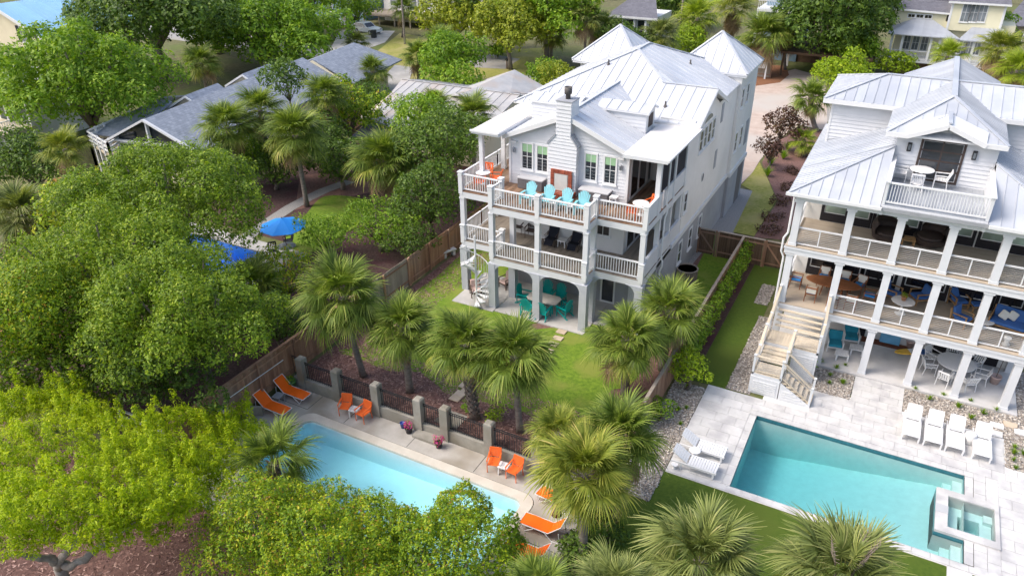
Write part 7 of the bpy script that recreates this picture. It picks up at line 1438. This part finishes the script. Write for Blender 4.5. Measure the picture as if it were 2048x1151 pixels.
for a, b in ((dq[0], dq[1]), (dq[0], dq[3]), (dq[3], dq[2])):
    for z in (.3, .65, 1.0): MB().bar(a+Vector((0, 0, z)), b+Vector((0, 0, z)), .09, .13).build('rail', 'trim_white', dk)
    for k in range(5): q = a.lerp(b, k/4); MB().bar((q.x, q.y, 0), (q.x, q.y, 3.5), .15).build('post', 'trim_white', dk)
# old metal roofed house
O = thing('metal_roof_house', 'low house with old grey metal roof beside the white house', 'house', (-37, 55, 0)); r0 = G(804, 159, 4.4); r1 = G(1027, 192, 4.4); yr = r0.y; x0, x1 = r0.x, r1.x+.4
MB().box(x0+.4, x1-.4, yr-7.4, yr+7, 0, 2.7).prism([(x0+.4, yr-7.4, 2.7), (x0+.4, yr+7, 2.7), (x0+.4, yr, 4.2)], (x1-x0-.8, 0, 0)).build('wall', 'cream_siding', O)
roof(O, [[(x0, yr, 4.4), (x1, yr, 4.4), (x1, yr-8, 2.55), (x0+1.6, yr-8, 2.55)], [(x0, yr, 4.4), (x1, yr, 4.4), (x1, yr+8, 2.55), (x0, yr+8, 2.55)]], .85, 'roof_old_metal', (.05, .05), caps=[((x0, yr, 4.42), (x1, yr, 4.42))], base='roof_old_metal')
xm = x0+8.2; roof(O, [[(xm, yr-3, 4.6), (xm, yr+7.5, 4.6), (xm+3.6, yr+7.5, 3.2), (xm+3.6, yr-.5, 3.6)], [(xm, yr-3, 4.6), (xm, yr+7.5, 4.6), (xm-3.6, yr+7.5, 3.2), (xm-3.6, yr-.5, 3.6)]], .85, 'roof_old_metal', (.05, .05), 'cross_roof', base='roof_old_metal')
MB().prism([G(695, 282, 2.5), G(770, 272, 2.5), G(775, 248, 2.5), G(738, 246, 2.5)], (0, 0, .15)).build('flat_roof', 'shingle_dark', O); p = G(735, 270, 0); MB().box(p.x-1.3, p.x+1.3, p.y-1, p.y+1, 0, 2.5).build('lean_to_wall', 'fence_dark', O)
# cream house with blue roof
C_ = thing('cream_house', 'cream house with bright blue metal roof at the top left corner', 'house', (-92, 55, 0)); e = G(88, 76, 6)
MB().box(e.x-16, e.x-.5, e.y+.6, e.y+12, 0, 6).prism([(e.x-16, e.y+.6, 6), (e.x-.5, e.y+.6, 6), (e.x-8.25, e.y+.6, 8.6)], (0, 11, 0)).build('wall', 'cream_siding', C_)
roof(C_, [[(e.x, e.y, 5.8), (e.x, e.y+12.5, 5.8), (e.x-8.25, e.y+12.5, 8.9), (e.x-8.25, e.y, 8.9)], [(e.x-16.5, e.y, 5.8), (e.x-16.5, e.y+12.5, 5.8), (e.x-8.25, e.y+12.5, 8.9), (e.x-8.25, e.y, 8.9)]], .6, 'blue_metal', (.03, .04), base='trim_white'); MB().bar((e.x, e.y-.05, 5.75), (e.x-8.25, e.y-.05, 8.85), .1, .35).build('rake_board', 'trim_white', C_)
p = GY(46, 68, e.y+.55); w_ = window(C_, e.y+.6, FY, p.x-.45, p.x+.45, p.z-.9, p.z+.8, glassm='glass_grey'); 
for s in (-1, 1): MB().box(p.x+s*.8-.24, p.x+s*.8+.24, e.y+.5, e.y+.58, p.z-.95, p.z+.85).build('shutter', 'navy_sling', C_)
# white house with deck at the left edge
L_ = thing('white_deck_house', 'white house with raised deck and posts cut by the left edge', 'house', (-72, 38, 0)); q = G(50, 258, 3.0)
MB().box(q.x-16, q.x-5, q.y+1, q.y+9, 0, 5.2).build('wall', 'stucco_white', L_); MB().box(q.x-12, q.x, q.y-3.2, q.y+1, 2.75, 3.0).build('deck_floor', 'deck_cream', L_)
for x in (0, -3.2, -6.4):
    for y in (-3.1, .8): MB().box(q.x+x-.3, q.x+x-.1, q.y+y-.1, q.y+y+.1, 0, 4.0 if y < 0 else 5.4).build('post', 'trim_white', L_)
railing(L_, (q.x-12, q.y-3.1), (q.x-.1, q.y-3.1), 3.0, 1.0, .2, True); railing(L_, (q.x-.15, q.y-3.1), (q.x-.15, q.y+.9), 3.0, 1.0, .2, True); roof(L_, [[(q.x-16.5, q.y+.6, 5.2), (q.x-4.5, q.y+.6, 5.2), (q.x-4.5, q.y+5, 6.6), (q.x-16.5, q.y+5, 6.6)]], .6, 'roof_metal', name='roof')
for k in range(3): window(L_, q.y+1, FY, q.x-7-k*2, q.x-6-k*2, 3.4, 4.8)
# blue and pale houses along the top
Y0 = 103
Bh = thing('blue_house', 'dark blue siding house at the top edge behind the parked cars', 'house', (-88, Y0+4, 0)); bs_ = MB().box(-96, -82.5, Y0, Y0+8, -.1, 6).build('wall', 'blue_siding', Bh)
for k in range(3): window(Bh, Y0, FY, -94.5+k*4, -93.3+k*4, 1.0, 2.8, glassm='glass_grey')
roof(Bh, [[(-96.6, Y0-.6, 6), (-82, Y0-.6, 6), (-82, Y0+4, 8), (-96.6, Y0+4, 8)]], .8, 'roof_old_metal')
Wh = thing('pale_house', 'pale blue white house with wooden deck at the top edge', 'house', (-70, Y0+4, 0)); MB().box(-80, -58, Y0+2, Y0+10, -.1, 6.5).build('wall', 'stucco_white', Wh)
for k in range(6): window(Wh, Y0+2, FY, -78.6+k*1.35, -77.5+k*1.35, 2.4, 4.0, glassm='glass_grey')
MB().box(-81, -66, Y0-2.5, Y0+2, 1.4, 1.6).build('deck_floor', 'deck_weathered', Wh); railing(Wh, (-81, Y0-2.4), (-66, Y0-2.4), 1.6, 1.0, .25, True, 'fence_grey'); [MB().box(-81+k*3, -80.8+k*3, Y0-2.4, Y0-2.2, 0, 1.5).build('post', 'fence_grey', Wh) for k in range(6)]
roof(Wh, [[(-81, Y0+1.4, 6.5), (-57, Y0+1.4, 6.5), (-57, Y0+6, 8.5), (-81, Y0+6, 8.5)]], .8, 'roof_grey_metal')
Fh = thing('small_porch_house', 'small house with grey shingle hip roof and white posts behind the left tower', 'house', (-35, 100, 0)); a = GY(1213, 30, 95); b = GY(1300, 36, 95); zt = a.z
MB().box(a.x+.6, b.x+.3, 95.8, 103, 0, zt-.2).build('wall', 'stucco_white', Fh)
shingle_face(Fh, [(a.x, 95, zt), (b.x+1, 95, zt), (b.x-.8, 99, zt+2.2), (a.x+2.4, 99, zt+2.2)], 'shingle_dark', (1, 0, 0)); shingle_face(Fh, [(a.x, 95, zt), (a.x+2.4, 99, zt+2.2), (a.x, 103, zt)], 'shingle_dark', (0, 1, 0)); MB().bar((a.x, 94.95, zt-.1), (b.x+1, 94.95, zt-.1), .1, .25).build('fascia', 'trim_white', Fh)
for k in range(4): MB().box(a.x+.6+k*1.5, a.x+.85+k*1.5, 95.2, 95.45, 0, zt-.2).build('post', 'trim_white', Fh); window(Fh, 95.8, FY, a.x+1+k*1.5, a.x+1.9+k*1.5, 2.4, zt-.5)
Gh = thing('stilt_house', 'pale house on posts with white balcony at the top edge above the driveway', 'house', (-16, 103, 0)); a = GY(1515, 14, 100); b = GY(1600, 27, 100)
MB().box(a.x, b.x+.5, 100, 108, a.z-.5, a.z-.2).build('balcony_floor', 'white_paint', Gh); railing(Gh, (a.x, 100.1), (b.x+.4, 100.1), a.z-.2, 1.0, .2, True); MB().box(a.x+.5, b.x, 103, 110, 0, a.z+4).build('wall', 'blue_siding', Gh)
for k in range(3): MB().box(a.x+k*2.2, a.x+.25+k*2.2, 100.1, 100.35, 0, a.z-.4).build('post', 'trim_white', Gh)
cp = thing('carport', 'dark timber carport roof over the end of the brick driveway', 'carport', (-13, 96, 0)); a = G(1562, 103, 2.8); MB().box(a.x, a.x+10, a.y, a.y+9, 2.6, 2.85).build('roof_slab', 'fence_dark', cp); [MB().box(a.x+x, a.x+x+.2, a.y+.2, a.y+.4, 0, 2.6).build('post', 'fence_dark', cp) for x in (.2, 4.8, 9.5)]; MB().box(a.x+.2, a.x+9.8, a.y+8.6, a.y+8.8, 0, 2.6).build('back_wall', 'fence_dark', cp)
pv = board_fence('privacy_fence', (a.x-7, a.y-1.5), (a.x-.5, a.y-1.5), 2.6, 'fence_grey', 'tall grey weathered fence under the shaggy palms by the white sign', w=.2, face=-1)
# yellow house at the top right
Yh = thing('yellow_house', 'pale yellow house with grey roofs and white railed porch at the top right', 'house', (2, 104, 0)); yp = 101; P = lambda u, v, y: GY(u, v, y)
a = P(1772, 118, yp); b = P(1972, 130, yp); zf = (a.z+b.z)/2; t = P(1780, 66, yp).z
MB().box(a.x, b.x+2, yp, yp+4, zf-.3, zf).build('porch_floor', 'white_paint', Yh); MB().box(a.x+.6, b.x+2, yp+.5, yp+3.5, -.1, zf-.3).build('foundation', 'fence_dark', Yh); MB().box(a.x+.3, b.x+2, yp+3, yp+10, 0, t+1.2).build('wall', 'yellow_siding', Yh)
for u in (1779, 1800, 1858, 1876, 1912, 1945): p = P(u, 100, yp); MB().box(p.x-.12, p.x+.12, yp+.05, yp+.3, zf, t-.2).build('column', 'trim_white', Yh)
railing(Yh, (a.x+.2, yp+.15), (b.x+1.8, yp+.15), zf, 1.0, .17)
for k, u in enumerate((1812, 1830, 1848, 1925, 1940, 1955)): p = P(u, 90, yp+3); window(Yh, yp+3, FY, p.x-.33, p.x+.33, zf+.6, zf+2.2, glassm='glass_grey', nx=2)
za = t
m1 = P(1838, 42, yp+2); roof(Yh, [[(a.x-.4, yp-.4, za), (P(1920, 78, yp).x, yp-.4, za), (m1.x+1.4, yp+3, za+1.3), (m1.x-.6, yp+3, za+1.3)], [(a.x-.4, yp-.4, za), (m1.x-.6, yp+3, za+1.3), (a.x-.4, yp+4, za+.3)]], .5, 'roof_grey_metal', name='porch_roof', base='roof_grey_metal'); x2 = P(1920, 78, yp).x; roof(Yh, [[(x2-.2, yp-.3, za-.15), (b.x+2.4, yp-.3, za-.15), (b.x+.5, yp+3, za+1.1), (x2+1.2, yp+3, za+1.1)]], .5, 'roof_grey_metal', name='porch_roof', base='roof_grey_metal')
yl = yp+3; u0_, u1_ = P(1786, 40, yl), P(1888, 55, yl); zt1 = P(1840, 24, yl).z; MB().box(u0_.x, u1_.x, yl+.01, yl+7, t+.5, zt1+.3).build('wall', 'yellow_siding', Yh)
for k in range(3): p = P(1822+k*17, 36, yl); window(Yh, yl, FY, p.x-.36, p.x+.36, zt1-.65, zt1-.3, nx=2, nz=1, sill=False, glassm='glass_black')
shingle_face(Yh, [(u0_.x-.4, yl-.3, zt1+.3), (u1_.x+.4, yl-.3, zt1+.1), (u1_.x+.2, yl+4, zt1+2.9), (u0_.x+1.5, yl+4, zt1+2.9)], 'shingle_dark', (1, 0, 0)); MB().bar((u0_.x-.4, yl-.33, zt1+.2), (u1_.x+.4, yl-.33, zt1+.02), .06, .2).build('fascia', 'trim_white', Yh)
r0_, r1_ = P(1893, 52, yl-.6), P(2000, 62, yl-.6); zt2 = P(1950, 5, yl-.6).z; MB().box(r0_.x, r1_.x, yl-.6, yl+7, t+.4, zt2).build('wall', 'yellow_siding', Yh); [MB().box(x-.12, x+.12, yl-.64, yl-.58, t+.4, zt2).build('corner_board', 'trim_white', Yh) for x in (r0_.x+.1, r1_.x-.1)]
for k in range(3): p = P(1932+k*17, 24, yl-.6); window(Yh, yl-.6, FY, p.x-.38, p.x+.38, p.z-1.05, p.z+.95, nx=2, glassm='glass_grey')
shingle_face(Yh, [(r0_.x-.4, yl-1, zt2), (r1_.x+.4, yl-1, zt2), (r1_.x-.5, yl+4, zt2+2.5), (r0_.x+.5, yl+4, zt2+2.5)], 'shingle_dark', (1, 0, 0)); MB().bar((r0_.x-.4, yl-1.03, zt2-.08), (r1_.x+.4, yl-1.03, zt2-.08), .06, .2).build('fascia', 'trim_white', Yh)
Rh = thing('distant_house', 'distant house with brown walls and dark roof at the far right top corner', 'house', (14, 125, 0)); MB().box(9, 22, 122, 130, 0, 3.4).build('wall', 'fence_grey', Rh); shingle_face(Rh, [(8.4, 121.5, 3.3), (23, 121.5, 3.3), (21, 126, 6), (10.5, 126, 6)], 'shingle_dark', (1, 0, 0)); window(Rh, 122, FY, 10, 11.2, 1, 2.4)
# ------------------------------------------------------------------ cars
def car(loc, rz, paint, label, pickup=False):
    L, w = 4.7, .92
    body = [(-2.32, .35), (-2.3, .78), (-1.5, .92), (-.75, 1.0), (-.05, 1.5), (.5, 1.56), (1.7, 1.5), (2.15, 1.0), (2.3, .9), (2.3, .4), (1.9, .32), (-2.0, .32)]
    if pickup: body = [(-2.4, .4), (-2.38, .85), (-1.4, 1.0), (-.95, 1.05), (-.4, 1.65), (.7, 1.68), (.95, 1.1), (2.4, 1.1), (2.4, .5), (2.0, .4), (-2.0, .4)]
    r = thing('car', label, 'car', (0, 0, 0), 0, 'cars parked beside the blue house'); mb = MB(); n = len(body); vs = []; ins = [.12 if z > 1.2 else 0 for x, z in body]
    for s in (-1, 1): vs += [(x, s*(w-i), z) for (x, z), i in zip(body, ins)]
    mb.add(vs, [tuple(range(n)), tuple(range(2*n-1, n-1, -1))]+[(i, i+n, (i+1) % n+n, (i+1) % n) for i in range(n)]); mb.build('body', paint, r)
    top = 1.48 if not pickup else 1.6
    for s in (-1, 1):
        for x0, x1, x2, x3 in (((-.62, .35, .35, -.02), (.42, 1.3, 1.3, .42), (1.37, 1.95, 1.7, 1.37)) if not pickup else ((-.8, .1, .1, -.36), (.16, .8, .68, .16))): m = MB(); m.prism([(x0, s*(w+.004), 1.03+(.06 if pickup else 0)), (x1, s*(w+.004), 1.03+(.06 if pickup else 0)), (x2, s*(w-.11), top), (x3, s*(w-.11), top)], (0, s*.006, 0)); m.build('side_window', 'glass_black', r)
        for x in (-1.45, 1.42):
            wh = MB().tube([(x, s*(w-.2), .33), (x, s*(w+.02), .33)], .34, 18).build('wheel', 'tire', r); MB().tube([(x, s*(w+.0), .33), (x, s*(w+.035), .33)], .2, 12).build('rim', 'grey_metal', wh)
        MB().box(-2.34, -2.2, s*.62-.18, s*.62+.18, .68, .82).build('headlight', 'glass_grey', r); MB().box(2.24, 2.34, s*.72-.1, s*.72+.1, .8, 1.0).build('tail_light', 'plastic_orange', r)
    MB().prism([(-.78, -.75, 1.02), (-.78, .75, 1.02), (-.12, .68, 1.47), (-.12, -.68, 1.47)] if not pickup else [(-.98, -.75, 1.08), (-.98, .75, 1.08), (-.46, .68, 1.6), (-.46, -.68, 1.6)], (-.02, 0, .02)).build('windscreen', 'glass_black', r)
    r.location = loc; r.rotation_euler = (0, 0, rz)
car(at(736, 66, 0), 2.95, 'car_white', 'white estate car parked on the pad, right of the pickup'); car(at(703, 54, 0), 2.8, 'car_silver', 'silver pickup parked half behind the left oak', True)
# ------------------------------------------------------------------ poles, wires, signs
def upole(u, v, z0, z1, label, lean=0):
    p = G(u, v, z0); r = thing('utility_pole', label, 'utility pole', (p.x, p.y, 0), 0, 'utility poles'); MB().tube([(p.x, p.y, 0), (p.x, p.y, z1)], [.16, .11], 10).build('pole_shaft', 'bark_pale', r); MB().bar((p.x-1, p.y, z1-.5), (p.x+1, p.y, z1-.5), .1, .12).build('crossarm', 'bark', r); return p
p1_ = upole(810, 88, 0, 10, 'grey wooden utility pole on the grass in front of the pale blue house'); p2_ = upole(1356, 105, 0, 11.5, 'grey utility pole with transformer behind the white house roof'); MB().lathe([(.25, 0), (.27, .05), (.27, .8), (.1, .88)], 12, (p2_.x+.35, p2_.y, 8.2)).build('transformer', 'grey_metal', [o for o in COL.objects if o.name.startswith('utility_pole')][1])
for k, (z, l) in enumerate(((9.4, 'upper overhead wire between the two utility poles'), (6.6, 'lower overhead wire between the two utility poles'))):
    a, b = Vector((p1_.x, p1_.y, z)), Vector((p2_.x, p2_.y, z+.8)); mb = MB(); pts = [a.lerp(b, i/16)+Vector((0, 0, -1.2*math.sin(i/16*PI))) for i in range(17)]; mb.tube(pts, .02, 4); tag(mb.build('overhead_wire', 'tire'), l, 'wire')
    b2 = Vector((30, p2_.y+6, z-.5)); a = Vector((p2_.x, p2_.y, z+.8)); pts = [a.lerp(b2, i/16)+Vector((0, 0, -1.5*math.sin(i/16*PI))) for i in range(17)]; tag(MB().tube(pts, .02, 4).build('overhead_wire', 'tire'), ('upper' if k == 0 else 'lower')+' overhead wire running right from the pole with transformer', 'wire')
p = G(1014, 138); r = thing('mailbox', 'black mailbox on a post by the gravel drive', 'mailbox', p); MB().box(p.x-.06, p.x+.06, p.y-.06, p.y+.06, 0, 1.1).build('post', 'fence_dark', r); MB().prism([(p.x-.14, p.y-.3, 1.1), (p.x+.14, p.y-.3, 1.1), (p.x+.14, p.y-.3, 1.25), (p.x+.07, p.y-.3, 1.34), (p.x-.07, p.y-.3, 1.34), (p.x-.14, p.y-.3, 1.25)], (0, .6, 0)).build('box', 'bin_dark', r)
p = G(1529, 158); r = thing('sign_post', 'white post with small white hanging sign by the driveway', 'sign', p); MB().box(p.x-.08, p.x+.08, p.y-.08, p.y+.08, 0, 2.0).build('post', 'trim_white', r); MB().box(p.x-1.0, p.x, p.y-.04, p.y+.04, 1.75, 1.87).build('arm', 'trim_white', r); MB().box(p.x-.95, p.x-.15, p.y-.03, p.y+.03, 1.2, 1.7).build('sign_board', 'plastic_white', r)
p = G(748, 76); r = thing('trash_bin', 'dark wheeled bin beside the white car', 'bin', p); MB().prism([(p.x-.3, p.y-.3, .05), (p.x+.3, p.y-.3, .05), (p.x+.3, p.y+.3, .05), (p.x-.3, p.y+.3, .05)], (0, 0, 1.0)).build('body', 'bin_dark', r); MB().box(p.x-.34, p.x+.34, p.y-.36, p.y+.34, 1.05, 1.12).build('lid', 'bin_dark', r)
p = G(1014, 100); pot(p.x, p.y, 0, .35, .6, 'terracotta', 'orange pot on the grass beside the small round bush')
